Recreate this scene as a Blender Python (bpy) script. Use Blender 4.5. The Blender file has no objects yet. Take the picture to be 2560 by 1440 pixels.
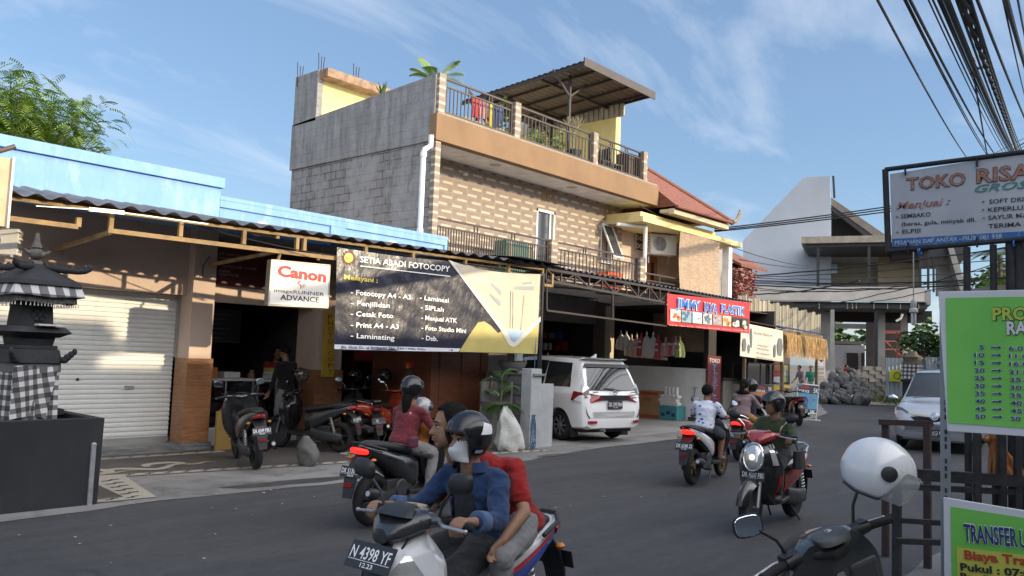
import bpy, bmesh, random
from math import *
from mathutils import Vector as V, Matrix as MX, noise
S = bpy.context.scene; COL = S.collection
RND = random.Random(11)
# ---------------------------------------------------------------- camera
F, ROLL, PITCH, YAW, H = 2050., .037, .08, radians(41.6), 1.72
_fh = V((cos(YAW), sin(YAW), 0)); UP = V((0, 0, 1))
FW = _fh*cos(PITCH) + UP*sin(PITCH); _r = FW.cross(UP).normalized(); _u = _r.cross(FW)
CR = _r*cos(ROLL) + _u*sin(ROLL); CU = _u*cos(ROLL) - _r*sin(ROLL); CP = V((0, 0, H))
cam = bpy.data.objects.new('camera', bpy.data.cameras.new('camera')); COL.objects.link(cam)
_m = MX((CR, CU, -FW)).transposed().to_4x4(); _m.translation = CP; cam.matrix_world = _m
cam.data.sensor_width = 36; cam.data.lens = 36*F/2560; cam.data.clip_end = 3000; cam.data.clip_start = .05
S.camera = cam
# ---------------------------------------------------------------- world: sky with thin cirrus
SUN_AZ, SUN_EL = radians(-69), radians(16.5)
W = bpy.data.worlds.new('World'); S.world = W; W.use_nodes = True
nt = W.node_tree; N = nt.nodes; L = nt.links
bg = N['Background']; bg.inputs[1].default_value = .15
sky = N.new('ShaderNodeTexSky'); sky.sky_type = 'NISHITA'; sky.sun_disc = False
sky.sun_elevation = SUN_EL; sky.sun_rotation = pi/2 - SUN_AZ; sky.air_density = 1.0; sky.dust_density = .7; sky.ozone_density = 2.2
tc = N.new('ShaderNodeTexCoord'); sx = N.new('ShaderNodeSeparateXYZ'); L.new(tc.outputs['Generated'], sx.inputs[0])
ad = N.new('ShaderNodeMath'); ad.operation = 'ADD'; ad.inputs[1].default_value = .18; L.new(sx.outputs[2], ad.inputs[0])
dv = N.new('ShaderNodeVectorMath'); dv.operation = 'DIVIDE'
cb = N.new('ShaderNodeCombineXYZ'); [L.new(ad.outputs[0], cb.inputs[i]) for i in range(3)]
L.new(tc.outputs['Generated'], dv.inputs[0]); L.new(cb.outputs[0], dv.inputs[1])
mp = N.new('ShaderNodeMapping'); mp.inputs['Location'].default_value = (1.7, .6, 0); mp.inputs['Rotation'].default_value = (0, 0, radians(-18)); mp.inputs['Scale'].default_value = (.55, 1.35, .3)
L.new(dv.outputs[0], mp.inputs[0])
n1 = N.new('ShaderNodeTexNoise'); n1.inputs['Scale'].default_value = 1.35; n1.inputs['Detail'].default_value = 9; n1.inputs['Roughness'].default_value = .58; n1.inputs['Distortion'].default_value = .7
L.new(mp.outputs[0], n1.inputs['Vector'])
cr = N.new('ShaderNodeValToRGB'); cr.color_ramp.elements[0].position = .46; cr.color_ramp.elements[1].position = .78
cr.color_ramp.elements[0].color = (0, 0, 0, 1); cr.color_ramp.elements[1].color = (.8, .8, .8, 1)
L.new(n1.outputs[0], cr.inputs[0])
mx = N.new('ShaderNodeMix'); mx.data_type = 'RGBA'; mx.inputs[7].default_value = (3.0, 3.2, 3.55, 1)
tn = N.new('ShaderNodeMix'); tn.data_type = 'RGBA'; tn.inputs[0].default_value = .62; tn.inputs[7].default_value = (.60, .97, 1.60, 1); L.new(sky.outputs[0], tn.inputs[6])
L.new(cr.outputs[0], mx.inputs[0]); L.new(tn.outputs[2], mx.inputs[6]); # unseen haze bank behind the viewer, sun's side, added to fill the shade
dt = N.new('ShaderNodeVectorMath'); dt.operation = 'DOT_PRODUCT'; dt.inputs[1].default_value = (.05, -.96, .28); L.new(tc.outputs['Generated'], dt.inputs[0])
hz = N.new('ShaderNodeMapRange'); hz.interpolation_type = 'SMOOTHSTEP'; hz.inputs[1].default_value = .0; hz.inputs[2].default_value = .85; L.new(dt.outputs['Value'], hz.inputs[0])
hm = N.new('ShaderNodeMix'); hm.data_type = 'RGBA'; hm.inputs[7].default_value = (9.4, 9.3, 9.7, 1); L.new(hz.outputs[0], hm.inputs[0]); L.new(mx.outputs[2], hm.inputs[6]); L.new(hm.outputs[2], bg.inputs[0])
# ---------------------------------------------------------------- sun
sd = V((cos(SUN_EL)*cos(SUN_AZ), cos(SUN_EL)*sin(SUN_AZ), sin(SUN_EL)))
sl = bpy.data.lights.new('sun', 'SUN'); sl.energy = 2.1; sl.angle = radians(.6); sl.color = (1, .82, .56)
so = bpy.data.objects.new('sun', sl); COL.objects.link(so); so.rotation_euler = sd.to_track_quat('Z', 'Y').to_euler()
S.view_settings.view_transform = 'Standard'; S.view_settings.look = 'None'; S.view_settings.gamma = 1
S.view_settings.use_curve_mapping = False; S.view_settings.exposure = 1.1
S.cycles.max_bounces = 6; S.cycles.transparent_max_bounces = 8; S.cycles.use_denoising = True; S.cycles.caustics_reflective = False; S.cycles.caustics_refractive = False
S.cycles.sample_clamp_indirect = 6

# ---------------------------------------------------------------- photo pixel (2560 wide) -> world point on a plane
def ray(x, y): return CR*((x-1280)/F) - CU*((y-720)/F) + FW
def PG(x, y, z=0.): d = ray(x, y); return CP + d*((z-H)/d.z)
def PY(x, y, Y): d = ray(x, y); return CP + d*(Y/d.y)
def PX(x, y, X): d = ray(x, y); return CP + d*(X/d.x)
def PD(x, y, t): return CP + ray(x, y)*t

# ---------------------------------------------------------------- materials
def srgb(h):
    if isinstance(h, str):
        c = [int(h[i:i+2], 16)/255 for i in (0, 2, 4)]
        return tuple(x/12.92 if x <= .04045 else ((x+.055)/1.055)**2.4 for x in c)
    return tuple(h)
MATS = {}
class NT:
    """small helper round a material's node tree"""
    def __init__(s, name):
        s.m = bpy.data.materials.new(name); s.m.use_nodes = True; s.t = s.m.node_tree; s.p = s.t.nodes['Principled BSDF']; MATS[name] = s.m
        s.tc = s.n('TexCoord').outputs['Object']
    def n(s, ty, **k):
        o = s.t.nodes.new('ShaderNode'+ty)
        for a, b in k.items():
            if a.startswith('i'): o.inputs[int(a[1:])].default_value = b
            else: setattr(o, a, b)
        return o
    def l(s, a, b): s.t.links.new(a, b); return s
    def noise(s, scale, detail=4, rough=.55, vec=None, dist=0):
        o = s.n('TexNoise'); o.inputs['Scale'].default_value = scale; o.inputs['Detail'].default_value = detail; o.inputs['Roughness'].default_value = rough; o.inputs['Distortion'].default_value = dist
        s.l(vec or s.tc, o.inputs['Vector']); return o.outputs[0]
    def map(s, scale=(1, 1, 1), rot=(0, 0, 0), loc=(0, 0, 0), vec=None):
        o = s.n('Mapping'); o.inputs['Scale'].default_value = scale; o.inputs['Rotation'].default_value = rot; o.inputs['Location'].default_value = loc
        s.l(vec or s.tc, o.inputs[0]); return o.outputs[0]
    def ramp(s, fac, *st):
        o = s.n('ValToRGB'); e = o.color_ramp.elements
        while len(e) < len(st): e.new(.5)
        for q, (p, c) in zip(e, st): q.position = p; q.color = (*(srgb(c) if not isinstance(c, (int, float)) else (c,)*3), 1)
        s.l(fac, o.inputs[0]); return o.outputs[0]
    def mix(s, f, a, b, mode='MIX'):
        o = s.n('Mix', data_type='RGBA', blend_type=mode)
        for v, i in ((f, 0), (a, 6), (b, 7)):
            if isinstance(v, (int, float)): o.inputs[i].default_value = v if i == 0 else (v, v, v, 1)
            elif isinstance(v, (tuple, str)): o.inputs[i].default_value = (*srgb(v), 1)
            else: s.l(v, o.inputs[i])
        return o.outputs[2]
    def math(s, op, a, b=0.):
        o = s.n('Math', operation=op)
        for v, i in ((a, 0), (b, 1)):
            if isinstance(v, (int, float)): o.inputs[i].default_value = v
            else: s.l(v, o.inputs[i])
        return o.outputs[0]
    def col(s, c):
        if isinstance(c, (tuple, str)): s.p.inputs['Base Color'].default_value = (*srgb(c), 1)
        else: s.l(c, s.p.inputs['Base Color'])
        return s
    def set(s, **k):
        nm = dict(r='Roughness', m='Metallic', coat='Coat Weight', spec='Specular IOR Level', trans='Transmission Weight', alpha='Alpha', ior='IOR', sheen='Sheen Weight', coatr='Coat Roughness')
        for a, b in k.items():
            if isinstance(b, (int, float)): s.p.inputs[nm[a]].default_value = b
            else: s.l(b, s.p.inputs[nm[a]])
        return s
    def bump(s, h, st=.3, d=.02):
        o = s.n('Bump'); o.inputs['Strength'].default_value = st; o.inputs['Distance'].default_value = d; s.l(h, o.inputs['Height']); s.l(o.outputs[0], s.p.inputs['Normal']); return s
    def emit(s, c, e): s.p.inputs['Emission Color'].default_value = (*srgb(c), 1); s.p.inputs['Emission Strength'].default_value = e; return s
def mat(name, c, r=.55, m=0., var=.12, vs=3., bump=0., bs=60., **k):
    """plain paint-like stuff with uneven tone, dirt speckle and fine bump"""
    if name in MATS: return MATS[name]
    s = NT(name); c = srgb(c)
    if var:
        a = s.noise(vs, 6, .6); lo = tuple(x*(1-var*1.6) for x in c); hi = tuple(min(1, x*(1+var)) for x in c)
        s.col(s.ramp(a, (.28, lo), (.72, hi)))
        rr = s.noise(vs*2.3, 4); q = s.n('MapRange'); q.inputs[3].default_value = max(.02, r-.1); q.inputs[4].default_value = min(1, r+.12); s.l(rr, q.inputs[0]); s.set(r=q.outputs[0])
    else: s.col(c).set(r=r)
    s.set(m=m, **k)
    if bump: s.bump(s.noise(bs, 5), bump, .01)
    return s.m
# ---------------------------------------------------------------- mesh builder
def frame(d, up=UP):
    d = V(d).normalized(); a = d.cross(up)
    if a.length < 1e-4: a = d.cross(V((1, 0, 0)))
    a.normalize(); return a, a.cross(d).normalized(), d
class MB:
    def __init__(s): s.v = []; s.f = []; s.k = []; s.mi = 0
    def add(s, vs, fs):
        o = len(s.v); s.v += [tuple(v) for v in vs]; s.f += [[i+o for i in f] for f in fs]; s.k += [s.mi]*len(fs); return s
    def use(s, i): s.mi = i; return s
    def box(s, c, sz, rz=0., rot=None):
        m = rot or MX.Rotation(rz, 3, 'Z'); c = V(c)
        vs = [c + m @ V((sz[0]*a/2, sz[1]*b/2, sz[2]*d/2)) for a in (-1, 1) for b in (-1, 1) for d in (-1, 1)]
        return s.add(vs, [(0, 1, 3, 2), (4, 6, 7, 5), (0, 4, 5, 1), (2, 3, 7, 6), (0, 2, 6, 4), (1, 5, 7, 3)])
    def bb(s, x0, x1, y0, y1, z0, z1): return s.box(((x0+x1)/2, (y0+y1)/2, (z0+z1)/2), (abs(x1-x0), abs(y1-y0), abs(z1-z0)))
    def bar(s, p, q, w, h=None, up=UP):
        p, q = V(p), V(q); a, b, d = frame(q-p, up); h = h or w; a = a*w/2; b = b*h/2
        vs = [e + a*i + b*j for e in (p, q) for i, j in ((-1, -1), (1, -1), (1, 1), (-1, 1))]
        return s.add(vs, [(3, 2, 1, 0), (4, 5, 6, 7)] + [(i, (i+1) % 4, (i+1) % 4+4, i+4) for i in range(4)])
    def loft(s, rings, cap=True, loop=False):
        n = len(rings[0]); vs = [p for r in rings for p in r]; fs = []
        m = len(rings)
        for i in range(m if loop else m-1):
            o, q = i*n, ((i+1) % m)*n
            fs += [(o+j, o+(j+1) % n, q+(j+1) % n, q+j) for j in range(n)]
        if cap and not loop: fs += [tuple(range(n))[::-1], tuple(range((m-1)*n, m*n))]
        return s.add(vs, fs)
    def tube(s, pts, r, n=8, loop=False, cap=True):
        pts = [V(p) for p in pts]; m = len(pts); rs = r if isinstance(r, (list, tuple)) else [r]*m; rings = []; a = None
        for i in range(m):
            if loop: d = pts[(i+1) % m]-pts[i-1]
            else: d = pts[min(i+1, m-1)]-pts[max(i-1, 0)]
            d.normalize()
            a = frame(d)[0] if a is None else (a - d*a.dot(d)).normalized()
            b = d.cross(a); rings.append([pts[i] + (a*cos(t) + b*sin(t))*rs[i] for t in [2*pi*j/n for j in range(n)]])
        return s.loft(rings, cap, loop)
    def cyl(s, p, q, r, r2=None, n=12): return s.tube([p, q], [r, r if r2 is None else r2], n)
    def sup(s, secs, n=16, cap=True):
        """rings of super-ellipses: (centre, a, b[, exponent]) with a, b vectors"""
        rings = []
        for q in secs:
            c, a, b = V(q[0]), V(q[1]), V(q[2]); e = 2/(q[3] if len(q) > 3 else 2.4)
            rings.append([c + a*(copysign(abs(cos(t))**e, cos(t))) + b*(copysign(abs(sin(t))**e, sin(t))) for t in [2*pi*j/n + pi/n for j in range(n)]])
        return s.loft(rings, cap)
    def xsup(s, secs, n=16):  # sections across x: (x, zc, half width, half height[, exponent])
        return s.sup([((q[0], 0, q[1]), (0, q[2], 0), (0, 0, q[3]), q[4] if len(q) > 4 else 2.6) for q in secs], n)
    def ell(s, c, r, nu=14, nv=9, rot=None, z0=-1., z1=1.):
        c = V(c); r = r if isinstance(r, (tuple, list)) else (r,)*3; m = rot or MX.Identity(3); rings = []
        for i in range(nv+1):
            z = z0 + (z1-z0)*i/nv; a = asin(max(-1, min(1, z))) if abs(z) < 1 else copysign(pi/2, z)
            a = asin(z0) + (asin(z1)-asin(z0))*i/nv
            k = max(cos(a), 1e-3); rings.append([c + m @ V((r[0]*k*cos(2*pi*j/nu), r[1]*k*sin(2*pi*j/nu), r[2]*sin(a))) for j in range(nu)])
        return s.loft(rings)
    def caps(s, p, q, r0, r1=None, n=12):
        p, q = V(p), V(q); r1 = r0 if r1 is None else r1; d = (q-p); d = d.normalized() if d.length > 1e-5 else V((0, 0, 1)); pts = []; rs = []
        for t in (-.98, -.75, -.4): pts.append(p + d*r0*t); rs.append(r0*sqrt(1-t*t))
        pts += [p, q]; rs += [r0, r1]
        for t in (.4, .75, .98): pts.append(q + d*r1*t); rs.append(r1*sqrt(1-t*t))
        a, b, _ = frame(d); return s.loft([[c + (a*cos(2*pi*j/n) + b*sin(2*pi*j/n))*r for j in range(n)] for c, r in zip(pts, rs)])
    def chain(s, pts, rs, n=12):
        for i in range(len(pts)-1): s.caps(pts[i], pts[i+1], rs[i], rs[i+1], n)
        return s
    def ext(s, poly, vec):
        n = len(poly); vec = V(vec); a = [V(p) for p in poly]
        return s.add(a + [p+vec for p in a], [tuple(range(n))[::-1], tuple(range(n, 2*n))] + [(i, (i+1) % n, (i+1) % n+n, i+n) for i in range(n)])
    def lathe(s, prof, c=(0, 0, 0), ax=UP, n=20):
        a, b, d = frame(ax, V((0, 1, 0)) if abs(V(ax).normalized().dot(UP)) > .9 else UP); c = V(c)
        return s.loft([[c + d*h + (a*cos(2*pi*j/n) + b*sin(2*pi*j/n))*max(r, 1e-4) for j in range(n)] for r, h in prof])
    def torus(s, c, ax, R, r, n=24, m=8, sq=1.):
        a, b, d = frame(ax); c = V(c)
        return s.loft([[c + (a*cos(t)+b*sin(t))*(R + r*cos(q)) + d*r*sq*sin(q) for q in [2*pi*j/m for j in range(m)]] for t in [2*pi*i/n for i in range(n)]], loop=True)
    def grid(s, fn, nu, nv, close=False):
        vs = [fn(i/nu, j/nv) for j in range(nv+1) for i in range(nu+1)]
        return s.add(vs, [(j*(nu+1)+i, j*(nu+1)+i+1, (j+1)*(nu+1)+i+1, (j+1)*(nu+1)+i) for j in range(nv) for i in range(nu)])
    def quad(s, *p): return s.add(p, [tuple(range(len(p)))])
    def text(s, t, o, r, u, size, w=None, al='L', bold=0., sh=0., off=.004, fn=None):
        """letters of height ~size on the plane o + r*x + u*y, lifted by off; w squeezes to a width"""
        vs, fs = glyphs(t, bold, sh)
        if not vs: return s
        x0 = min(v[0] for v in vs); x1 = max(v[0] for v in vs); kx = size if not w else w/(x1-x0)
        dx = {'L': x0, 'C': (x0+x1)/2, 'R': x1}[al]; o, r, u = V(o), V(r).normalized(), V(u).normalized(); nn = r.cross(u)
        return s.add([(fn or (lambda q: q))(o + r*((v[0]-dx)*kx) + u*(v[1]*size) + nn*off) for v in vs], fs)
    def mtx(s, m): s.v = [tuple(m @ V(v)) for v in s.v]; return s
    def mesh(s, name, mats):
        me = bpy.data.meshes.new(name); me.from_pydata(s.v, [], s.f)
        for m in (mats if isinstance(mats, (list, tuple)) else [mats]): me.materials.append(m)
        if any(s.k): me.polygons.foreach_set('material_index', s.k)
        bm = bmesh.new(); bm.from_mesh(me); bmesh.ops.recalc_face_normals(bm, faces=bm.faces[:]); bm.to_mesh(me); bm.free()
        me.update(); return me
    def obj(s, name, mats, par=None, sm=35, bev=0., loc=None, sub=0, seg=2):
        me = s.mesh(name, mats)
        if sm: me.shade_smooth(); me.set_sharp_from_angle(angle=radians(sm))
        o = bpy.data.objects.new(name, me); COL.objects.link(o)
        if par: o.parent = par
        if loc is not None: o.location = loc
        if bev: b = o.modifiers.new('bevel', 'BEVEL'); b.width = bev; b.segments = seg; b.limit_method = 'ANGLE'; b.angle_limit = radians(40)
        if sub: q = o.modifiers.new('sub', 'SUBSURF'); q.levels = q.render_levels = sub
        return o
_G = {}
def glyphs(t, bold=0., sh=0.):
    k = (t, bold, sh)
    if k not in _G:
        cu = bpy.data.curves.new('t', 'FONT'); cu.body = t; cu.size = 1.39; cu.offset = bold; cu.shear = sh; cu.resolution_u = 2; cu.fill_mode = 'FRONT'
        ob = bpy.data.objects.new('t', cu); COL.objects.link(ob); bpy.context.view_layer.update()
        me = bpy.data.meshes.new_from_object(ob.evaluated_get(bpy.context.evaluated_depsgraph_get()))
        _G[k] = ([tuple(v.co) for v in me.vertices], [tuple(p.vertices) for p in me.polygons])
        bpy.data.objects.remove(ob); bpy.data.curves.remove(cu); bpy.data.meshes.remove(me)
    return _G[k]
def thing(name, label, cat, loc=(0, 0, 0), rz=0., group=None, tilt=(0, 0)):
    o = bpy.data.objects.new(name, None); COL.objects.link(o); o.location = loc; o.rotation_euler = (tilt[0], tilt[1], rz); o.empty_display_size = .2
    return tag(o, label, cat, group)
def tag(o, label, cat, group=None):
    o['label'] = label; o['category'] = cat
    if group: o['group'] = group
    return o
def struct(o, kind='structure'): o['kind'] = kind; return o
def dup(root, loc, rz, label, group=None):
    r = root.copy(); COL.objects.link(r); r.location = loc; r.rotation_euler = (root.rotation_euler[0], root.rotation_euler[1], rz); r['label'] = label
    if group: r['group'] = group
    for ch in list(root.children):
        c = ch.copy(); COL.objects.link(c); c.parent = r
        for g in list(ch.children): q = g.copy(); COL.objects.link(q); q.parent = c
    return r
def remesh(mb, vox, smooth=4, wr=0., ws=8., tris=True):
    """fuse overlapping lumps into one continuous skin; optional cloth wrinkles"""
    me = mb.mesh('tmp', []); ob = bpy.data.objects.new('tmp', me); COL.objects.link(ob)
    q = ob.modifiers.new('r', 'REMESH'); q.mode = 'VOXEL'; q.voxel_size = vox
    if smooth: q = ob.modifiers.new('s', 'SMOOTH'); q.factor = .5; q.iterations = smooth
    bpy.context.view_layer.update()
    m2 = bpy.data.meshes.new_from_object(ob.evaluated_get(bpy.context.evaluated_depsgraph_get()))
    out = MB(); nv = [v.normal.copy() for v in m2.vertices]
    for v, n_ in zip(m2.vertices, nv):
        co = v.co.copy()
        if wr:
            p = co*ws; p.z *= 1.7; a = noise.noise(p + V((3, 1, 7))*ws*.01); b = 1-abs(noise.noise(p*1.9)); co += n_*wr*(a + .8*b*b - .5)
        out.v.append(tuple(co))
    out.f = [list(p.vertices) for p in m2.polygons]; out.k = [0]*len(out.f)
    bpy.data.objects.remove(ob); bpy.data.meshes.remove(me); bpy.data.meshes.remove(m2)
    return out
# ================================================================ materials of the setting
def asphalt():
    s = NT('asphalt'); a = s.noise(.35, 6, .6); b = s.noise(90, 3, .7); st = s.noise(1.2, 5, .6, s.map((.25, 2.2, 1), (0, 0, .12)))
    c = s.ramp(a, (.3, (.042, .043, .046)), (.7, (.078, .078, .080))); c = s.mix(s.ramp(st, (.45, 0), (.7, .6)), c, (.105, .102, .098))
    c = s.mix(s.ramp(s.noise(7, 9, .72), (.34, .55), (.52, 0)), c, (.030, .031, .034)); c = s.mix(s.ramp(s.noise(2.6, 8, .7, s.map((.35, 1.6, 1), (0, 0, .08))), (.54, 0), (.72, .45)), c, (.125, .122, .118)); c = s.mix(s.ramp(b, (.35, .6), (.75, 0)), c, (.03, .031, .034)); pt = s.n('TexVoronoi', feature='F1'); pt.inputs['Scale'].default_value = 260; s.l(s.tc, pt.inputs[0])
    c = s.mix(s.ramp(pt.outputs[0], (.12, .5), (.3, 0)), c, (.19, .185, .18)); cv_ = s.n('TexVoronoi', feature='DISTANCE_TO_EDGE'); cv_.inputs['Scale'].default_value = .55; dn = s.n('TexNoise'); dn.inputs['Scale'].default_value = 2.2; dn.inputs['Detail'].default_value = 6; s.l(s.tc, dn.inputs[0]); ms_ = s.mix(.16, s.tc, dn.outputs[1]); s.l(ms_, cv_.inputs[0]); ck = s.math('MULTIPLY', s.ramp(cv_.outputs[0], (.003, 1), (.010, 0)), s.ramp(s.noise(.5, 3), (.55, 0), (.66, .45))); c = s.mix(ck, c, (.018, .018, .019)); wt = s.noise(.6, 4, .6, s.map((.12, 3.2, 1), (0, 0, .1))); c = s.mix(s.ramp(wt, (.55, 0), (.68, .35)), c, (.034, .035, .038))
    s.col(c).set(r=s.ramp(a, (.3, .62), (.7, .85)), spec=.35); s.bump(b, .5, .012); return s.m
def concrete(name, lo, hi, stain=.5, sc=.8, grain=.35, dark=(.05, .05, .048)):
    s = NT(name); a = s.noise(sc, 8, .65); g = s.noise(70, 4, .7); d = s.noise(sc*2.3, 6, .7, dist=.6)
    c = s.ramp(a, (.3, lo), (.7, hi)); c = s.mix(s.ramp(d, (.5, 0), (.72, stain)), c, dark); c = s.mix(s.math('MULTIPLY', g, grain), c, tuple(x*.45 for x in lo))
    s.col(c).set(r=.85, spec=.3); s.bump(s.math('ADD', g, s.math('MULTIPLY', a, 2.)), .35, .012); return s.m
M_ASPH = asphalt(); M_APR = concrete('apron_concrete', (.15, .145, .14), (.30, .29, .27), .7, .6)
M_CARP = concrete('carport_floor', (.25, .24, .225), (.38, .365, .34), .4, .4)
M_EARTH = concrete('dusty_earth', (.13, .115, .09), (.22, .2, .165), .3, .2)
def mosaic():
    s = NT('dark_pebble_mosaic'); v = s.n('TexVoronoi', feature='F1'); v.inputs['Scale'].default_value = 75; s.l(s.tc, v.inputs[0])
    c = s.mix(.35, s.ramp(s.noise(1.5, 5), (.3, (.085, .075, .066)), (.7, (.13, .115, .1))), v.outputs[1], 'MULTIPLY'); c = s.mix(s.ramp(v.outputs[0], (.3, 0), (.8, .6)), c, (.03, .027, .025))
    s.col(c).set(r=.75); s.bump(v.outputs[0], .5, .006); return s.m
M_MOS = mosaic(); M_CREAM = mat('cream_pebble', (.36, .33, .265), .8, var=.25, vs=60, bump=.4, bs=120); M_TAN = mat('tan_pebble', (.34, .26, .16), .8, var=.3, vs=60, bump=.4, bs=120); M_BLKP = mat('black_pebble', (.04, .038, .036), .8, var=.3, vs=60)
def jit(pts, step=.35, amp=.07):
    out = []
    for a, b in zip(pts[:-1], pts[1:]):
        a, b = V(a), V(b); n = max(1, int((b-a).length/step))
        out += [a.lerp(b, i/n) + V((0, (noise.noise(a.lerp(b, i/n)*1.7)+.5*noise.noise(a.lerp(b, i/n)*6.1))*amp, 0)) for i in range(n)]
    return out + [V(pts[-1])]
# ---- ground, road, forecourts
g = MB().quad((-1500, -1500, -.05), (1500, -1500, -.05), (1500, 1500, -.05), (-1500, 1500, -.05)); struct(g.obj('ground', M_EARTH, sm=0))
EDGE = [(-30, 9.6, 0), (2.7, 8.55, 0), (4.3, 8.78, 0), (6.3, 8.62, 0), (8.2, 8.42, 0), (10.4, 8.75, 0), (13, 9.15, 0), (18.3, 9.25, 0), (24, 9.75, 0), (30, 11.2, 0), (38.2, 14.7, 0)]
rd = MB(); e = jit(EDGE); far = [(40.2, 8, 0), (41, 0, 0), (42, -60, 0), (34, -60, 0), (32, -6, 0), (29, -1.0, 0), (24, 1.6, 0), (14, 2.0, 0), (6, 2.1, 0), (-30, 2.2, 0)]
rd.quad(*[tuple(p) for p in [V(q) - V((0, .3, 0)) if 0 else V(q) for q in e]], *far); struct(rd.obj('road', M_ASPH, sm=0))
ap = MB(); ap.quad(*[(p.x, p.y-.02, .005) for p in e if p.x < 38], (38.2, 24, .005), (-30, 24, .005)); struct(ap.obj('forecourt', M_APR, sm=0))
vg = MB(); vg.quad((-30, 2.25, .004), *[(p.x, p.y, .004) for p in jit([(-30, 2.25, 0), (6, 2.15, 0), (14, 2.05, 0), (24, 1.6, 0), (29, -1, 0), (32, -6, 0)], amp=.1)][1:], (32, -14, .004), (-30, -14, .004)); struct(vg.obj('roadside_verge', concrete('verge_concrete', (.16, .155, .15), (.26, .25, .235), .4, .6), sm=0))
cp = MB(); cp.quad((12.3, 9.75, .009), (21.2, 10.4, .009), (21.2, 17.5, .009), (12.3, 17.5, .009)); struct(cp.obj('carport_floor', M_CARP, sm=0))
def BL(x): return 10.56 - .171*(x-4.4)   # front border of the mosaic floor
ms = MB(); ms.quad((1, 8.98, .009), (4.32, 8.94, .009), (4.62, 10.5, .009), (11.7, BL(11.7), .009), (11.7, 12.9, .009), (1, 12.9, .009)); struct(ms.obj('mosaic_floor', M_MOS, sm=0))
bd = MB(); z = .013
bd.quad((3.9, BL(3.9), z), (11.7, BL(11.7), z), (11.7, BL(11.7)+.17, z), (3.9, BL(3.9)+.17, z)); bd.quad((3.6, 8.98, z), (4.32, 8.94, z), (4.36, 9.12, z), (3.6, 9.16, z))
bd.quad((4.05, 9.14, z), (4.36, 9.121, z), (4.66, BL(4.66)-.003, z), (4.2, BL(4.2)-.003, z)); bd.quad((3.5, 12.15, z), (6.9, 12.02, z), (6.9, 12.2, z), (3.5, 12.33, z))
bd.use(1)
def smark(c, a, b):
    c, a, b = V(c), V(a), V(b); bd.quad(*[c + a*p + b*q for p, q in ((-.5, -.35), (-.05, -.4), (.12, .05), (.5, .1), (.5, .38), (.02, .4), (-.14, -.05), (-.5, -.08))])
for i in range(30): x = 4.75+i*.235; smark((x, BL(x)+.085, .017), (.13, -.022, 0), (0, .11, 0))
for i in range(5): k = (i+.5)/5; smark((4.17+.24*k, 9.2+k*1.2, .017), (.22, 0, 0), (.03, .13, 0))
for i in range(3): smark((3.68+i*.22, 9.07, .017), (.16, 0, 0), (0, .1, 0))
for i in range(13): x = 3.7+i*.25; smark((x, 12.24-.038*(x-3.5), .017), (.12, 0, 0), (0, .1, 0))
struct(bd.obj('mosaic_border', [M_CREAM, M_BLKP], sm=0))
mo = MB()
def ribbon(pts, w, z=.014):
    q = [V(p) for p in pts]; l, r_ = [], []
    for i, p in enumerate(q):
        d = q[min(i+1, len(q)-1)]-q[max(i-1, 0)]; n = V((-d.y, d.x)).normalized(); ww = w*sin(pi*(.08+.92*i/(len(q)-1))**.8)+.012; l.append((*(p+n*ww), z)); r_.append((*(p-n*ww), z))
    for i in range(len(q)-1): mo.quad(l[i], l[i+1], r_[i+1], r_[i])
def spiral(c, r0, a0, a1, k=1.): return [(c[0]+r0*(1-.75*t)*cos(a0+(a1-a0)*t)*k, c[1]+r0*(1-.75*t)*sin(a0+(a1-a0)*t)) for t in [i/22 for i in range(23)]]
for ox in (0, 4.1):
    mo.use(0); ribbon(spiral((4.35+ox, 11.1-ox*.08), .34, -2.4, 4.2, 1.3), .06); ribbon(spiral((5.55+ox, 11.2-ox*.09), .22, 3.5, -2.2, 1.5), .07); ribbon([(4.6+ox+i*.075, 11.0-ox*.08+.14*sin(i*.55)) for i in range(16)], .07, .0145)
    mo.use(1); ribbon([(4.0+ox+i*.09, 10.86-ox*.08+.05*sin(i*.8)) for i in range(12)], .05, .0143); ribbon([(5.6+ox+i*.05, 11.1-ox*.09+.06*sin(i*.7+1)) for i in range(13)], .04, .0142)
struct(mo.obj('mosaic_ornament', [M_CREAM, M_TAN], sm=0))
def wet(name, pts, z, c, r_):
    m = MB(); m.quad(*[(p[0]+.05*noise.noise(V((p[0]*4, p[1]*4, 0))), p[1], z) for p in pts]); struct(m.obj(name, mat(name, c, r_, var=.3, vs=5, bump=.25, bs=80), sm=0))
def blob(cx, cy, rx, ry, a=0, n=40): return [(cx+(rx*cos(t)*cos(a)-ry*sin(t)*sin(a))*(1+.35*noise.noise(V((cos(t)*1.6+cx, sin(t)*1.6, 0)))), cy+(rx*cos(t)*sin(a)+ry*sin(t)*cos(a))*(1+.35*noise.noise(V((cos(t)*1.6, sin(t)*1.6+cx, 4))))) for t in [2*pi*i/n for i in range(n)]]
wet('oil_stain', blob(6.15, 8.98, 1.05, .17, -.06), .0075, (.055, .053, .05), .6); wet('tar_patch', blob(11.2, 8.9, .35, .12), .0075, (.07, .065, .06), .7)
lit = MB()
for i in range(46):
    p = V((RND.uniform(2, 9), RND.uniform(5.5, 9.6), .012)); a = RND.uniform(0, 6); w = RND.uniform(.006, .02); lit.quad(*[p + V((w*cos(a+t)*RND.uniform(.5, 1.3), w*sin(a+t)*RND.uniform(.4, 1.), RND.uniform(0, .004))) for t in (0, 1.3, 3, 4.4)])
struct(lit.obj('litter_specks', mat('paper_bits', (.6, .6, .58), .8), sm=0), 'stuff')

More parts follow.
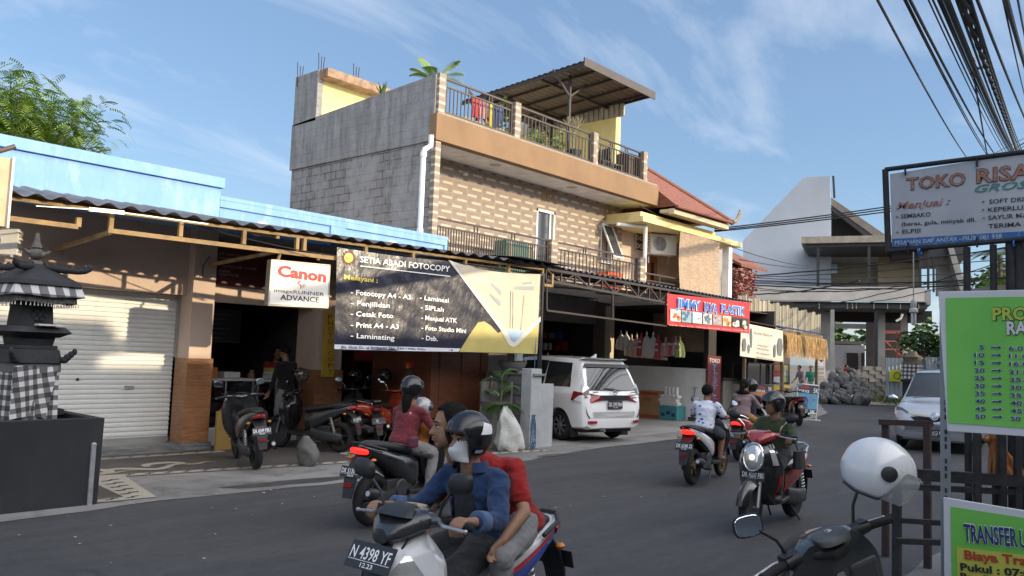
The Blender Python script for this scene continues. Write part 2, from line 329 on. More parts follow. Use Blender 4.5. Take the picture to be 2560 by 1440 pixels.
# ================================================================ buildings across the street (out of frame): they throw the evening shade
M_OPP = mat('opposite_wall', (.42, .38, .32), .85, var=.15, vs=.5, bump=.2); M_GLS = mat('dark_glass', (.015, .018, .02), .06, var=0)
def plain_shop(name, x0, x1, h, label, roof=0):
    t = thing(name, label, 'building', ((x0+x1)/2, -6, 0)); w = (x1-x0)/2
    m = MB().bb(-w, w, -8, 0, 0, h-.35); m.obj('wall', M_OPP, t, 0); p = MB().bb(-w-.15, w+.15, -8.1, .2, h-.35, h-.15).bb(-w-.05, w+.05, -8, .1, h-.15, h); p.obj('parapet', mat('opp_trim', (.55, .53, .5), .8), t, 0)
    for i in range(int(w)):
        x = -w+1+i*2; MB().bb(x-.5, x+.5, .002, .08, 1 if i % 2 else .1, 2.3).obj('window', M_GLS, t, 0); MB().bb(x-.5, x+.5, .002, .07, 4, 5.3).obj('window', M_GLS, t, 0)
plain_shop('shop_building', -14, 12.55, 8.0, 'plain two storey shop row across the street, tallest of its neighbours')
plain_shop('shop_building', 12.6, 13.85, 7.3, 'narrow shop squeezed between two long shop rows across the street')
plain_shop('shop_building', 13.9, 58, 7.1, 'longest plain two storey shop row across the street')

# ================================================================ photocopy shop (blue parapet)
def blue():
    s = NT('blue_paint'); a = s.noise(1.1, 8, .65); b = s.noise(5, 5, .7, s.map((1, 1, .35)))
    c = s.ramp(a, (.3, (.155, .335, .66)), (.7, (.21, .41, .76))); c = s.mix(s.ramp(b, (.5, 0), (.75, .6)), c, (.42, .62, .88)); c = s.mix(s.ramp(s.noise(2.2, 8, .75, s.map((1.4, 1, .12))), (.54, 0), (.78, .55)), c, (.10, .22, .38)); s.col(c).set(r=.6); s.bump(s.noise(30, 4), .15, .01); return s.m
M_BLUE = blue(); M_WALL = mat('cream_render', (.60, .46, .37), .85, var=.1, vs=1.2, bump=.15, bs=40)
def woodtile(name, a, b, tile=.55):
    s = NT(name); w = s.n('TexNoise'); w.inputs['Scale'].default_value = 3.; w.inputs['Detail'].default_value = 8; w.inputs['Distortion'].default_value = 1.2; s.l(s.map((1.2, 1.2, 9)), w.inputs['Vector'])
    c = s.ramp(w.outputs[0], (.3, a), (.7, b)); z = s.n('SeparateXYZ'); s.l(s.tc, z.inputs[0]); f = s.math('FRACT', s.math('DIVIDE', z.outputs[2], tile)); c = s.mix(s.math('LESS_THAN', f, .012), c, tuple(x*.25 for x in a))
    s.col(c).set(r=.35); return s.m
M_WTILE = woodtile('wood_look_tile', (.20, .085, .035), (.36, .17, .075), .34); M_WPAN = woodtile('brown_wood_panel', (.10, .035, .018), (.16, .06, .03), 9)
def marble():
    s = NT('slate_strip'); n_ = s.noise(3, 8, .7, s.map((1, 1, 9))); s.col(s.ramp(n_, (.3, (.04, .05, .055)), (.5, (.16, .17, .17)), (.7, (.30, .27, .22)))).set(r=.45); return s.m
M_MARB = marble()
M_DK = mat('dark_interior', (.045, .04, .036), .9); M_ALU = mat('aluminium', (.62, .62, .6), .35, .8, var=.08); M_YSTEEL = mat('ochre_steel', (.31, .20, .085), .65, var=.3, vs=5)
shop = thing('photocopy_shop', 'single storey photocopy shop with sky blue parapet, roller shutter and corrugated canopy', 'shop building')
w = MB(); w.bb(-3, 6.43, 12.75, 12.95, 2.47, 3.8); w.bb(6.43, 6.81, 12.55, 13.3, 1.46, 3.8); w.bb(6.81, 8.86, 12.7, 12.9, 2.4, 3.8); w.bb(8.86, 9.42, 12.56, 13.2, 1.3, 3.8); w.bb(9.42, 11.75, 12.7, 12.9, 2.4, 3.8)
w.bb(-3, 2.0, 12.76, 12.96, 0, 2.46); w.bb(-3, 11.75, 16.4, 16.6, 0, 3.8); w.bb(6.5, 6.7, 13.3, 16.4, 0, 3.7); w.bb(-3, 11.75, 12.95, 16.4, 3.5, 3.6); w.obj('wall', M_WALL, shop, 0)
d = MB().bb(6.72, 11.74, 16.3, 16.38, .02, 3.48).bb(6.7, 6.76, 13.32, 16.38, .02, 3.48).bb(9.0, 9.1, 13.25, 16.38, 0, 3.4).bb(9.43, 9.47, 12.6, 13.3, 1.31, 3.4).bb(11.68, 11.74, 11.6, 16.3, 0, 3.4).bb(6.8, 11.7, 12.96, 16.3, 3.42, 3.48); d.obj('interior_lining', M_DK, shop, 0)  # dark sheets added over the walls, painting in the room's shade
MB().bb(6.4, 6.84, 12.52, 13.2, .12, 1.46).obj('tile_cladding', M_WTILE, shop, 0); MB().bb(8.83, 9.45, 12.52, 13.1, .12, 1.3).obj('tile_cladding', M_WTILE, shop, 0)
MB().bb(6.36, 6.88, 12.48, 13.2, 0, .12).bb(2, 6.36, 12.42, 13.2, 0, .1).obj('plinth', M_MARB, shop, 0); MB().bb(8.8, 9.48, 12.48, 13, 0, .12).obj('plinth', M_MARB, shop, 0)
# roller shutter: one mesh of slats
def shut():
    s = NT('shutter_paint'); a = s.noise(.9, 6); b = s.noise(6, 5, .7, s.map((1.5, 1, .12))); c = s.ramp(a, (.3, (.66, .66, .62)), (.7, (.78, .78, .74))); c = s.mix(s.ramp(b, (.58, 0), (.78, .35)), c, (.22, .21, .19))
    s.col(c).set(r=.45); return s.m
sh = MB(); prof = []
for i in range(31): z0 = .2+i*.0735; prof += [(13.02, z0+.004), (13.02, z0+.016), (13.004, z0+.024), (13.0, z0+.05), (13.004, z0+.066)]
prof = [(13.01, .13), (13.01, .199)] + prof
sh.grid(lambda u, v: (2.05+u*4.35, prof[min(int(v*(len(prof)-1)+.5), len(prof)-1)][0], prof[min(int(v*(len(prof)-1)+.5), len(prof)-1)][1]), 1, len(prof)-1)
so_ = sh.obj('roller_shutter', shut(), shop, 30); MB().bb(2.05, 6.4, 12.97, 13.03, .1, .2).obj('bottom_rail', M_ALU, so_, 0)
MB().box((5.72, 12.985, .98), (.14, .02, .045)).obj('handle', M_ALU, so_, 0); MB().cyl((4.95, 13.0, 1.1), (4.95, 12.985, 1.1), .022).obj('lock', M_BLKP, so_)
MB().bb(1.98, 2.05, 12.93, 13.05, .1, 2.47).bb(6.4, 6.429, 12.93, 13.05, .1, 2.47).bb(1.98, 6.42, 12.97, 13.1, 2.47, 2.6).obj('shutter_guide', mat('guide_grey', (.32, .30, .27), .5), shop, 0)
# parapet
YP = 12.3
pa = MB(); pa.bb(-3, 6.66, YP, 12.7, 3.55, 4.22); pa.bb(-3, 6.70, YP-.05, 12.72, 4.22, 4.385); pa.bb(6.663, 11.78, YP+.03, 12.7, 3.55, 4.03); pa.bb(6.66, 11.80, YP, 12.71, 4.03, 4.1)
p0 = PY(548, 517, YP); pa.bb(6.663, 6.7, YP, YP+.03, 3.55, 3.86); pa.bb(6.663, 11.78, YP, YP+.03, p0.z, 4.03)
a, b = PY(828, 560, YP).x, PY(866, 565, YP).x; pa.bb(a, b, YP, YP+.03, 3.55, p0.z); pa.bb(11.70, 11.78, YP, YP+.03, 3.55, p0.z)
pa.obj('parapet', M_BLUE, shop, 0, .006)
# canopy
YC = lambda x: 11.1 - .1325*(x-3.3)
def PL(x, y, off=0.):  # pixel onto the vertical plane of the canopy's front edge
    d = ray(x, y); n = V((.1325, 1, 0)); return CP + d*((3.3*.1325+11.1-off - CP.dot(n))/d.dot(n))
M_SHEET = mat('grey_sheet', (.15, .15, .16), .55, .2, var=.25, vs=4)
cs = MB(); x0, x1 = 3.0, 12.4
cs.grid(lambda u, v: ((lambda x: (x, (1-v)*(YC(x)-.12) + v*12.28, (1-v)*3.43 + v*3.72 + .028*cos((x-3)*2*pi/.27) + .012*noise.noise(V((x*.8, v, 2)))))(x0+(x1-x0)*u)), 320, 6)
cn = cs.obj('canopy', M_SHEET, shop, 60)
tr = MB(); P = lambda x, z, o=0: V((x, YC(x)+o, z))
tr.bar(P(4.40, 3.12), P(12.1, 3.07), .06); tr.bar(P(3.2, 3.37), P(12.3, 3.355), .04); tr.bar(P(3.05, 3.13), P(4.05, 3.12), .06); tr.bar(P(4.05, 3.12, .0), P(4.05, 3.24), .06)
for x in (4.43, 5.31, 6.2, 7.02, 7.14, 8.2, 9.1, 10.2, 11.2, 12.05): tr.bar(P(x, 3.15), P(x, 3.35), .055)
for x in (4.43, 6.72, 9.1, 11.0): tr.bar(P(x, 3.1), (x-.02, 12.72, 2.98), .05); tr.bar(P(x, 3.32), (x, 12.4, 3.62), .05)
for q in range(3): tr.bar((3.1, YC(3.1)+.35+q*.38, 3.45+q*.09), (11.7, YC(11.7)+.35+q*.7, 3.44+q*.09), .04)
tr.obj('truss', M_YSTEEL, cn, 0)
gt = MB(); a, b = PL(222, 523, .14), PL(310, 532, .14); gt.bar(a, b, .03, .05); gt.bar(PL(90, 515, .14), a, .012); gt.bar(b, PL(520, 560, .14), .012); gt.obj('conduit', M_ALU, cn, 0)
# round floodlights on the parapet
for px, py, l in ((655, 573, 'nearer the photocopier sign'), (980, 617, 'above the dark banner')):
    c = PY(px, py, 11.9); t = thing('floodlight', 'small round white floodlight on the blue parapet, '+l, 'lamp', (c.x, 12.2, c.z), 0, 'floodlights on the blue parapet')
    m = MB().lathe([(.02, .1), (.06, .09), (.14, .0), (.145, -.02), (.12, -.025), (0, -.02)], (0, -.25, .0), (0, -.75, -.65)); m.obj('lamp_shade', mat('white_enamel', (.75, .74, .7), .35), t); MB().tube([(0, .1, -.02), (0, -.1, .06), (0, -.22, .03)], .015).obj('bracket', M_ALU, t)
# box sign and pole at the left edge, AC unit
def lightbox(name, lab, c, w, h, dp, rz, face, side):
    t = thing(name, lab, 'sign', c, rz); MB().bb(-w/2, w/2, -dp/2, dp/2, -h/2, h/2).obj('case', side, t, 0, .008); MB().bb(-w/2+.03, w/2-.03, -dp/2-.006, -dp/2+.002, -h/2+.03, h/2-.03).obj('panel', face, t, 0); return t
c = PL(-4, 480, .1); t = thing('light_box_sign', 'narrow white box sign seen edge-on at the shrine end of the canopy', 'sign', c, radians(-7)); MB().bb(-1.0, .1, -.06, .06, -.41, .41).obj('case', mat('sunlit_board', (.62, .47, .3), .7, vs=6), t, 0); MB().bb(.1, .125, -.1, .1, -.43, .43).obj('edge_trim', mat('white_trim', (.8, .79, .75), .4), t, 0, .004)  # tan case with a white edge trim
a, b = PL(-60, 395, .1), PL(38, 366, .1); t = MB().tube([a, b], .03, 12).obj('metal_pole', mat('rusty_pole', (.14, .11, .09), .6, .5, vs=10)); tag(t, 'rusty horizontal steel pole end jutting in above the white box sign', 'pole')
def ac_unit(name, lab, c, rz, k=1.):
    t = thing(name, lab, 'air conditioner', c, rz); wh = mat('ac_white', (.68, .66, .6), .5, var=.1)
    MB().box((0, 0, 0), (.8*k, .3*k, .55*k)).obj('case', wh, t, 0, .015*k); m = MB().lathe([(.0, 0), (.2*k, 0), (.2*k, -.004), (.17*k, -.012), (0, -.012)], (-.12*k, -.15*k, 0), (0, -1, 0), 24)
    m.obj('fan_grille', mat('ac_grey', (.2, .2, .19), .5), t); s_ = MB()
    for i in range(6): s_.box((.402*k, 0, (-.2+.08*i)*k), (.012*k, .24*k, .02*k)); s_.box((-.402*k, 0, (-.2+.08*i)*k), (.012*k, .24*k, .02*k))
    s_.obj('side_vent', mat('ac_grey', 0), t, 0); MB().bar((-.3*k, .15*k, -.29*k), (-.3*k, -.14*k, -.29*k), .03).bar((.3*k, .15*k, -.29*k), (.3*k, -.14*k, -.29*k), .03).bar((-.3*k, .15*k, -.29*k), (-.3*k, .15*k, -.5*k), .03).bar((.3*k, .15*k, -.29*k), (.3*k, .15*k, -.5*k), .03).obj('bracket', M_ALU, t, 0); return t
c = PY(-2, 604, 12.0); ac_unit('air_conditioner', 'cream air conditioner outdoor unit behind the shrine finial', c, radians(-35), .62)
# ================================================================ sign helpers: photo positions measured on the sign's own plane
def stext(mb, pl, t, x0, y0, x1, y1, h, bold=0., off=.006, sh=0., fn=None, up=UP):
    a, b = pl(x0, y0), pl(x1, y1); hh = (pl(x0, y0-h)-a).length; r = (b-a).normalized(); u = (up - r*up.dot(r)).normalized()
    return mb.text(t, a, r, u, hh, (b-a).length, 'L', bold, sh, off, fn)
def spoly(mb, pl, pts, off=.004, fn=None):
    q = [pl(*p) for p in pts]; n = (q[1]-q[0]).cross(q[2]-q[0]).normalized(); n = n if n.dot(CP-q[0]) > 0 else -n
    return mb.quad(*[tuple((fn or (lambda p: p))(p+n*off)) for p in q])
def vplane(x, y, X, Yv, ang):  # vertical plane through (X, Y) running along angle ang
    d = ray(x, y); n = V((-sin(ang), cos(ang), 0)); return CP + d*((V((X, Yv, 0))-CP).dot(n)/d.dot(n))
def flat(name, c, r=.6, **k): return mat(name, c, r, var=k.pop('var', 0), **k)
M_WHT = flat('lettering_white', (.8, .8, .78), .5); M_BLK = flat('lettering_black', (.02, .02, .022), .5); M_RED = flat('lettering_red', (.62, .02, .02), .5); M_YEL = flat('lettering_yellow', (.8, .62, .1), .5); M_NVY = flat('lettering_navy', (.02, .03, .16), .5); M_BLU = flat('lettering_blue', (.03, .16, .55), .5)
# ---- dark vinyl banner
pb = lambda x, y: PL(x, y, .07)
O_, RX = pb(835, 875), (pb(1342, 885)-pb(835, 875)); RXn = V((RX.x, RX.y, 0)).normalized(); NB = RXn.cross(UP)
def bfn(p):
    u = (p-O_).dot(RXn)/RX.length; v = (p.z-1.68)/1.55
    d = .02*exp(-((u-.06-.05*(1-v))/.03)**2)*sin(v*3) + .012*sin(u*9+v*2) + .006*noise.noise(V((u*14+v*6, v*5, 3))) + .016*max(0, .3-v)*noise.noise(V((u*22, v*4, 1))) - .012*exp(-((u-.13+.1*v)/.02)**2)
    return p + NB*d
banner = thing('vinyl_banner', 'wide dark navy photocopy price banner strung under the canopy edge', 'banner')
def bpt(u, v):
    top = pb(842+523*u, 618+65*u + (22*sin(pi*(u-.52)/.48) if u > .52 else 3*sin(pi*u/.52))); bot = pb(835+507*u, 875+10*u); return bfn(bot.lerp(top, v))
m = MB().grid(bpt, 90, 30); s = NT('navy_vinyl'); s.col(s.ramp(s.noise(1.5, 5), (.3, (.016, .018, .034)), (.7, (.024, .026, .045)))).set(r=.3, spec=.6); s.bump(s.noise(3.2, 4, .55, s.map((1, 1, .45), (0, .5, 0))), .55, .05); m.obj('sheet', s.m, banner, 80)
z8 = lambda x, y: (820+x*.2266, 580+y*.2266)
M_CRM = mat('banner_cream', (.56, .50, .38), .4, var=.08, vs=2); M_OLV = mat('banner_olive', (.50, .42, .14), .4, var=.06); M_PALE = mat('banner_pale_blue', (.35, .5, .62), .4); 
def bgrid(name, f0, f1, mt, off, n=40):  # strip between two curves given in zoomed photo units
    m = MB(); m.grid(lambda u, v: bfn(pb(*z8(*[a+(b-a)*v for a, b in zip(f0(u), f1(u))])) + NB*off), n, 14); return m.obj(name, mt, banner, 80)
def lerpcurve(pts):
    def f(u):
        k = u*(len(pts)-1); i = min(int(k), len(pts)-2); t = k-i; return [pts[i][j]+(pts[i+1][j]-pts[i][j])*t for j in (0, 1)]
    return f
topc = lambda u: [1345+(2345-1345)*u, 318+148*u + 55*sin(pi*u)*(1-.35*u)]
bgrid('printed_photo', topc, lerpcurve([(1400, 360), (1620, 640), (1830, 920), (1960, 1090), (2040, 1230), (2180, 1120), (2320, 990)]), M_CRM, .006)
bgrid('printed_field', lerpcurve([(1455, 1310), (1570, 1120), (1650, 1000), (1720, 985), (1790, 1030), (1870, 1115), (1905, 1095), (1960, 1130), (2030, 1262), (2120, 1190), (2330, 985)]), lerpcurve([(1455, 1322), (1600, 1325), (1800, 1330), (2000, 1335), (2200, 1342), (2305, 1346)]), M_OLV, .004)
bgrid('printed_tip', lerpcurve([(1950, 1085), (2050, 1090), (2170, 1080)]), lerpcurve([(1950, 1088), (2045, 1215), (2170, 1082)]), M_PALE, .009)
bgrid('printed_chevron', lerpcurve([(1325, 312), (1890, 1070), (1990, 1250), (2040, 1272), (2090, 1240), (2345, 985)]), lerpcurve([(1365, 322), (1945, 1060), (2020, 1200), (2042, 1225), (2070, 1195), (2345, 930)]), flat('banner_white', (.66, .63, .56), .4), .010)
m = MB()
spoly(m, pb, [z8(66, 1240), z8(700, 1262), z8(1460, 1285), z8(1440, 1322), z8(700, 1308), z8(66, 1292)], .012, bfn); m.obj('address_strip', flat('strip_white', (.7, .72, .75), .4), banner, 0)
m = MB(); T = lambda t, x0, y0, x1, y1, h, b=.028, off=.01, mb=m: stext(mb, pb, t, *z8(x0, y0), *z8(x1, y1), h*.2266, b, off, fn=bfn)
T('SETIA ABADI FOTOCOPY', 345, 332, 1340, 440, 68); spoly(m, pb, [z8(348, 370), z8(1345, 484), z8(1345, 495), z8(348, 381)], .01, bfn)
for i, t in enumerate(('- Fotocopy A4 - A3', '- Penjilidan', '- Cetak Foto', '- Print A4 - A3', '- Laminating')): T(t, 240, (688, 806, 925, 1048, 1166)[i], (915, 678, 715, 775, 727)[i], (745, 838, 950, 1070, 1195)[i], 56)
for i, t in enumerate(('- Laminasi', '- SIPLah', '- Menjual ATK', '- Foto Studio Mini', '- Dsb.')): T(t, (1012, 1022, 1028, 1030, 1032)[i], (745, 852, 966, 1078, 1190)[i], (1330, 1275, 1422, 1520, 1208)[i], (780, 880, 1003, 1116, 1205)[i], 52)
m.obj('lettering', M_WHT, banner, 0)
m = MB(); T('Melayani :', 165, 520, 545, 560, 54, mb=m); m.obj('lettering', M_YEL, banner, 0)
m = MB(); T('Jln. Goa Gong Jimbaran No. 23A - Kec. Kuta Selatan, Badung', 132, 1282, 1378, 1306, 30, .02, .016, m); m.obj('lettering', M_NVY, banner, 0)
m = MB(); cx, cy = 222, 285
spoly(m, pb, [z8(cx+(78 if i % 2 else 56)*cos(i*pi/12), cy+(84 if i % 2 else 62)*sin(i*pi/12)) for i in range(24)], .010, bfn); m.use(1); spoly(m, pb, [z8(cx+48*cos(i*pi/12), cy+54*sin(i*pi/12)) for i in range(24)], .014, bfn)
m.use(2); stext(m, pb, 'SA', *z8(190, 300), *z8(252, 306), 6, .02, .018, fn=bfn); m.obj('emblem', [flat('emblem_maroon', (.17, .05, .03)), M_YEL, M_BLK], banner, 0)
m = MB()
for q in ([(1790, 560), (1900, 640), (1905, 700), (1790, 580)], [(1785, 680), (1895, 760), (1890, 820), (1780, 700)], [(2060, 600), (2270, 598), (2270, 640), (2055, 628)], [(2140, 560), (2250, 545), (2245, 570), (2150, 575)]): spoly(m, pb, [z8(*p) for p in q], .012, bfn)
m.use(1)
for x0, y0, x1, y1 in ((2010, 650, 2000, 1060), (2035, 660, 2030, 1060), (2160, 700, 2120, 1080), (2030, 790, 2150, 800), (1900, 820, 2320, 860), (2030, 965, 2230, 975)): a, b = z8(x0, y0), z8(x1, y1); spoly(m, pb, [(a[0]-.5, a[1]-.5), (a[0]+.7, a[1]-.5), (b[0]+.7, b[1]+.7), (b[0]-.5, b[1]+.7)], .013, bfn)
m.obj('printed_machine', [flat('print_grey', (.3, .33, .36), .4), flat('print_line', (.2, .2, .2), .4)], banner, 0)
# ---- box sign of the copier maker
pc = lambda x, y: PL(x, y, .1)
cs_ = thing('box_sign', 'white illuminated-type box sign with red and black lettering hung from the ochre truss', 'sign')
a, b, c_, d_ = pc(678, 648), pc(826, 662), pc(821, 771), pc(669, 764); inn = V((-.13, -1, 0)).normalized()*-.14
m = MB(); m.ext([a, b, c_, d_], inn); m.obj('case', mat('sign_case', (.22, .20, .17), .5, .3, vs=8), cs_, 0, .006)
m = MB(); spoly(m, pc, [(681, 652), (823, 666), (818, 767), (673, 760)], .003); m.obj('panel', mat('sign_panel', (.72, .70, .64), .35, var=.06, vs=2), cs_, 0)
m = MB()
for q in ([(678, 648), (826, 662), (826, 665), (678, 651)], [(669, 764), (821, 771), (821, 768), (669, 761)], [(678, 648), (669, 764), (672, 764), (681, 649)], [(826, 662), (821, 771), (818, 771), (823, 663)]): spoly(m, pc, q, .006)
m.obj('frame', mat('sign_rim', (.42, .38, .32), .5, .4), cs_, 0)
z3 = lambda x, y: (480+x*.25, 500+y*.25)
m = MB(); stext(m, pc, 'Canon', *z3(848, 755), *z3(1338, 818), 27, .06); m.obj('lettering', M_RED, cs_, 0)
m = MB(); stext(m, pc, 'imageRUNNER', *z3(820, 918), *z3(1318, 960), 9, .002); stext(m, pc, 'ADVANCE', *z3(880, 995), *z3(1268, 1026), 13.5, .025); m.obj('lettering', M_BLK, cs_, 0)
m = MB(); spoly(m, pc, [z3(1045, 835), z3(1085, 855), z3(1085, 890), z3(1045, 870)]); m.use(1); spoly(m, pc, [z3(1090, 855), z3(1128, 835), z3(1128, 870), z3(1090, 890)]); m.use(2); spoly(m, pc, [z3(1048, 825), z3(1085, 803), z3(1090, 810), z3(1062, 830), z3(1088, 850), z3(1084, 890), z3(1079, 890), z3(1079, 855)], .007); m.obj('cube_mark', [flat('mark_pale', (.75, .74, .68)), flat('mark_grey', (.45, .44, .4)), M_RED], cs_, 0)
m = MB()
for x in (700, 800): m.bar(pc(x, 650)+inn*.5, PL(x, 636), .03)
m.obj('hanger', M_YSTEEL, cs_, 0)
# ---- dark red binding-service sign on the wall
pr = lambda x, y: PY(x, y, 12.66); t = thing('service_board', 'long dark red binding service board on the wall under the canopy', 'sign')
m = MB(); a, b = pr(538, 592), pr(770, 612); m.bb(6.86, 8.82, 12.62, 12.699, 2.68, 3.42); m.obj('panel', mat('dark_red_board', (.09, .012, .012), .5, vs=2), t, 0)
m = MB(); [stext(m, lambda x, y: PY(x, y, 12.61), s_, *z3(*p), *z3(*q), h) for s_, p, q, h in (('AYO PENJILIDAN', (305, 450), (905, 520), 12), ('* JLID HARD COVER', (245, 540), (540, 580), 6), ('SKRIPSI', (275, 588), (400, 603), 6), ('* SOFTCOVER : COVER', (270, 670), (645, 705), 6.5), ('WARNA', (265, 718), (385, 728), 6.5), ('* HITAM PUTIH', (245, 750), (465, 770), 6.5))]; m.obj('lettering', flat('faded_letter', (.42, .38, .36)), t, 0)
# ---- yellow vertical sign on the pillar
py_ = lambda x, y: PY(x, y, 12.5); t = thing('vertical_sign', 'tall narrow yellow sign with red letters on the pillar beside the banner', 'sign')
MB().bb(py_(812, 800).x, py_(842, 800).x, 12.5, 12.52, py_(825, 942).z, py_(825, 778).z).obj('panel', mat('yellow_board', (.55, .40, .05), .5, vs=5), t, 0)
m = MB()
for i, ch in enumerate('PHOTO COPY'):
    if ch != ' ': y = 797 + i*15.2; stext(m, lambda x, y: PY(x, y, 12.5), ch, 819, y, 832, y+1, 11, .02)
m.obj('lettering', flat('rust_red', (.35, .04, .02)), t, 0)

# ================================================================ shrine behind the black wall
SY = 9.65; sc_ = PY(68, 900, SY); q_ = (PY(69, 900, SY)-PY(68, 900, SY)).length; zz = lambda y: PY(68, y, SY).z
M_STONE = concrete('black_volcanic_stone', (.022, .024, .027), (.05, .052, .056), .3, 3, .4, (.01, .01, .011)); M_GSTN = mat('grey_carved_stone', (.12, .11, .10), .9, var=.3, vs=14, bump=.5, bs=50)
def poleng(name, cell, rz=0., wt=.62, bk=.015, gr=.14):
    s = NT(name); m_ = s.map((1/cell, 1/cell, 1/cell), (0, rz, 0)); z = s.n('SeparateXYZ'); s.l(m_, z.inputs[0]); f = lambda o: s.math('GREATER_THAN', s.math('FRACT', o), .5)
    u = s.math('ADD', z.outputs[0], z.outputs[1]); t_ = s.math('ADD', f(u), f(z.outputs[2])); c = s.ramp(s.math('MULTIPLY', t_, .5), (0, bk), (.45, bk), (.46, gr), (.9, gr), (.91, wt))
    s.t.nodes[-1]; c = s.mix(s.math('MULTIPLY', s.noise(9, 4), .3), c, (.2, .2, .2)); s.col(c).set(r=.9); s.bump(s.noise(60, 3), .2, .005); return s.m
shr = thing('stone_shrine', 'black volcanic stone shrine wrapped in black and white checked cloth', 'shrine', (sc_.x, SY, 0), radians(8))
# local frame: q_ metres per photo pixel, heights from the photo
def tier(m, y0, y1, h0, h1=None, e=7): h1 = h0 if h1 is None else h1; m.sup([((0, 0, zz(y)), (h*q_, 0, 0), (0, h*q_, 0), e) for y, h in ((y1, h1), (y0, h0))], 20)
m = MB(); tier(m, 1046, 1300, 62); tier(m, 872, 906, 62, 70); tier(m, 862, 872, 58); tier(m, 842, 862, 52, 48); tier(m, 830, 842, 84, 60); tier(m, 815, 830, 70, 86); tier(m, 757, 815, 42, 46)
for sx_ in (-1, 1):
    for sy_ in (-1, 1):
        for k in range(4): m.ell((sx_*(66+k*6)*q_, sy_*(66+k*6)*q_, zz(897-k*7)), ((13-2*k)*q_, (13-2*k)*q_, 10*q_), 8, 6)
m.obj('pedestal', M_STONE, shr, 40, .006)
m = MB()
for k in range(7): a = k*pi/3; m.ell((14*q_*cos(a)*(k > 0), -44*q_, zz(788)+12*q_*sin(a)*(k > 0)), (8*q_, 6*q_, 8*q_), 8, 6)
m.obj('flower_relief', M_STONE, shr, 60)
m = MB(); tier(m, 702, 713, 92, 98, 8); m.sup([((0, 0, zz(y)), (h*q_, 0, 0), (0, h*q_, 0), 8) for y, h in ((702, 92), (684, 60), (668, 30), (657, 16))], 20)
roof = m.obj('roof', M_STONE, shr, 40)
for i in range(4):
    a = pi/4 + i*pi/2; m = MB(); pts = [(V((cos(a), sin(a), 0))*((20+r_)*q_*1.25) + V((0, 0, zz(668)-(r_*.10)*q_ + (q*q_)))) for r_, q in ((0, 4), (16, 3), (34, 2), (52, 2), (70, 3), (84, 6), (92, 12), (94, 20), (88, 24))]
    m.tube(pts, [9*q_, 11*q_, 10*q_, 9*q_, 9*q_, 8*q_, 8*q_, 6*q_, 4*q_], 8)
    for k in range(6): m.ell(pts[k]+V((0, 0, 9*q_)), 5.5*q_, 8, 6)
    m.obj('hip_ornament', M_STONE, roof, 60)
m = MB(); tier(m, 650, 662, 12, 20); m.ell((0, 0, zz(632)), (19*q_, 19*q_, 17*q_), 14, 10); m.ell((10*q_, -14*q_, zz(635)), 8*q_, 8, 6); m.tube([(14*q_, 0, zz(632)), (30*q_, 0, zz(628)), (38*q_, 0, zz(622))], [7*q_, 5*q_, 2*q_], 8); m.tube([(-14*q_, 0, zz(632)), (-26*q_, 0, zz(628)), (-32*q_, 0, zz(622))], [7*q_, 5*q_, 2*q_], 8); tier(m, 603, 617, 8, 14, 3); tier(m, 579, 603, 4, 8, 3)
m.obj('finial', M_GSTN, shr, 50)
m = MB(); m.loft([[V((cos(t)*h*q_*(1+.04*sin(t*11+y)), sin(t)*h*q_*(1+.04*sin(t*9)), zz(y) + 2*q_*sin(t*7)))*1 for t in [2*pi*j/48 for j in range(48)]] for y, h in ((664, 20), (652, 13))], False); m.obj('neck_cloth', poleng('poleng_small', .05), shr, 70)
def skirt(m, y0, y1, h0, h1, wav, nw, n=96):
    def P_(t, y, h, k): c_, s__ = cos(t), sin(t); e = max(abs(c_), abs(s__))**.8; rr = h*q_/e*(1+wav*k*sin(t*nw)+wav*k*.7*sin(t*nw*2.3+1)); return V((c_*rr, s__*rr, zz(y)+k*2*q_*sin(t*5)))
    m.grid(lambda u, v: P_(2*pi*u, y0+(y1-y0)*v, h0+(h1-h0)*v, v), n, 10)
m = MB(); skirt(m, 708, 741, 92, 100, .02, 14); m.obj('roof_cloth', poleng('poleng_roof', .16), shr, 70)
m = MB(); skirt(m, 741, 757, 86, 88, .01, 9); ft = m.obj('fringe_band', mat('grey_brocade', (.09, .09, .085), .8, var=.5, vs=30), shr, 70)
m = MB()
for i in range(64):
    t_ = 2*pi*i/64; e = max(abs(cos(t_)), abs(sin(t_)))**.9; p = V((cos(t_)*87*q_/e, sin(t_)*87*q_/e, zz(757))); m.tube([p, p-V((0, 0, 9*q_))], [1.0*q_, 1.9*q_], 5)
m.obj('tassel', mat('pale_tassel', (.45, .44, .40), .8), ft, 0)
m = MB(); skirt(m, 905, 1048, 63, 64, .02, 6); m.obj('wrapped_cloth', poleng('poleng_cloth', .105), shr, 70)
m = MB(); m.grid(lambda u, v: V(((-66+u*(118-v*26))*q_, (-67-3*sin(u*7))*q_, zz(912+(130-22*u*(1-u))*v))), 12, 12); m.obj('cloth_flap', poleng('poleng_flap', .105, .16), shr, 70)
m = MB(); skirt(m, 903, 929, 65, 65.5, .012, 5); m.obj('cloth_waistband', mat('grey_cloth', (.11, .11, .11), .9, bump=.2), shr, 70)
m = MB(); m.box((22*q_, -76*q_, zz(812)), (64*q_, 26*q_, 5*q_), .1); t = m.obj('offering_cloth', mat('offering_white', (.5, .5, .46), .8, vs=20), None); t.location = (sc_.x, SY, .004); tag(t, 'crumpled pale cloth laid on the shrine ledge', 'cloth')
m = MB(); m.ell((0, 0, 0), (.028, .028, .02)); t = m.obj('offering_fruit', mat('fruit_red', (.35, .08, .04), .4)); c = PY(134, 826, SY-.55); t.location = PY(138, 829, SY-.1) + V((-.02, 0, .06)); tag(t, 'small red fruit left on the shrine ledge', 'fruit')
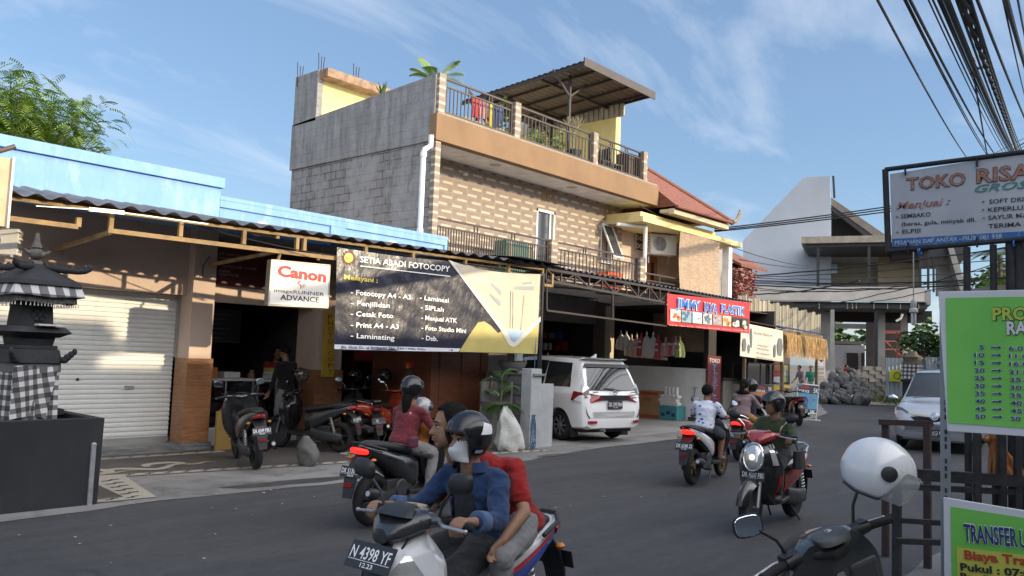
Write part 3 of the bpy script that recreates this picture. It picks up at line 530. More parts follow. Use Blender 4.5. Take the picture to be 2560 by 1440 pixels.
# ---- black wall round the shrine, flared at its right end
zt = PY(262, 1045, 8.93).z; bw = thing('black_wall', 'low matt black enclosure wall standing in front of the shrine', 'wall')
m = MB(); xr0, xr1 = 3.69, PY(262, 1045, 8.93).x
m.ext([(-2, 8.93, 0), (xr0, 8.93, 0), (xr1, 8.93, zt), (-2, 8.93, zt-.03)], (0, .12, 0)); m.ext([(xr0, 9.052, 0), (xr0, 10.1, 0), (xr1, 10.1, zt), (xr1, 9.052, zt)], (-.11, 0, 0)); m.bb(-2, xr0-.112, 9.98, 10.1, 0, zt-.04); m.obj('wall', concrete('black_wall_paint', (.020, .023, .026), (.034, .037, .041), .25, 1.2, .2, (.05, .05, .048)), bw, 0, .004)
m = MB(); c = PY(142, 1020, 9.75); m.bb(c.x-.09, c.x+.06, 9.7, 9.9, zt-.02, PY(142, 1022, 9.75).z); m.obj('post_stub', M_STONE, bw, 0)
c = PG(221, 1263); t = thing('pipe_bollard', 'galvanised pipe bollard standing against the black wall', 'bollard', (c.x, c.y-.02, 0)); zb = PY(220, 1107, c.y).z; MB().cyl((0, 0, 0), (0.0, 0, zb-.03), .026, n=14).obj('post', mat('galvanised', (.35, .37, .38), .5, .5, var=.2, vs=9), t); MB().lathe([(.029, 0), (.029, .02), (.015, .034), (0, .036)], (0, 0, zb-.032)).obj('cap', mat('galvanised', 0), t)

# ================================================================ trees
def leafmat(name, a, b, r=.55):
    s = NT(name); s.col(s.ramp(s.noise(.9, 3), (.3, a), (.7, b))).set(r=r, spec=.3); s.p.inputs['Subsurface Weight'].default_value = 0; return s.m
M_BARK = mat('bark', (.10, .075, .055), .9, var=.35, vs=6, bump=.6, bs=18)
def tree(name, label, cat, base, crown, rad, nbr, nl, ll, mt, seed, kind='pinnate', group=None, trunk_r=.16):
    r_ = random.Random(seed); t = thing(name, label, cat, base, 0, group); cr_ = V(crown)-V(base); rad = V(rad); tr = MB(); lf = MB()
    fork = cr_*.55; tr.tube([(0, 0, 0), fork*.5+V((.1, .05, 0)), fork], [trunk_r, trunk_r*.8, trunk_r*.6], 10)
    for i in range(nbr):
        while 1:
            d = V((r_.uniform(-1, 1), r_.uniform(-1, 1), r_.uniform(-.7, 1)))
            if .35 < d.length < 1: break
        e = cr_ + V((d.x*rad.x, d.y*rad.y, d.z*rad.z)); mid = fork.lerp(e, .5)+V((0, 0, .15*rad.z)); tr.tube([fork, mid, e], [trunk_r*.3, trunk_r*.17, trunk_r*.05], 5)
        for k in range(nl):
            b = mid.lerp(e, r_.uniform(.25, 1.1)) + V([r_.gauss(0, .16)*q for q in rad]); a = r_.uniform(0, 2*pi); dr = V((cos(a), sin(a), r_.uniform(-.7, .35))).normalized()
            if kind == 'pinnate':
                sd_ = dr.cross(UP).normalized(); L_ = ll*r_.uniform(.6, 1.2)
                for j in range(7):
                    p = b + dr*(L_*j/7) - V((0, 0, L_*.5*(j/7)**2)); w = L_*.34*(1-.55*abs(j/7-.35))
                    for sg in (-1, 1): q = p + sd_*sg*w + dr*w*.5 - V((0, 0, w*.35)); o = (dr*.10*L_); lf.quad(p-o*.3, q-o*.3, q+o*.25, p+o*.6)
            else:
                n = V((r_.gauss(0, 1), r_.gauss(0, 1), r_.gauss(.6, 1))).normalized(); a1, a2, _ = frame(n); L_ = ll*r_.uniform(.6, 1.3)
                lf.quad(b-a1*L_*.5, b+a2*L_*.28-n*L_*.06, b+a1*L_*.5, b-a2*L_*.28-n*L_*.06)
    tr.obj('trunk', M_BARK, t, 60); lf.obj('crown', mt, t, 0); return t
M_LF0 = leafmat('acacia_leaf', (.14, .25, .04), (.28, .40, .09)); M_LF1 = leafmat('feather_leaf', (.06, .13, .02), (.16, .26, .05)); M_LF2 = leafmat('dark_leaf', (.03, .065, .018), (.07, .13, .03))
c = PY(75, 320, 22); tree('feathery_tree', 'feathery green tree rising behind the blue parapet', 'tree', (c.x, 22, 0), (c.x-.2, 22, c.z+.15), (1.9, 2, 1.15), 40, 70, .36, M_LF0, 3)
# ================================================================ inside the photocopy shop
M_CARD = mat('brown_carton', (.32, .19, .09), .8, var=.12, vs=5); M_PALEG = mat('shelf_white', (.48, .48, .46), .5); M_GLASS = NT('clear_glass').col((.9, .95, .95)).set(r=.03, trans=1., ior=1.1).m
BOXC = [mat('pack_%s' % n, c, .5) for n, c in (('yellow', (.5, .36, .05)), ('blue', (.03, .08, .28)), ('red', (.35, .03, .03)), ('white', (.5, .5, .48)), ('green', (.05, .18, .10)), ('orange', (.45, .15, .03)), ('grey', (.18, .18, .18)))]
def showcase(name, label, x0, x1, y, zt):
    t = thing(name, label, 'display case', ((x0+x1)/2, y, .0)); w = (x1-x0)/2; m = MB().bb(-w, w, 0, .5, 0, .3).bb(-w, w, .48, .5, .3, zt); m.obj('base', M_PALEG, t, 0, .004)
    m = MB().bb(-w, w, -.01, .5, zt-.04, zt)
    for z in (.55, .8): m.bb(-w+.02, w-.02, .02, .46, z, z+.012)
    m.obj('shelf', M_PALEG, t, 0); m = MB()
    for x in (-w, -w*.15, w): m.box((x, 0, zt/2+.12), (.022, .022, zt-.28))
    m.obj('frame', M_ALU, t, 0); MB().bb(-w+.02, w-.02, .004, .008, .31, zt-.05).obj('pane', M_GLASS, t, 0)
    r_ = random.Random(int(x0*10)); n = 0
    for z in (.31, .562, .812):
        x = -w+.05
        while x < w-.1:
            ww, h = r_.uniform(.05, .2), r_.uniform(.05, .19); o = MB().bb(0, ww, 0, .2, 0, h).obj('stock_box', BOXC[r_.randrange(7)], None, 0, .003)
            o.location = (t.location.x+x, y+.08+r_.uniform(0, .1), z+.002); n += 1
            tag(o, ('small %s packet lying on a shelf inside the glass counter of the copy shop' % o.data.materials[0].name.split('_')[1]), 'packet', 'stock inside the glass counters')
            x += ww + r_.uniform(.005, .05)
    return t
showcase('glass_counter', 'left glass display counter with aluminium frame inside the copy shop', 6.95, 7.85, 12.95, 1.12)
showcase('glass_counter', 'right glass display counter behind the parked scooters in the copy shop', 7.95, 8.8, 12.95, 1.1)
for i, (x, y, z, w_, h_, k) in enumerate(((7.05, 13.2, 1.125, .35, .18, 5), (7.5, 13.2, 1.125, .3, .1, 3), (7.2, 15.6, 1.2, .5, .4, 6), (7.25, 15.6, 1.65, .45, .3, 4), (8.45, 13.25, 1.105, .28, .07, 3), (8.45, 13.25, 1.18, .26, .06, 3), (8.44, 13.24, 1.25, .25, .05, 0), (7.9, 15.7, 1.2, .4, .9, 1))):
    o = MB().bb(-w_/2, w_/2, -.15, .15, 0, h_).obj('paper_stack', BOXC[k], None, 0, .004, (x, y, z)); tag(o, ['flat orange carton on top of the left glass counter', 'pale paper ream on the left counter', 'grey stacked carton against the back wall of the copy shop', 'green carton on the grey one at the back of the copy shop', 'lowest paper ream on the right counter', 'middle paper ream on the right counter', 'topmost yellow-edged ream on the right counter', 'tall blue binder box at the back of the copy shop'][i], 'paper')
t = MB().bb(6.76, 8.9, 15.4, 15.9, .0, 1.2).obj('work_bench', M_DK, None, 0); tag(t, 'dark work bench at the back of the copy shop', 'bench')
t = thing('wall_poster', 'dim grey price poster hung inside the copy shop', 'poster', (7.95, 14.5, 2.05)); MB().bb(-.5, .5, 0, .02, -.32, .32).obj('sheet', mat('dim_poster', (.12, .14, .15), .6, vs=6), t, 0); m = MB(); [m.bb(-.4, .3-.1*(i % 3), -.004, 0, .2-i*.09, .225-i*.09) for i in range(6)]; m.obj('print', mat('poster_ink', (.3, .3, .3), .7), t, 0)
c = PG(527, 1128); t = thing('carton_sheet', 'folded yellow-brown carton leaning beside the wood tiled pillar', 'carton', (6.98, 12.3, .01)); MB().bb(-.14, .14, -.03, .03, 0, .62).obj('panel', mat('ochre_card', (.30, .19, .05), .8, vs=4), t, 0, .004); MB().quad((-.14, -.031, .62), (.14, -.031, .62), (.12, -.06, .66), (-.12, -.06, .66)).obj('flap', mat('ochre_card', 0), t, 0)
# right half: panelled room, fridge, wash stand, dividing wall
t = thing('panelled_room', 'small room clad in dark brown wood panels under the banner', 'room wall'); m = MB().bb(10.2, 11.72, 10.95, 11.05, .05, 3.2).bb(10.2, 10.3, 11.05, 12.6, .05, 3.2); m.obj('wall', M_WPAN, t, 0); m = MB(); [m.bb(x, x+.03, 10.935, 10.95, .05, 3.2) for x in (10.2, 10.42, 10.98, 11.5)]; m.bb(10.2, 11.72, 10.93, 10.95, .05, .1); m.obj('batten', M_WPAN, t, 0)
t = thing('drinks_fridge', 'red drinks fridge in the dark doorway behind the red scooters', 'fridge', (10.6, 13.6, .02)); MB().bb(-.3, .3, -.25, .3, 0, 1.75).obj('body', mat('fridge_red', (.16, .012, .012), .35), t, 0, .012); MB().bb(-.26, .26, -.262, -.25, .2, 1.42).obj('door', M_GLS, t, 0); MB().bb(.2, .22, -.29, -.262, .5, 1.2).obj('handle', M_RED, t, 0); MB().bb(-.28, .28, -.265, -.25, 1.46, 1.7).obj('header', mat('fridge_header', (.4, .03, .03), .4), t, 0)
c = PY(1022, 912, 11.2); t = thing('hanging_ornament', 'white red and gold paper ornament dangling under the banner', 'ornament', (c.x, 11.2, c.z)); MB().bb(-.1, .1, -.01, .01, -.05, .06).obj('card', M_RED, t, 0); MB().torus((-.03, -.015, -.02), (0, 1, 0), .035, .009).obj('ring', M_YEL, t); m = MB(); [m.tube([(0, 0, -.05), (.03*(i-4), -.01, -.2), (.05*(i-4), 0, -.42)], [.006, .006, .002], 5) for i in range(9)]; m.obj('tinsel', mat('dark_tinsel', (.06, .06, .04), .4), t)
M_BLOCK = concrete('grey_block', (.15, .15, .145), (.27, .265, .25), .5, 1.5, .3); M_PLAST = concrete('pale_plaster', (.34, .36, .37), (.48, .50, .50), .35, 2, .2, (.2, .2, .2))
t = thing('block_wall', 'low grey concrete block dividing wall between the two forecourts', 'wall'); m = MB(); r_ = random.Random(4)
for k in range(7):
    for j in range(4): y0 = 9.98+j*.4-(.2 if k % 2 else 0); y0 = max(y0, 9.98); m.bb(11.66+r_.uniform(-.006, .006), 11.84, y0+.006, min(y0+.394, 11.5), k*.19+.006, k*.19+.184)
m.bb(11.68, 11.83, 9.98, 11.5, .02, 1.32); m.obj('wall', M_BLOCK, t, 0, .006); MB().bb(11.6, 11.9, 9.74, 9.98, 0, 1.46).obj('pier', M_PLAST, t, 0, .008); MB().bb(11.64, 11.95, 9.7, 11.5, 1.33, 1.37).obj('coping', M_BLOCK, t, 0)
c = PG(1368, 1118); t = thing('plaster_pier', 'free standing pale plastered pier beside the parked white car', 'pillar', (c.x, c.y+.1, 0)); zt_ = PY(1368, 960, c.y).z; MB().bb(-.19, .19, -.06, .06, 0, zt_).obj('post', M_PLAST, t, 0, .006)
t = thing('frame_pillar', 'white framed gate pillar behind the dividing wall, next to the post', 'pillar', (12.1, 10.6, 0)); MB().bb(-.12, .12, -.1, .1, 0, 2.4).obj('post', M_PLAST, t, 0, .005); MB().bb(-.08, .08, -.11, -.1, 1.5, 2.2).obj('panel', M_PLAST, t, 0)
# black post, rope
c = PG(1341, 1117); t = thing('steel_post', 'slim black steel post at the right end of the banner', 'post', (c.x, c.y, 0)); MB().cyl((0, 0, 0), (0, 0, 3.22), .045, n=12).obj('post', mat('black_steel', (.018, .018, .02), .45, .4, vs=9), t); MB().bar((.05, 0, 3.05), (.28, -.03, 3.05), .05).bar((.26, -.03, 3.05), (.26, -.03, 3.28), .05).obj('bracket', M_YSTEEL, t, 0)
m = MB(); r_ = random.Random(2); c = V((c.x-.32, c.y-.14, 0))
for k in range(9): m.tube([c + V((.05*sin(j*.9+k)+(k-4)*.012, -.02-.02*cos(j*.7+k*2), .62-.6*sin(pi*j/12))) for j in range(13)], .007, 5)
m.tube([c+V((0, 0, .62)), c+V((.06, .05, 1.05)), c+V((.14, .1, 1.6)), c+V((.2, .14, 2.2))], .006, 5); t = m.obj('rope_coil', mat('faded_blue_rope', (.06, .14, .24), .8, var=.3, vs=20)); tag(t, 'tangled faded blue rope coil hanging by the black post', 'rope')
# wash stand
c = PY(1200, 1060, 10.2); t = thing('wash_stand', 'grey concrete hand wash stand with white tap in front of the brown panels', 'wash basin', (11.2, 10.25, 0)); MB().bb(-.2, .3, -.12, .2, 0, .68).bb(.24, .3, -.16, .22, 0, 1.2).bb(-.2, .24, .14, .2, .68, 1.2).obj('stand', M_BLOCK, t, 0, .005)
m = MB(); m.sup([((0, 0, .68), (.2, 0, 0), (0, .16, 0), 5), ((0, 0, .84), (.26, 0, 0), (0, .2, 0), 5), ((0, 0, .84), (.22, 0, 0), (0, .16, 0), 5), ((0, 0, .74), (.16, 0, 0), (0, .12, 0), 5)], 20); m.obj('basin', mat('basin_stone', (.17, .15, .125), .8, bump=.3), t, 40)
MB().tube([(0, .15, .98), (0, .02, 1.0), (0, -.06, .99), (0, -.08, .94)], .016, 8).obj('tap', mat('white_plastic', (.7, .7, .68), .35), t); MB().bar((-.1, .1, 1.02), (.1, .1, 1.02), .03, .015).obj('ledge', mat('white_plastic', 0), t, 0)
t = thing('soap_bottle', 'amber soap pump bottle standing on the wash stand tap ledge', 'bottle', (11.2, 10.35, 1.03)); MB().lathe([(.04, 0), (.042, .12), (.03, .16), (.012, .175), (.012, .2)]).obj('bottle', mat('amber_plastic', (.14, .10, .06), .25), t); MB().tube([(0, 0, .2), (0, 0, .25), (-.06, 0, .26)], .01, 8).obj('pump', mat('white_plastic', 0), t)
# white sack and the palm in it
def frond(m, base, d, L, w, n=16, droop=.5, up_=.6):
    d = V(d).normalized(); sd_ = d.cross(UP).normalized(); pts = []
    for i in range(n+1): t = i/n; pts.append(V(base) + d*L*t*(1-.15*t) + UP*L*(up_*t - droop*t*t))
    m.tube(pts, [max(.002, .008*(1-t/n)) for t in range(n+1)], 5)
    for i in range(3, n+1):
        ww = w*sin(pi*min(.97, i/n*.85+.1))
        for sg in (-1, 1):
            p = pts[i]; tg = (pts[i]-pts[i-1]).normalized(); q = p + sd_*sg*ww + tg*ww*.75 - UP*ww*.35; k = tg*.0055+UP*.0015; mid = p.lerp(q, .5)+UP*ww*.08; m.quad(p-k, mid-k*1.3, q, mid+k*1.3, p+k)
M_PALM = leafmat('palm_leaf', (.025, .06, .015), (.06, .12, .03)); c = PY(1262, 1105, 9.75)
t = thing('white_sack', 'crumpled white woven sack slumped against the block wall', 'sack', (11.05, 9.75, 0)); m = MB(); rings = []
for z, r_, ox in ((0, .22, .06), (.05, .27, .06), (.16, .28, .05), (.3, .25, .02), (.45, .21, -.02), (.58, .16, -.07), (.7, .10, -.11), (.78, .035, -.14)): rings.append([V((ox+r_*cos(a)*(1+.45*noise.noise(V((cos(a)*1.5, sin(a)*1.5, z*4)))+.14*noise.noise(V((cos(a)*5, sin(a)*5, z*9)))), r_*.8*sin(a)*(1+.45*noise.noise(V((cos(a)*1.5, sin(a)*1.5, z*4+4)))+.14*noise.noise(V((cos(a)*5, sin(a)*5, z*9+4)))), z+.02*sin(a*4))) for a in [2*pi*j/32 for j in range(32)]])
m.loft(rings, False).quad(*[p for p in rings[0]]); s = NT('woven_sack'); s.col(s.ramp(s.noise(4, 5), (.3, (.46, .46, .43)), (.7, (.62, .62, .58)))).set(r=.7); s.bump(s.noise(7, 5, .6), .8, .04); m.obj('bag', s.m, t, 80)
t = thing('palm_plant', 'young palm with long fronds growing behind the white sack', 'plant', (11.0, 9.95, 0)); m = MB(); m.tube([(-.1, 0, 0), (-.02, 0, .6), (.03, 0, 1.0), (.03, 0, 1.35)], [.02, .018, .012, .008], 7); m.obj('stem', mat('palm_stem', (.10, .12, .04), .6), t); m = MB(); r_ = random.Random(8)
for i in range(9): a = r_.uniform(0, 6.28); frond(m, (.03, 0, .85+.06*i), (cos(a), sin(a)*.7, .35), r_.uniform(.5, .75), .13, 18, .75, .5)
for i in range(22): a = r_.uniform(0, 6.28); frond(m, (.12, .02, .75), (cos(a), sin(a)*.6, .2), r_.uniform(.35, .6), .11, 17, .8, .35)
m.obj('fronds', M_PALM, t, 0)
c = PY(1305, 925, 10.3); t = thing('planter_bowl', 'carved grey stone planter bowl resting on the dividing wall', 'planter', (11.75, 10.35, 1.372)); MB().lathe([(.1, 0), (.2, .04), (.26, .14), (.28, .2), (.24, .2), (.2, .16), (0, .15)]).obj('bowl', M_BLOCK, t, 40); m = MB(); [frond(m, (0, 0, .15), (cos(a), sin(a), .3), .36, .05, 10, .5, .35) for a in (0, 1, 2.1, 3, 4, 5.2)]; m.obj('foliage', M_PALM, t, 0)
c = PG(766, 1165); t = MB(); t.ell((0, 0, 0), (.15, .17, .22), 24, 16); t.v = [tuple(V(v)*(1+.5*noise.noise(V(v)*4.2)+.18*noise.noise(V(v)*11)+.05*noise.noise(V(v)*30))+V((0, 0, .19))) for v in t.v]; t = t.obj('rock', concrete('rough_rock', (.10, .10, .095), (.19, .19, .18), .3, 6, .5), None, 80, 0, (c.x, c.y, .01)); tag(t, 'single rough grey rock wedging the parked black scooter stand on the forecourt', 'rock')

# ================================================================ three storey house
def tiles():
    s = NT('stone_look_tile'); z = s.n('SeparateXYZ'); s.l(s.tc, z.inputs[0]); X_ = s.math('ADD', z.outputs[0], z.outputs[1]); Z_ = z.outputs[2]; rowh = .0575; col_ = .50
    row = s.math('FLOOR', s.math('DIVIDE', Z_, rowh)); w = s.n('TexWhiteNoise', noise_dimensions='2D'); cv = s.n('CombineXYZ')
    # every tile column repeats one printed panel: rows of thin bricks, pale ones scattered
    mod = s.math('MODULO', row, 6.); u = s.math('DIVIDE', s.math('ADD', X_, s.math('MULTIPLY', s.math('FLOOR', s.math('DIVIDE', mod, 3.)), .0)), col_); cellx = s.math('FLOOR', s.math('MULTIPLY', u, 2.)); s.l(s.math('MODULO', cellx, 2.), cv.inputs[0]); s.l(mod, cv.inputs[1]); s.l(cv.outputs[0], w.inputs[0])
    tone = s.ramp(w.outputs[0], (.0, (.27, .20, .15)), (.3, (.33, .255, .195)), (.55, (.25, .195, .15)), (.72, (.58, .46, .33)), (1, (.60, .49, .36)))
    fu = s.math('FRACT', u); a0 = s.math('ADD', s.math('MULTIPLY', s.math('GREATER_THAN', mod, 2.5), .30), .03); pale = s.math('MULTIPLY', s.math('MULTIPLY', s.math('GREATER_THAN', fu, a0), s.math('LESS_THAN', fu, s.math('ADD', a0, .64))), s.math('LESS_THAN', s.math('MODULO', row, 3.), .5)); tone = s.mix(s.math('MULTIPLY', w.outputs[0], .35), s.ramp(s.noise(26, 4, .6, s.map((.3, .3, 3))), (.3, (.21, .165, .125)), (.7, (.31, .245, .19))), (.16, .125, .095)); tone = s.mix(s.math('MULTIPLY', pale, .9), tone, (.56, .455, .34))
    g1 = s.math('LESS_THAN', s.math('FRACT', s.math('DIVIDE', X_, col_)), .014); g2 = s.math('LESS_THAN', s.math('FRACT', s.math('DIVIDE', Z_, rowh)), .05); c = s.mix(s.math('MULTIPLY', g2, .45), tone, (.14, .11, .085)); c = s.mix(s.math('MULTIPLY', g1, .7), c, (.60, .5, .38))
    s.col(c).set(r=.55); return s.m
M_TILE = tiles(); M_SOFF = mat('white_soffit', (.84, .82, .79), .8); M_PLAS = mat('cream_plaster', (.60, .46, .36), .8); M_PALEY = mat('pale_yellow', (.78, .66, .28), .75, var=.08); M_RAIL = mat('dark_rail', (.055, .045, .042), .45, .3, var=.1)
def beam_mat():
    s = NT('tan_beam'); a = s.noise(1.2, 6); b = s.noise(3, 7, .75, s.map((1.6, 1, .25))); z = s.n('SeparateXYZ'); s.l(s.tc, z.inputs[0]); up_ = s.ramp(z.outputs[2], (.0, 0), (1, 1)); c = s.ramp(a, (.3, (.205, .125, .065)), (.7, (.27, .165, .085))); c = s.mix(s.ramp(b, (.55, 0), (.78, .5)), c, (.20, .13, .08)); s.col(c).set(r=.8); return s.m
def sidewall():
    s = NT('raw_block_wall'); z = s.n('SeparateXYZ'); s.l(s.tc, z.inputs[0]); cv = s.n('CombineXYZ'); s.l(z.outputs[1], cv.inputs[0]); s.l(z.outputs[2], cv.inputs[1]); br = s.n('TexBrick'); s.l(cv.outputs[0], br.inputs[0])
    for k, v in (('Scale', 1.), ('Brick Width', .40), ('Row Height', .20), ('Mortar Size', .012), ('Mortar Smooth', .4)): br.inputs[k].default_value = v
    br.inputs[1].default_value = (.21, .205, .195, 1); br.inputs[2].default_value = (.26, .255, .245, 1); br.inputs[3].default_value = (.09, .088, .085, 1)
    rn = s.noise(.8, 7, .7, s.map((1, 1.3, .55))); dr = s.noise(2.2, 8, .75, s.map((1, 1.6, .22))); sm = s.mix(s.noise(1.6, 9, .7), (.15, .155, .155), (.42, .42, .41)); c = s.mix(s.ramp(s.math('ADD', s.math('MULTIPLY', rn, .6), s.math('MULTIPLY', s.noise(2.6, 8, .7), .4)), (.46, 0), (.53, 1)), br.outputs[0], sm)
    c2 = s.mix(s.ramp(dr, (.52, 0), (.7, .8)), c, (.065, .065, .065)); zz_ = s.math('GREATER_THAN', z.outputs[2], 6.28); c3 = s.mix(s.ramp(dr, (.45, 0), (.75, .75)), sm, (.05, .05, .052)); c = s.mix(zz_, s.mix(s.ramp(s.noise(5, 6), (.5, 0), (.8, .4)), c2, (.42, .41, .39)), c3)
    s.col(c).set(r=.9); s.bump(s.math('ADD', br.outputs[1], s.noise(14, 6)), .7, .02); return s.m
M_SIDE = sidewall(); YB, YW, XL, XR = 12.8, 14., 11.83, 20.72; ZB0, ZB1 = 6.25, 6.84
hs = thing('three_storey_house', 'three storey house with patterned tile front, raw grey side wall and roof terrace', 'house')
m = MB().ext([(XL, 12.98, 3.4), (XL, 18.3, 3.4), (XL, 18.3, 6.25), (XL, 12.98, 6.25)], (.14, 0, 0)); m.ext([(XL-.04, 12.9, 6.25), (XL-.04, 18.35, 6.25), (XL-.04, 18.35, 7.45), (XL-.04, 17.3, 7.5), (XL-.04, 12.9, 7.72)], (.17, 0, 0)); m.bb(XL-.04, XL+.13, 17.3, 18.3, 7.4, 8.72); m.bb(XL-.03, XL+.02, 14.35, 14.5, 3.4, 6.1); m.obj('side_wall', M_SIDE, hs, 0, .01)
MB().bb(XL, XL+.15, 12.85, 12.98, 3.5, ZB0).obj('corner_tile', M_TILE, hs, 0)
dx0, dx1, dz1 = PY(1342, 520, YW).x, PY(1388, 530, YW).x, PY(1342, 520, YW).z; wx0, wx1, wz1, wz0 = PY(1503, 558, YW).x, PY(1529, 562, YW).x, PY(1503, 557, YW).z, PY(1545, 660, YW).z
m = MB().bb(XL+.14, dx0, YW, YW+.15, 3.5, ZB0).bb(dx0, dx1, YW, YW+.15, dz1, ZB0).bb(dx1, wx0, YW, YW+.15, 3.5, ZB0).bb(wx0, wx1, YW, YW+.15, wz1, ZB0).bb(wx0, wx1, YW, YW+.15, 3.5, wz0).bb(wx1, XR, YW, YW+.15, 3.5, ZB0); m.obj('front_wall', M_TILE, hs, 0)
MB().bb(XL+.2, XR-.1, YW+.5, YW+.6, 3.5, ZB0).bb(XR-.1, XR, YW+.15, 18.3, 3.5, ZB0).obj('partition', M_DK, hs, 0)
M_UPVC = mat('white_upvc', (.80, .80, .76), .35, var=0)
f = MB(); [f.bb(*q) for q in ((dx0, dx0+.06, YW-.01, YW+.1, 3.6, dz1), (dx1-.06, dx1, YW-.01, YW+.1, 3.6, dz1), (dx0, dx1, YW-.01, YW+.1, dz1-.07, dz1), (dx1-.2, dx1-.14, YW+.02, YW+.08, 3.6, dz1-.07))]; df = f.obj('balcony_door', M_UPVC, hs, 0); MB().bb(dx0+.06, dx1-.2, YW+.05, YW+.06, 3.62, dz1-.08).obj('pane', NT('tinted_glass').col((.05, .06, .07)).set(r=.04, spec=.9).m, df, 0)
f = MB(); [f.bb(*q) for q in ((wx0, wx0+.04, YW-.01, YW+.1, wz0, wz1), (wx1-.04, wx1, YW-.01, YW+.1, wz0, wz1), (wx0, wx1, YW-.01, YW+.1, wz0, wz0+.04), (wx0, wx1, YW-.01, YW+.1, wz1-.04, wz1))]; f.obj('window_frame', M_UPVC, hs, 0)
h_ = wz1-wz0; tilt = MX.Rotation(radians(-24), 3, 'X'); wf = MB(); cc = V(((wx0+wx1)/2, YW-.02, wz1-.02)); hw = (wx1-wx0)/2
for c_, sz in (((-hw+.03, 0, -h_/2), (.05, .04, h_)), ((hw-.03, 0, -h_/2), (.05, .04, h_)), ((0, 0, -.03), (2*hw-.11, .04, .05)), ((0, 0, -h_+.03), (2*hw-.11, .04, .05))): wf.box(cc + tilt @ V(c_), sz, rot=tilt)
sa = wf.obj('open_window_sash', M_UPVC, hs, 0); MB().box(cc + tilt @ V((0, 0, -h_/2)), (2*hw-.1, .01, h_-.1), rot=tilt).obj('pane', MATS['tinted_glass'], sa, 0); MB().bb(wx0-.06, wx1+.06, YW-.1, YW-.011, wz0-.06, wz0-.002).obj('window_sill', M_UPVC, hs, 0)
M_VENT = mat('ochre_vent', (.30, .20, .10), .8); 
for px in (1358, 1370, 1383, 1512, 1523): c = PY(px, 490 if px < 1400 else 527, YW); MB().bb(c.x-.07, c.x+.07, YW-.012, YW-.002, c.z-.16, c.z+.16).obj('vent_slot', M_VENT, hs, 0)
c = PY(1160, 437, YW); MB().tube([(c.x, YW, c.z), (c.x, YW-.1, c.z)], .03, 10).obj('outlet_pipe', M_UPVC, hs)
bm_ = MB().bb(XL-.05, XR+.1, YB, YB+.22, ZB0, ZB1); bm_.obj('roof_beam', beam_mat(), hs, 0, .008); MB().bb(XL+.14, XR+.1, YB+.22, 18.2, ZB0+.02, ZB1-.1).obj('soffit', M_SOFF, hs, 0); MB().bb(XL+.0, XR+.05, YB+.02, YB+.3, ZB1, ZB1+.05).obj('coping', M_TILE, hs, 0)
for px, py in ((1240, 385), (1430, 445)): c = PY(px, py, 13.4); MB().lathe([(0, 0), (.14, 0), (.15, .008)], (c.x, 13.4, ZB0+.012), (0, 0, 1), 20).obj('ceiling_light', mat('light_cover', (.50, .47, .44), .6), hs)
# terrace pillars and rails
def rail(name, par, x0, x1, y, z0, z1, n, post_ends=True):
    m = MB(); m.bar((x0, y, z1), (x1, y, z1), .05, .04).bar((x0, y, z1-.17), (x1, y, z1-.17), .035).bar((x0, y, z0+.06), (x1, y, z0+.06), .035); m.bar((x0+.03, y, z0), (x0+.03, y, z1), .06).bar((x1-.03, y, z0), (x1-.03, y, z1), .06)
    for f_ in ((.33, .66) if x1-x0 < 5 else (.25, .5, .75)): x = x0+(x1-x0)*f_; m.bar((x-.05, y, z1-.17), (x-.05, y, z1), .025).bar((x+.05, y, z1-.17), (x+.05, y, z1), .025)
    for i in range(n): x = x0+.1+(x1-x0-.2)*i/(n-1); m.bar((x, y, z0+.06), (x, y, z1-.17), .02)
    return m.obj(name, M_RAIL, par, 0)
pxs = [PY(p, 300, YB+.1).x for p in (1098, 1290, 1487, 1612)]; zp = [PY(1098, 178, YB).z]*4
for x in pxs: MB().bb(x-.1, x+.1, YB+.03, YB+.23, ZB1+.05, zp[0]).obj('terrace_pillar', M_TILE, hs, 0)
for a, b, n in ((0, 1, 19), (1, 2, 21), (2, 3, 17)): rail('terrace_railing', hs, pxs[a]+.11, pxs[b]-.11, YB+.13, ZB1+.05, zp[0]-.05, n)
rz1 = PY(1085, 541, YB).z
for x in (PY(1385, 640, YB).x, PY(1606, 680, YB).x): MB().bb(x-.13, x+.13, YB-.02, YB+.2, 3.5, rz1+.03).obj('balcony_pillar', M_TILE, hs, 0)
x1_, x2_ = PY(1385, 640, YB).x, PY(1606, 680, YB).x; rail('balcony_railing', hs, XL+.1, x1_-.14, YB+.09, 3.62, rz1, 46); rail('balcony_railing', hs, x1_+.14, x2_-.14, YB+.09, 3.62, rz1, 24); MB().bb(XL, XR, YB-.05, YW-.001, 3.42, 3.6).obj('balcony_floor', M_SOFF, hs, 0)
m = MB()
for z in (4.06, 4.3): m.bar((XL+.3, YW-.03, z), (dx0-.1, YW-.03, z), .03); m.bar((dx1+.2, YW-.03, z), (wx0-.1, YW-.03, z), .03)
m.obj('tile_trim', mat('trim_grey', (.2, .2, .22), .4), hs, 0)
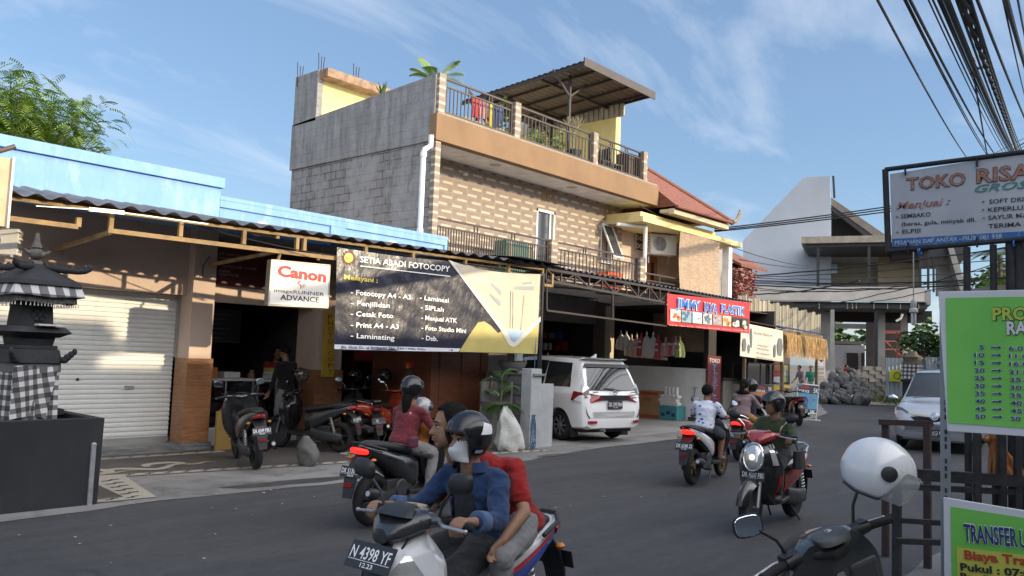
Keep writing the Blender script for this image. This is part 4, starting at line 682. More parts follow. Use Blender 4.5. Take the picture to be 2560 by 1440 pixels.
# terrace rear tower, yellow wall, rebars
c0, c1 = PY(795, 180, 17.35), PY(958, 225, 17.35); m = MB().bb(XL+.13, 15.4, 17.35, 17.5, 6.8, 8.5); m.obj('tower_wall', M_PALEY, hs, 0); MB().bb(XL+.0, 15.6, 16.95, 17.7, 8.5, 8.72).obj('tower_coping', mat('bare_brickish', (.32, .215, .14), .9, var=.35, vs=5, bump=.4, bs=20), hs, 0, .01)
for px, py, Y_ in ((750, 188, 18.2), (803, 165, 17.4), (890, 190, 17.4)):
    for k in range(3): b = PY(px+k*6-6, py+4*(k % 2), Y_); MB().tube([(b.x, b.y, b.z-.3), (b.x, b.y, b.z), (b.x+.02*(k-1), b.y, b.z+.34-.05*k)], .011, 5).obj('rebar', mat('rusty_bar', (.06, .045, .04), .8), hs)
# drain pipe
pp = MB(); a = PY(1078, 338, 12.75); b = PY(1059, 378, 12.75); e_ = PY(1050, 590, 12.75); pp.tube([a, a.lerp(V((a.x, 12.75, b.z+.1)), .8), (b.x+.02, 12.75, b.z+.04), (b.x, 12.75, b.z-.05), (b.x, 12.75, e_.z)], .058, 12); pp.lathe([(.07, 0), (.07, .1)], (b.x, 12.75, e_.z+.05)).lathe([(.07, 0), (.07, .1)], (b.x, 12.75, b.z-.12)); pp.obj('drain_pipe', M_UPVC, hs)
# steel terrace roof
A = V((17., YB, 9.42)); RW, RD = 3.3, 4.6; fall = .06; tr_ = thing('terrace_roof', 'lean-to corrugated steel roof on dark posts over the roof terrace', 'canopy', (0, 0, 0)); m = MB()
m.grid(lambda u, v: (A.x-.06+u*(RW+.12), A.y-.05+v*RD, A.z+.1-v*RD*fall + .022*(1 if (v*RD/.2) % 1 > .7 else 0)), 2, 92); m.obj('sheet', mat('brown_sheet', (.16, .12, .09), .6, .1), tr_, 0)
m = MB(); f_ = lambda x, y: V((A.x+x, A.y+y, A.z+.05-y*fall))
m.bar(f_(0, 0), f_(RW, 0), .05, .12).bar(f_(0, 0), f_(0, RD), .05, .1).bar(f_(RW, 0), f_(RW, RD), .05, .1)
for k in range(1, 5): m.bar(f_(RW*k/4-.2, 0), f_(RW*k/4-.2, RD), .05, .06)
for k in (1.5, 3.2): m.bar(f_(0, k)-V((0, 0, .06)), f_(RW, k)-V((0, 0, .06)), .06, .06)
m.obj('frame', M_RAIL, tr_, 0); pc_ = PY(1422, 300, 13.6)
for x, y in ((pc_.x-A.x, .8), (.1, 3.6), (3.1, 3.6)): p = f_(x, y); MB().bar((p.x, p.y, ZB1-.1), (p.x, p.y, p.z), .07).obj('post', M_RAIL, tr_, 0); MB().bar((p.x, p.y, p.z-.6), f_(x-.75, y)-V((0, 0, .06)), .05).bar((p.x, p.y, p.z-.6), f_(x+.75, y)-V((0, 0, .06)), .05).obj('brace', M_RAIL, tr_, 0)
m = MB().bb(A.x-.12, A.x+RW+.1, A.y-.08, A.y-.045, A.z-.06, A.z+.17); m.obj('fascia', M_RAIL, tr_, 0)
yl = PX(1530, 345, 20.3); t = MB().bb(20.25, 20.5, 14.0, 18., ZB1-.1, 9.05).bb(17.5, 20.25, 17.8, 18., ZB1-.1, 9.0).obj('terrace_wall', M_PALEY, hs, 0); m = MB()
for i in range(22): m.bb(20.2, 20.24, 13.7+i*.19, 13.8+i*.19, 9.0, 9.38)
m.bb(20.24, 20.27, 13.7, 17.9, 9.0, 9.4); m.obj('corrugated_skirt', mat('skirt_sheet', (.40, .36, .28), .6), tr_, 0)
# terrace things
def clothes(name, label, px0, px1, py0, py1, Yv, c, seed, grp='laundry hung on the terrace railing'):
    a, b = PY(px0, py0, Yv), PY(px1, py1, Yv); w, h = b.x-a.x, a.z-b.z; r_ = random.Random(seed); p1, p2 = r_.uniform(0, 6), r_.uniform(5, 9)
    m = MB()
    def f_(u, v, s_): shl = .25 if v > .35 else 0.; uu = u*(1-.18*(v > .4)); return (a.x + w*(.09*(v > .4)+uu), Yv + s_*.03 + .03*sin(u*p2+p1)*v, a.z - h*v*(1-.08*sin(u*5+p1)))
    m.grid(lambda u, v: f_(u, v, 1), 12, 12).grid(lambda u, v: f_(u, v, -1), 12, 12); o = m.obj(name, mat('cloth_'+name+str(seed), c, .9, var=.15, vs=12), None, 80); tag(o, label, 'clothing', grp); return o
YL = YB+.33
for q in (('shirt', 'red shirt hanging leftmost on the terrace rail', 1181, 1199, 245, 300, (.55, .05, .07), 1), ('blouse', 'pink patterned blouse hung on the terrace rail between the red and yellow clothes', 1196, 1219, 248, 306, (.52, .26, .28), 2), ('shirt', 'grey brown shirt behind the yellow one on the terrace rail', 1214, 1226, 252, 300, (.2, .15, .13), 3), ('shirt', 'small yellow shirt with red trim on the terrace rail', 1219, 1233, 258, 320, (.55, .48, .06), 4), ('trousers', 'dark blue trousers on the terrace rail', 1230, 1244, 262, 326, (.04, .06, .13), 5), ('shirt', 'bright blue and white shirt hanging rightmost on the terrace rail', 1243, 1256, 262, 310, (.06, .12, .38), 6)): clothes(q[0], q[1], q[2], q[3], q[4], q[5], YL, q[6], q[7])
def palm(name, label, base, fr, seed, mt, stem=.04):
    r_ = random.Random(seed); t = thing(name, label, 'plant', base); m = MB()
    for a, up_, L_ in fr: frond(m, (0, 0, .0), (cos(a), sin(a), .05), L_, L_*.26, 34, .6, up_)
    m.obj('fronds', mt, t, 0); MB().tube([(0, 0, -.9), (0, 0, .05)], [stem, stem*.7], 7).obj('stem', M_BARK, t); return t
M_BAN = leafmat('sunlit_frond', (.10, .20, .03), (.26, .34, .07)); c = PY(1088, 195, 13.6)  # yellow-green leaf tones of the areca
palm('areca_palm', 'areca palm with arching fronds beside the left terrace pillar', (c.x, 13.6, c.z-.1), ((-2.6, .75, .75), (2.9, .6, .75), (-.3, .95, .85), (.4, .55, .8), (1.4, 1.5, .8), (-1.2, 1.2, .7), (-.1, .7, .95), (2.2, 1., .7)), 1, M_BAN)
c = PY(955, 225, 15.2); t = thing('agave_plant', 'spiky agave peeping over the raw side wall', 'plant', (c.x, 15.2, c.z-.15)); m = MB(); r_ = random.Random(5)
for i in range(16): a = i*2.4; d = V((cos(a)*.5, sin(a)*.5, .6+.5*r_.random())).normalized(); s_ = d.cross(UP).normalized()*.025; L_ = r_.uniform(.25, .42); m.quad(-s_, s_, d*L_*.6+s_*.8, d*L_, d*L_*.6-s_*.8)
m.obj('leaves', leafmat('agave', (.05, .11, .04), (.12, .2, .06)), t, 0); MB().lathe([(.12, -.5), (.17, -.1), (.15, -.1), (.0, -.12)]).obj('pot', mat('clay', (.2, .09, .05), .8), t)
c = PY(1432, 410, 13.3); t = thing('frangipani', 'bare branched frangipani in a black pot behind the terrace rail', 'plant', (c.x, 13.3, ZB1)); MB().lathe([(.16, 0), (.22, .4), (.2, .4), (0, .36)], n=16).obj('pot', mat('black_pot', (.02, .02, .02), .5), t); m = MB(); r_ = random.Random(6)
def br(p, d, L_, r, k):
    q = p + d*L_; m.tube([p, q], [r, r*.75], 6)
    if k:
        for i in range(2 if k < 3 else 3): br(q, (d*.8+V((r_.uniform(-.8, .8), r_.uniform(-.5, .5), r_.uniform(.1, .5)))).normalized(), L_*.72, r*.72, k-1)
br(V((0, 0, .36)), V((0, 0, 1)), .35, .03, 4); m.obj('branches', mat('grey_branch', (.26, .22, .13), .8), t)
def pot_plant(name, label, cat, p, h, seed, mt, pot=None):
    t = thing(name, label, cat, p); r_ = random.Random(seed); MB().lathe([(.1, 0), (.15, .25), (.13, .25), (0, .22)], n=14).obj('pot', pot or mat('pale_pot', (.45, .42, .36), .7), t); m = MB()
    for i in range(70): b = V((r_.gauss(0, .13), r_.gauss(0, .1), .3+abs(r_.gauss(0, h*.45)))); n = V((r_.gauss(0, 1), r_.gauss(0, 1), r_.gauss(.5, 1))).normalized(); a1, a2, _ = frame(n); L_ = r_.uniform(.05, .1); m.quad(b-a1*L_, b+a2*L_*.5, b+a1*L_, b-a2*L_*.5)
    m.obj('foliage', mt, t, 0); return t
for i, (px, l) in enumerate(((1263, 'leafy potted shrub beside the laundry on the terrace'), (1345, 'first small potted plant right of the second terrace pillar'), (1395, 'potted plant just left of the frangipani on the terrace'))): c = PY(px, 300, 13.4); pot_plant('potted_plant', l, 'plant', (c.x, 13.4, ZB1), .8 if i == 0 else .5, i, M_LF1)
for i, (px, l) in enumerate(((1505, 'dark wooden chair nearest the third terrace pillar'), (1530, 'dark wooden chair facing away on the terrace, between chair and cupboard'))):
    c = PY(px, 400, 13.5); t = thing('terrace_chair', l, 'chair', (c.x, 13.5, ZB1), i*1.2); M_CH = mat('dark_wood', (.035, .028, .024), .5); MB().bb(-.22, .22, -.22, .22, .4, .44).obj('seat', M_CH, t, 0); MB().bb(-.22, .22, .19, .22, .5, .9).obj('backrest', M_CH, t, 0)
    for a in (-1, 1):
        for b in (-1, 1): MB().bb(a*.2-.02, a*.2+.02, b*.2-.02, b*.2+.02, 0, .4 if b < 0 else .52).obj('leg', M_CH, t, 0)
c = PY(1578, 410, 13.3); t = thing('cupboard', 'dark wooden cupboard standing behind the right end of the terrace rail', 'cupboard', (c.x, 13.3, ZB1)); MB().bb(-.45, .3, -.2, .25, .04, .82).obj('body', mat('brown_cupboard', (.09, .06, .04), .5), t, 0, .006); MB().bb(-.44, -.08, -.215, -.2, .08, .78).obj('door', mat('brown_cupboard', 0), t, 0); MB().bb(-.07, .29, -.215, -.2, .08, .78).obj('door', mat('brown_cupboard', 0), t, 0)
# balcony things
c = PY(1292, 655, 13.2); t = thing('green_cabinet', 'small green metal cabinet standing on the balcony', 'cabinet', (c.x, 13.3, 3.6)); MB().bb(-.5, .45, -.2, .2, 0, .85).obj('body', mat('sea_green', (.07, .19, .16), .5), t, 0, .008); MB().bb(-.42, -.3, -.215, -.2, .04, .8).bb(.3, .4, -.215, -.2, .04, .8).obj('frame', mat('cream_frame', (.5, .42, .28), .5), t, 0)
c = PY(1525, 700, 13.2); t = thing('orange_crate', 'orange plastic crate on the balcony under the open window', 'crate', (c.x, 13.25, 3.6)); m = MB()
for k in range(4): m.bb(-.35, .35, -.22, -.2, .02+k*.13, .1+k*.13).bb(-.35, .35, .2, .22, .02+k*.13, .1+k*.13).bb(-.35, -.33, -.2, .2, .02+k*.13, .1+k*.13).bb(.33, .35, -.2, .2, .02+k*.13, .1+k*.13)
for x in (-.35, -.12, .12, .33): m.bb(x, x+.03, -.215, -.19, 0, .5)
m.obj('body', mat('orange_plastic', (.75, .13, .02), .4), t, 0)
# ================================================================ yellow house with tiled roof
def rooftile():
    s = NT('clay_roof_tile'); z = s.n('SeparateXYZ'); s.l(s.tc, z.inputs[0]); wv = s.math('SINE', s.math('MULTIPLY', z.outputs[0], 2*pi/.24)); rw = s.math('FRACT', s.math('DIVIDE', z.outputs[2], .17)); n_ = s.noise(7, 5)
    c = s.ramp(n_, (.3, (.17, .06, .04)), (.7, (.27, .10, .065))); c = s.mix(s.ramp(rw, (.0, .75), (.18, 0)), c, (.05, .02, .016)); s.col(c).set(r=.75); s.bump(s.math('ADD', s.math('MULTIPLY', wv, .5), rw), .8, .04); return s.m
M_ROOF = rooftile(); hy = thing('yellow_house', 'pale yellow house with red brown tiled hip roof beside the tiled house', 'house')
xa, xb = PY(1602, 512, 12.8).x, PY(1788, 598, 12.8).x; zt, zb = PY(1700, 556, 12.8).z, PY(1600, 548, 12.8).z; xs = PY(1848, 610, 12.8).x
MB().bb(xa, xb, 12.8, 18, zb+.1, zt).obj('fascia_wall', M_PALEY, hy, 0); MB().bb(xa-.02, xs, 12.7, 15.5, zb-.06, zb+.1).obj('balcony_slab', mat('pale_yellow_slab', (.74, .62, .30), .75), hy, 0, .006)
MB().bb(xa, xb+.1, 14.15, 14.3, 3.5, zb-.06).bb(xb, xb+.12, 12.9, 18, 0, zb+.1).obj('wall', mat('pinkish_plaster', (.62, .48, .37), .8), hy, 0)
ex = PY(1833, 558, 12.2); m = MB(); c1 = (ex.x, 12.2, ex.z); xl = 20.87; k_ = ex.x-xl; c2 = (xl, 12.2+k_, ex.z+.8*k_); c3 = (xl, 13.5+k_, ex.z+.8*k_); c0 = (xl, 12.2, ex.z); m.quad(c0, c1, c2).quad(c1, (ex.x, 21, ex.z), (xl, 21, ex.z), c2); m.quad(c0, c2, (xl, 21, ex.z)); m.obj('roof', M_ROOF, hy, 0); 
MB().tube([c1, c2], .09, 8).tube([(xl, 12.2, ex.z-.02), c1], .05, 8).obj('roof_ridge', mat('ridge_tile', (.20, .075, .05), .8), hy)
MB().bb(20.9, ex.x-.1, 12.3, 12.5, ex.z-.22, ex.z-.05).bb(20.9, ex.x-.25, 12.5, 12.8, ex.z-.16, ex.z-.06).obj('cornice', mat('cream_moulding', (.6, .5, .34), .7), hy, 0, .01)
m = MB()
for i in range(8): p = V((ex.x, 12.15, ex.z)); m.ell(p+V((.06*i-.05, 0, .05+.012*i*i*.6)), (.05, .05, .06+.008*i), 8, 6)
m.obj('roof_horn', mat('carved_horn', (.32, .26, .17), .9), hy)
dx = PY(1626, 690, 14.15); z0d, z1d = 3.55, PY(1625, 640, 14.15).z; MB().bb(dx.x-.33, dx.x+.33, 14.1, 14.149, z0d, z1d).obj('door', mat('orange_wood', (.36, .13, .045), .5, vs=8), hy, 0); MB().bb(dx.x-.08, dx.x+.12, 14.09, 14.1, z0d+.7, z1d-.2).obj('door_pane', M_GLS, hy, 0)
for px in (1596, 1625): c = PY(px, 605 if px < 1600 else 612, 14.15); m = MB().bb(c.x-.2, c.x+.2, 14.12, 14.149, c.z-.28, c.z+.28); m.use(1); [m.torus((c.x+a*.1, 14.115, c.z+b*.13), (0, 1, 0), .07, .02, 12, 6) for a in (-1, 1) for b in (-1, 1)]; m.bb(c.x-.23, c.x+.23, 14.1, 14.13, c.z-.31, c.z-.27).bb(c.x-.23, c.x+.23, 14.1, 14.13, c.z+.27, c.z+.31).bb(c.x-.23, c.x-.19, 14.1, 14.13, c.z-.3, c.z+.3).bb(c.x+.19, c.x+.23, 14.1, 14.13, c.z-.3, c.z+.3); m.obj('vent_block', [M_DK, M_PLAS], hy)
for px, r_ in ((1613, .06),): c = PY(px, 600, 13); MB().cyl((c.x, 13, 3.6), (c.x, 13, zb-.06), r_, n=12).tube([(c.x, 13, zb-.12), (c.x-.9, 13.4, zb-.14)], .05, 8).obj('drain_pipe', M_UPVC, hy)
c = PY(1822, 700, 12.9); MB().bb(c.x-.12, c.x+.12, 12.85, 13.09, 0, zb-.06).obj('post', M_SOFF, hy, 0); MB().bb(PY(1798, 700, 14).x, c.x-.1, 13.6, 13.75, 3.5, zb-.06).obj('side_wall', mat('grey_plaster', (.35, .34, .32), .8), hy, 0); MB().bb(xa, xs-.3, 12.8, 14.2, 3.35, 3.5).obj('floor_slab', M_SOFF, hy, 0)
MB().bb(dx.x+.4, xb, 14.05, 14.149, 3.5, 4.3).obj('dado', mat('green_stone', (.16, .16, .12), .7, vs=5), hy, 0)
m = MB(); a = PY(1612, 700, 12.85); m.bar((a.x, 12.85, 4.2), (PY(1705, 712, 12.85).x, 12.85, 4.2), .04).bar((a.x, 12.85, 4.0), (PY(1705, 712, 12.85).x, 12.85, 4.0), .03).bar((PY(1648, 700, 12.85).x, 12.85, 3.5), (PY(1648, 700, 12.85).x, 12.85, 4.2), .04); m.obj('railing', M_RAIL, hy, 0)
MB().tube([(dx.x-.6, 14, zb-.06), (dx.x-.6, 13.9, zb-.25)], .02).ell((dx.x-.6, 13.9, zb-.3), .05).obj('lamp_bulb', M_SOFF, hy)
c = PY(1660, 612, 13.4); ac_unit('air_conditioner', 'white air conditioner outdoor unit on the yellow house balcony beside the bamboo blind', (c.x, 13.5, c.z), radians(-30), 1.15)
def bamboo():
    s = NT('bamboo_blind'); z = s.n('SeparateXYZ'); s.l(s.tc, z.inputs[0]); n_ = s.noise(40, 3, .6, s.map((.15, .15, 1))); v = s.noise(2, 5); c = s.ramp(n_, (.3, (.28, .20, .13)), (.7, (.50, .38, .27))); st = s.math('LESS_THAN', s.math('FRACT', s.math('MULTIPLY', z.outputs[0], 1.9)), .03); s.col(s.mix(st, s.mix(s.math('MULTIPLY', v, .3), c, (.2, .15, .1)), (.25, .17, .1))).set(r=.8); s.bump(n_, .6, .01); return s.m
a, b = PY(1699, 590, 12.75), PY(1798, 615, 12.75); t = thing('bamboo_blind', 'large rolled-down bamboo blind on the yellow house balcony', 'blind', (0, 0, 0)); z0 = PY(1750, 742, 12.75).z
MB().grid(lambda u, v: (a.x+(b.x-a.x)*u, 12.72+.04*sin(v*4)+.015*sin(u*9), zb-.06-(zb-.06-z0)*v), 12, 30).obj('slats', bamboo(), t, 80); MB().cyl((a.x, 12.72, z0), (b.x, 12.72, z0), .04).obj('roll', mat('bamboo_roll', (.3, .22, .14), .8), t)
# red creeper on a tiled gate roof
a, b = PY(1827, 650, 13.6), PY(1893, 665, 13.6); t = thing('tiled_gate', 'small red tiled gate roof behind the yellow house post', 'gate', (0, 0, 0)); MB().ext([(a.x, 13.2, a.z-.25), (b.x, 13.2, a.z-.25), (b.x, 14.6, a.z+.5), (a.x, 14.6, a.z+.5)], (0, 0, .1)).obj('roof', M_ROOF, t, 0); MB().bb(a.x+.1, b.x-.2, 13.7, 14.2, 0, a.z-.05).obj('pier', mat('brick_red', (.22, .09, .06), .9), t, 0)
t = thing('red_creeper', 'dense dark red creeper hanging from the small tiled gate roof', 'plant', (0, 0, 0)); m = MB(); r_ = random.Random(9); a, b = PY(1829, 668, 13.3), PY(1876, 750, 13.3); g_ = MB()
for i in range(1500):
    v = r_.random(); p = V((a.x+(b.x-a.x)*(r_.random()*(1-.1*v)+.04*sin(v*20)), 13.3+r_.gauss(0, .16), a.z-(a.z-b.z)*v*r_.uniform(.9, 1.05))); n = V((r_.gauss(0, 1), r_.gauss(-.6, 1), r_.gauss(0, 1))).normalized(); a1, a2, _ = frame(n); L_ = r_.uniform(.04, .09); (m if r_.random() < .72 else g_).quad(p-a1*L_, p+a2*L_*.6, p+a1*L_, p-a2*L_*.6)
m.obj('leaves', leafmat('red_leaf', (.16, .03, .035), (.32, .10, .09)), t, 0); g_.obj('dry_leaves', leafmat('dry_leaf', (.20, .15, .10), (.34, .28, .2)), t, 0)
# ================================================================ carport and plastics shop
AJ = atan2(.35, 9.24); PJ = lambda x, y, o=0.: vplane(x, y, 12.36, 9.9-o, AJ); jl = lambda x: 9.9+(x-12.36)*tan(AJ)
js = thing('plastics_shop', 'plastics shop and carport with black truss canopy under the tiled house', 'shop building')
m = MB(); m.grid(lambda u, v: ((lambda x: (x, (1-v)*(jl(x)-.05)+v*12.76, 3.42+.33*v+.022*cos((x-12)*2*pi/.2)))(12.2+9.5*u)), 380, 4); cn = m.obj('canopy', mat('blue_grey_sheet', (.14, .15, .18), .5, .2, var=.15), js, 60)
m = MB(); m.grid(lambda u, v: ((lambda x: (x, (1-v)*(jl(x)-.25)+v*(jl(x)+.9), 3.47+.10*v-.02*u))(11.1+1.5*u)), 1, 1); m.obj('flashing', mat('pale_flashing', (.22, .26, .34), .5, .3), cn, 0)
m = MB(); q = lambda x, z: V((x, jl(x), z)); m.bar(q(12.1, 3.36), q(21.6, 3.36), .05).bar(q(12.1, 3.14), q(17.0, 3.05), .05); nseg = 10
for i in range(nseg):
    x0 = 12.1+i*.49; x1 = x0+.49; zl = lambda x: 3.14-(x-12.1)*.018; m.bar(q(x0, zl(x0)), q(x0, 3.36), .03); m.bar(q(x0 if i % 2 else x1, zl(x0)), q(x1 if i % 2 else x0, 3.36), .03)
for yy in (1.2, 2.4): m.bar((12.2, 9.95+yy, 3.48+.09*yy), (21.6, 10.2+yy, 3.48+.09*yy), .05)
for x in (12.2, 14.8, 17.0, 19.3, 21.4): m.bar(q(x, 3.36), (x, 12.7, 3.68), .05)
m.obj('truss', M_RAIL, cn, 0); m = MB()
for a, b in (((1366, 696), (1366, 776)), ((1366, 776), (1666, 815)), ((1531, 727), (1531, 797)), ((1664, 757), (1664, 815))): m.bar(PJ(*a), PJ(*b), .035)
m.obj('empty_sign_frame', M_RAIL, js, 0); m = MB()
for a, b in (((1380, 717), (1480, 725)), ((1490, 733), (1590, 741)), ((1590, 745), (1665, 752))): m.bar(PJ(*a, -1.2), PJ(*b, -1.2), .04)
m.obj('light_tube', mat('tube_grey', (.14, .14, .14), .6), js, 0)
M_GW = mat('garage_grey', (.22, .21, .20), .85, var=.1); a, b = PY(1358, 800, 15.2), PY(1506, 812, 15.2); YBk = 15.2
MB().bb(12.0, a.x, YBk, YBk+.15, 0, 3.5).bb(a.x, b.x, YBk, YBk+.15, a.z, 3.5).bb(b.x, 21.25, YBk, YBk+.15, 0, 3.5).bb(12.0, 12.15, 12.7, 15.2, 0, 3.4).bb(21.2, 21.36, 14.7, 15.2, 0, 3.5).obj('wall', M_GW, js, 0)
MB().bb(12.0, 25, 11.4, 15.2, 3.34, 3.348).obj('ceiling', M_GW, js, 0) if 0 else None
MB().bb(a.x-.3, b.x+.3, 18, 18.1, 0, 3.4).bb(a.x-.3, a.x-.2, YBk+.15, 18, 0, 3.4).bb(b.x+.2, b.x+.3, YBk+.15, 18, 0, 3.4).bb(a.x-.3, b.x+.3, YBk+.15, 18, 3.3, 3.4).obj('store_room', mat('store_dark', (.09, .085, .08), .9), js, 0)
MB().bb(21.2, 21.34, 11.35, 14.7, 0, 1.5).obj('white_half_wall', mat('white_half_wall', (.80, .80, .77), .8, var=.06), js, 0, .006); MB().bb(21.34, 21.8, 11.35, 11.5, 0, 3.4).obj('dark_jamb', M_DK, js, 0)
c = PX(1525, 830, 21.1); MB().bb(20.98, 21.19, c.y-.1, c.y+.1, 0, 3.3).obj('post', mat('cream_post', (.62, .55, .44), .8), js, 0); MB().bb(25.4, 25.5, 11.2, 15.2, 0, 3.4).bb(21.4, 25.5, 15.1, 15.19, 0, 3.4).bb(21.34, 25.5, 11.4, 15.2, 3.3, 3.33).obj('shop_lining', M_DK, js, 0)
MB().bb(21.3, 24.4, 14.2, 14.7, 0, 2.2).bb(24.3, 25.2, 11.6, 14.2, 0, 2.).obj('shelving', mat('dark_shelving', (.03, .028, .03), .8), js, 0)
r_ = random.Random(21); sh_ = MB()
for z in (.5, 1.0, 1.45, 1.88, 2.25): sh_.bb(a.x+.05, b.x-.3, 16.2, 16.6, z-.03, z)
for x in (a.x+.05, (a.x+b.x)/2, b.x-.33): sh_.bb(x, x+.05, 16.2, 16.6, 0, 2.6)
t = sh_.obj('goods_shelf', mat('shelf_brown', (.07, .035, .03), .6), None, 0); tag(t, 'tall brown goods shelf in the store room behind the parked white car', 'shelf')
for k, z in enumerate((1.0, 1.45, 1.88, 2.25)):
    x = a.x+.15
    while x < b.x-.65:
        w_ = r_.uniform(.16, .4); hh = r_.uniform(.14, .3); o = MB().bb(0, w_, 0, .28, 0, hh).obj('goods_box', BOXC[r_.choice((2, 3, 3, 6, 3, 1))], None, 0, .004, (x, 16.22, z+.002)); tag(o, 'small %s goods box on the tall brown shelf of the store room' % o.data.materials[0].name.split('_')[1], 'box', 'goods boxes on the store room shelf'); x += w_+r_.uniform(.02, .2)
# goods by the half wall
def letters(par, pl, items, mt, name='lettering'):
    m = MB(); [stext(m, pl, *i) for i in items]; return m.obj(name, mt, par, 0)
c = PX(1628, 1040, 20.82); h_ = PX(1628, 978, 20.82).z; t = thing('carton', 'large brown carton with red print against the white half wall', 'carton', (20.9, c.y, .012), radians(4)); MB().bb(-.3, .26, -.36, .36, 0, h_).obj('box', M_CARD, t, 0, .008); MB().bb(-.304, -.3, -.3, .3, h_*.86, h_*.97).bb(-.304, -.3, -.34, .34, .02, .1).obj('print', mat('carton_red', (.35, .06, .03), .7), t, 0); m = MB(); m.text('H&K', (-.306, .16, h_*.62), (0, -1, 0), UP, .11, .3, 'L', .02); m.obj('lettering', mat('carton_red', 0), t, 0)
c = PX(1676, 1040, 20.75); t = thing('carton', 'turquoise printed carton under the tissue rolls', 'carton', (20.85, c.y, .012)); MB().bb(-.25, .25, -.29, .29, 0, .40).obj('box', mat('turquoise_card', (.06, .25, .28), .6, vs=6), t, 0, .006); m = MB(); [m.bb(-.253, -.25, -.24+.17*i, -.12+.17*i, .1+.05*(i % 2), .2+.05*(i % 2)) for i in range(3)]; m.obj('print', mat('card_navy', (.02, .05, .12), .6), t, 0)
cy_ = c.y
for k in range(3):
    for j in range(5):
        o = MB().lathe([(.018, 0), (.055, 0), (.055, .22), (.018, .22), (.018, 0)], ax=(1, 0, 0), n=14).obj('tissue_roll', mat('tissue_white', (.72, .72, .70), .9, var=0), None, 40, 0, (20.62, cy_-.24+j*.115+(.05 if k % 2 else 0), .465+k*.1)); tag(o, 'white tissue roll in the rows stacked on the turquoise carton', 'tissue roll', 'tissue rolls on the turquoise carton')
for j in range(8):
    o = MB().cyl((0, 0, 0), (0, 0, .1), .056, n=14).obj('tissue_roll', MATS['tissue_white'], None, 40, 0, (20.74, cy_-.2+(j % 4)*.118, .735+(j//4)*.101)); tag(o, 'white tissue roll standing upright on top of the roll stack', 'tissue roll', 'upright tissue rolls')
c = PX(1735, 1020, 21.1); t = thing('broom', 'blue handled broom leaning on the white half wall', 'broom', (21.1, c.y, .01)); MB().tube([(-.08, 0, .1), (.04, 0, .95)], .012, 8).obj('handle', mat('blue_handle', (.10, .14, .3), .5), t); MB().box((-.09, 0, .06), (.06, .26, .1)).obj('brush', mat('dark_brush', (.05, .05, .06), .9), t, 0); MB().box((.03, 0, .95), (.05, .16, .03)).obj('hook', M_PALEG, t, 0)
# hanging bags of plastic goods
M_BAG = [NT('bag_'+n).col(c).set(r=.3, spec=.6).m for n, c in (('white', (.85, .83, .8)), ('red', (.62, .10, .12)), ('pink', (.8, .48, .48)), ('cream', (.8, .68, .5)), ('green', (.5, .62, .3)))]
r_ = random.Random(12); hooks = [(1553, 825, 873, 0), (1566, 826, 876, 0), (1579, 836, 890, 3), (1592, 834, 893, 2), (1604, 831, 890, 1), (1617, 829, 890, 0), (1633, 830, 893, 0), (1646, 838, 897, 1), (1664, 842, 890, 2), (1680, 842, 888, 1), (1690, 841, 890, 2), (1700, 840, 893, 4)]
for i, (px, y0, y1, k) in enumerate(hooks):
    p0, p1 = PX(px, y0, 21.05), PX(px+1, y1, 21.05); h_ = p0.z-p1.z; nm = MATS and M_BAG[k].name[4:]; t = thing('plastic_bag', '%s bundle of plastic goods, %s from the left in the row above the half wall' % (nm, ('first second third fourth fifth sixth seventh eighth ninth tenth eleventh twelfth'.split()[i])), 'plastic bag', tuple(p0), 0, 'bags of plastic goods hung in the shop opening')
    m = MB(); rings = []
    for z, w_ in ((0, .012), (-.06, .03), (-.12, .02), (-.2, .08), (-.5*h_, .12), (-.85*h_, .15), (-h_, .14)): rings.append([V((w_*.7*cos(a)*(1+.25*sin(a*6+i)), w_*sin(a)*(1+.22*sin(a*7+i*2)), z+.012*sin(a*5))) for a in [2*pi*j/28 for j in range(28)]])
    m.loft(rings); m.obj('bag', M_BAG[k], t, 80); MB().tube([(0, 0, -.01), (0, 0, .08)], .005, 5).obj('hook', M_RAIL, t)
    if k: m = MB(); [m.bb(-.115, -.09, -.05, .06, -.35*h_-.17*q, -.35*h_-.06-.17*q) for q in range(int((h_-.25)/.17))]; m.obj('printed_panel', M_BAG[0], t, 0)
# red shop banner
pj = lambda x, y: PJ(x, y, .06); t = thing('red_shop_banner', 'red plastics shop banner with blue bubble letters and a row of product photos', 'banner'); zJ = lambda x, y: (1300+x*.3195, 660+y*.3195)
n0 = (pj(1875, 755)-pj(1668, 735)).normalized().cross(UP)
m = MB(); P0, P1, P2, P3 = pj(1668, 734), pj(1875, 756), pj(1873, 834), pj(1667, 812); m.grid(lambda u, v: P0.lerp(P1, u).lerp(P3.lerp(P2, u), v)+n0*(.012*sin(u*11+v*2)*v), 40, 10); m.obj('sheet', mat('red_vinyl', (.50, .03, .035), .4, var=.08), t, 80)
items = [('JIMMY', *zJ(1215, 338), *zJ(1405, 364), 24), ('JAYA', *zJ(1425, 368), *zJ(1540, 388), 23), ('PLASTIK', *zJ(1565, 380), *zJ(1752, 404), 22)]
letters(t, pj, [(*i, .085, .022) for i in items], M_WHT, 'letter_outline'); letters(t, pj, [(*i, .03, .03) for i in items], M_BLU); letters(t, pj, [('PLASTIK - MIKA - BOTOL - THINWALL - GELAS PLASTIK - KANTONG - STYROFOAM - TISU', *zJ(1165, 482), *zJ(1775, 528), 3.2, .02, .02)], flat('pale_pink', (.62, .42, .40)), 'small_lettering')
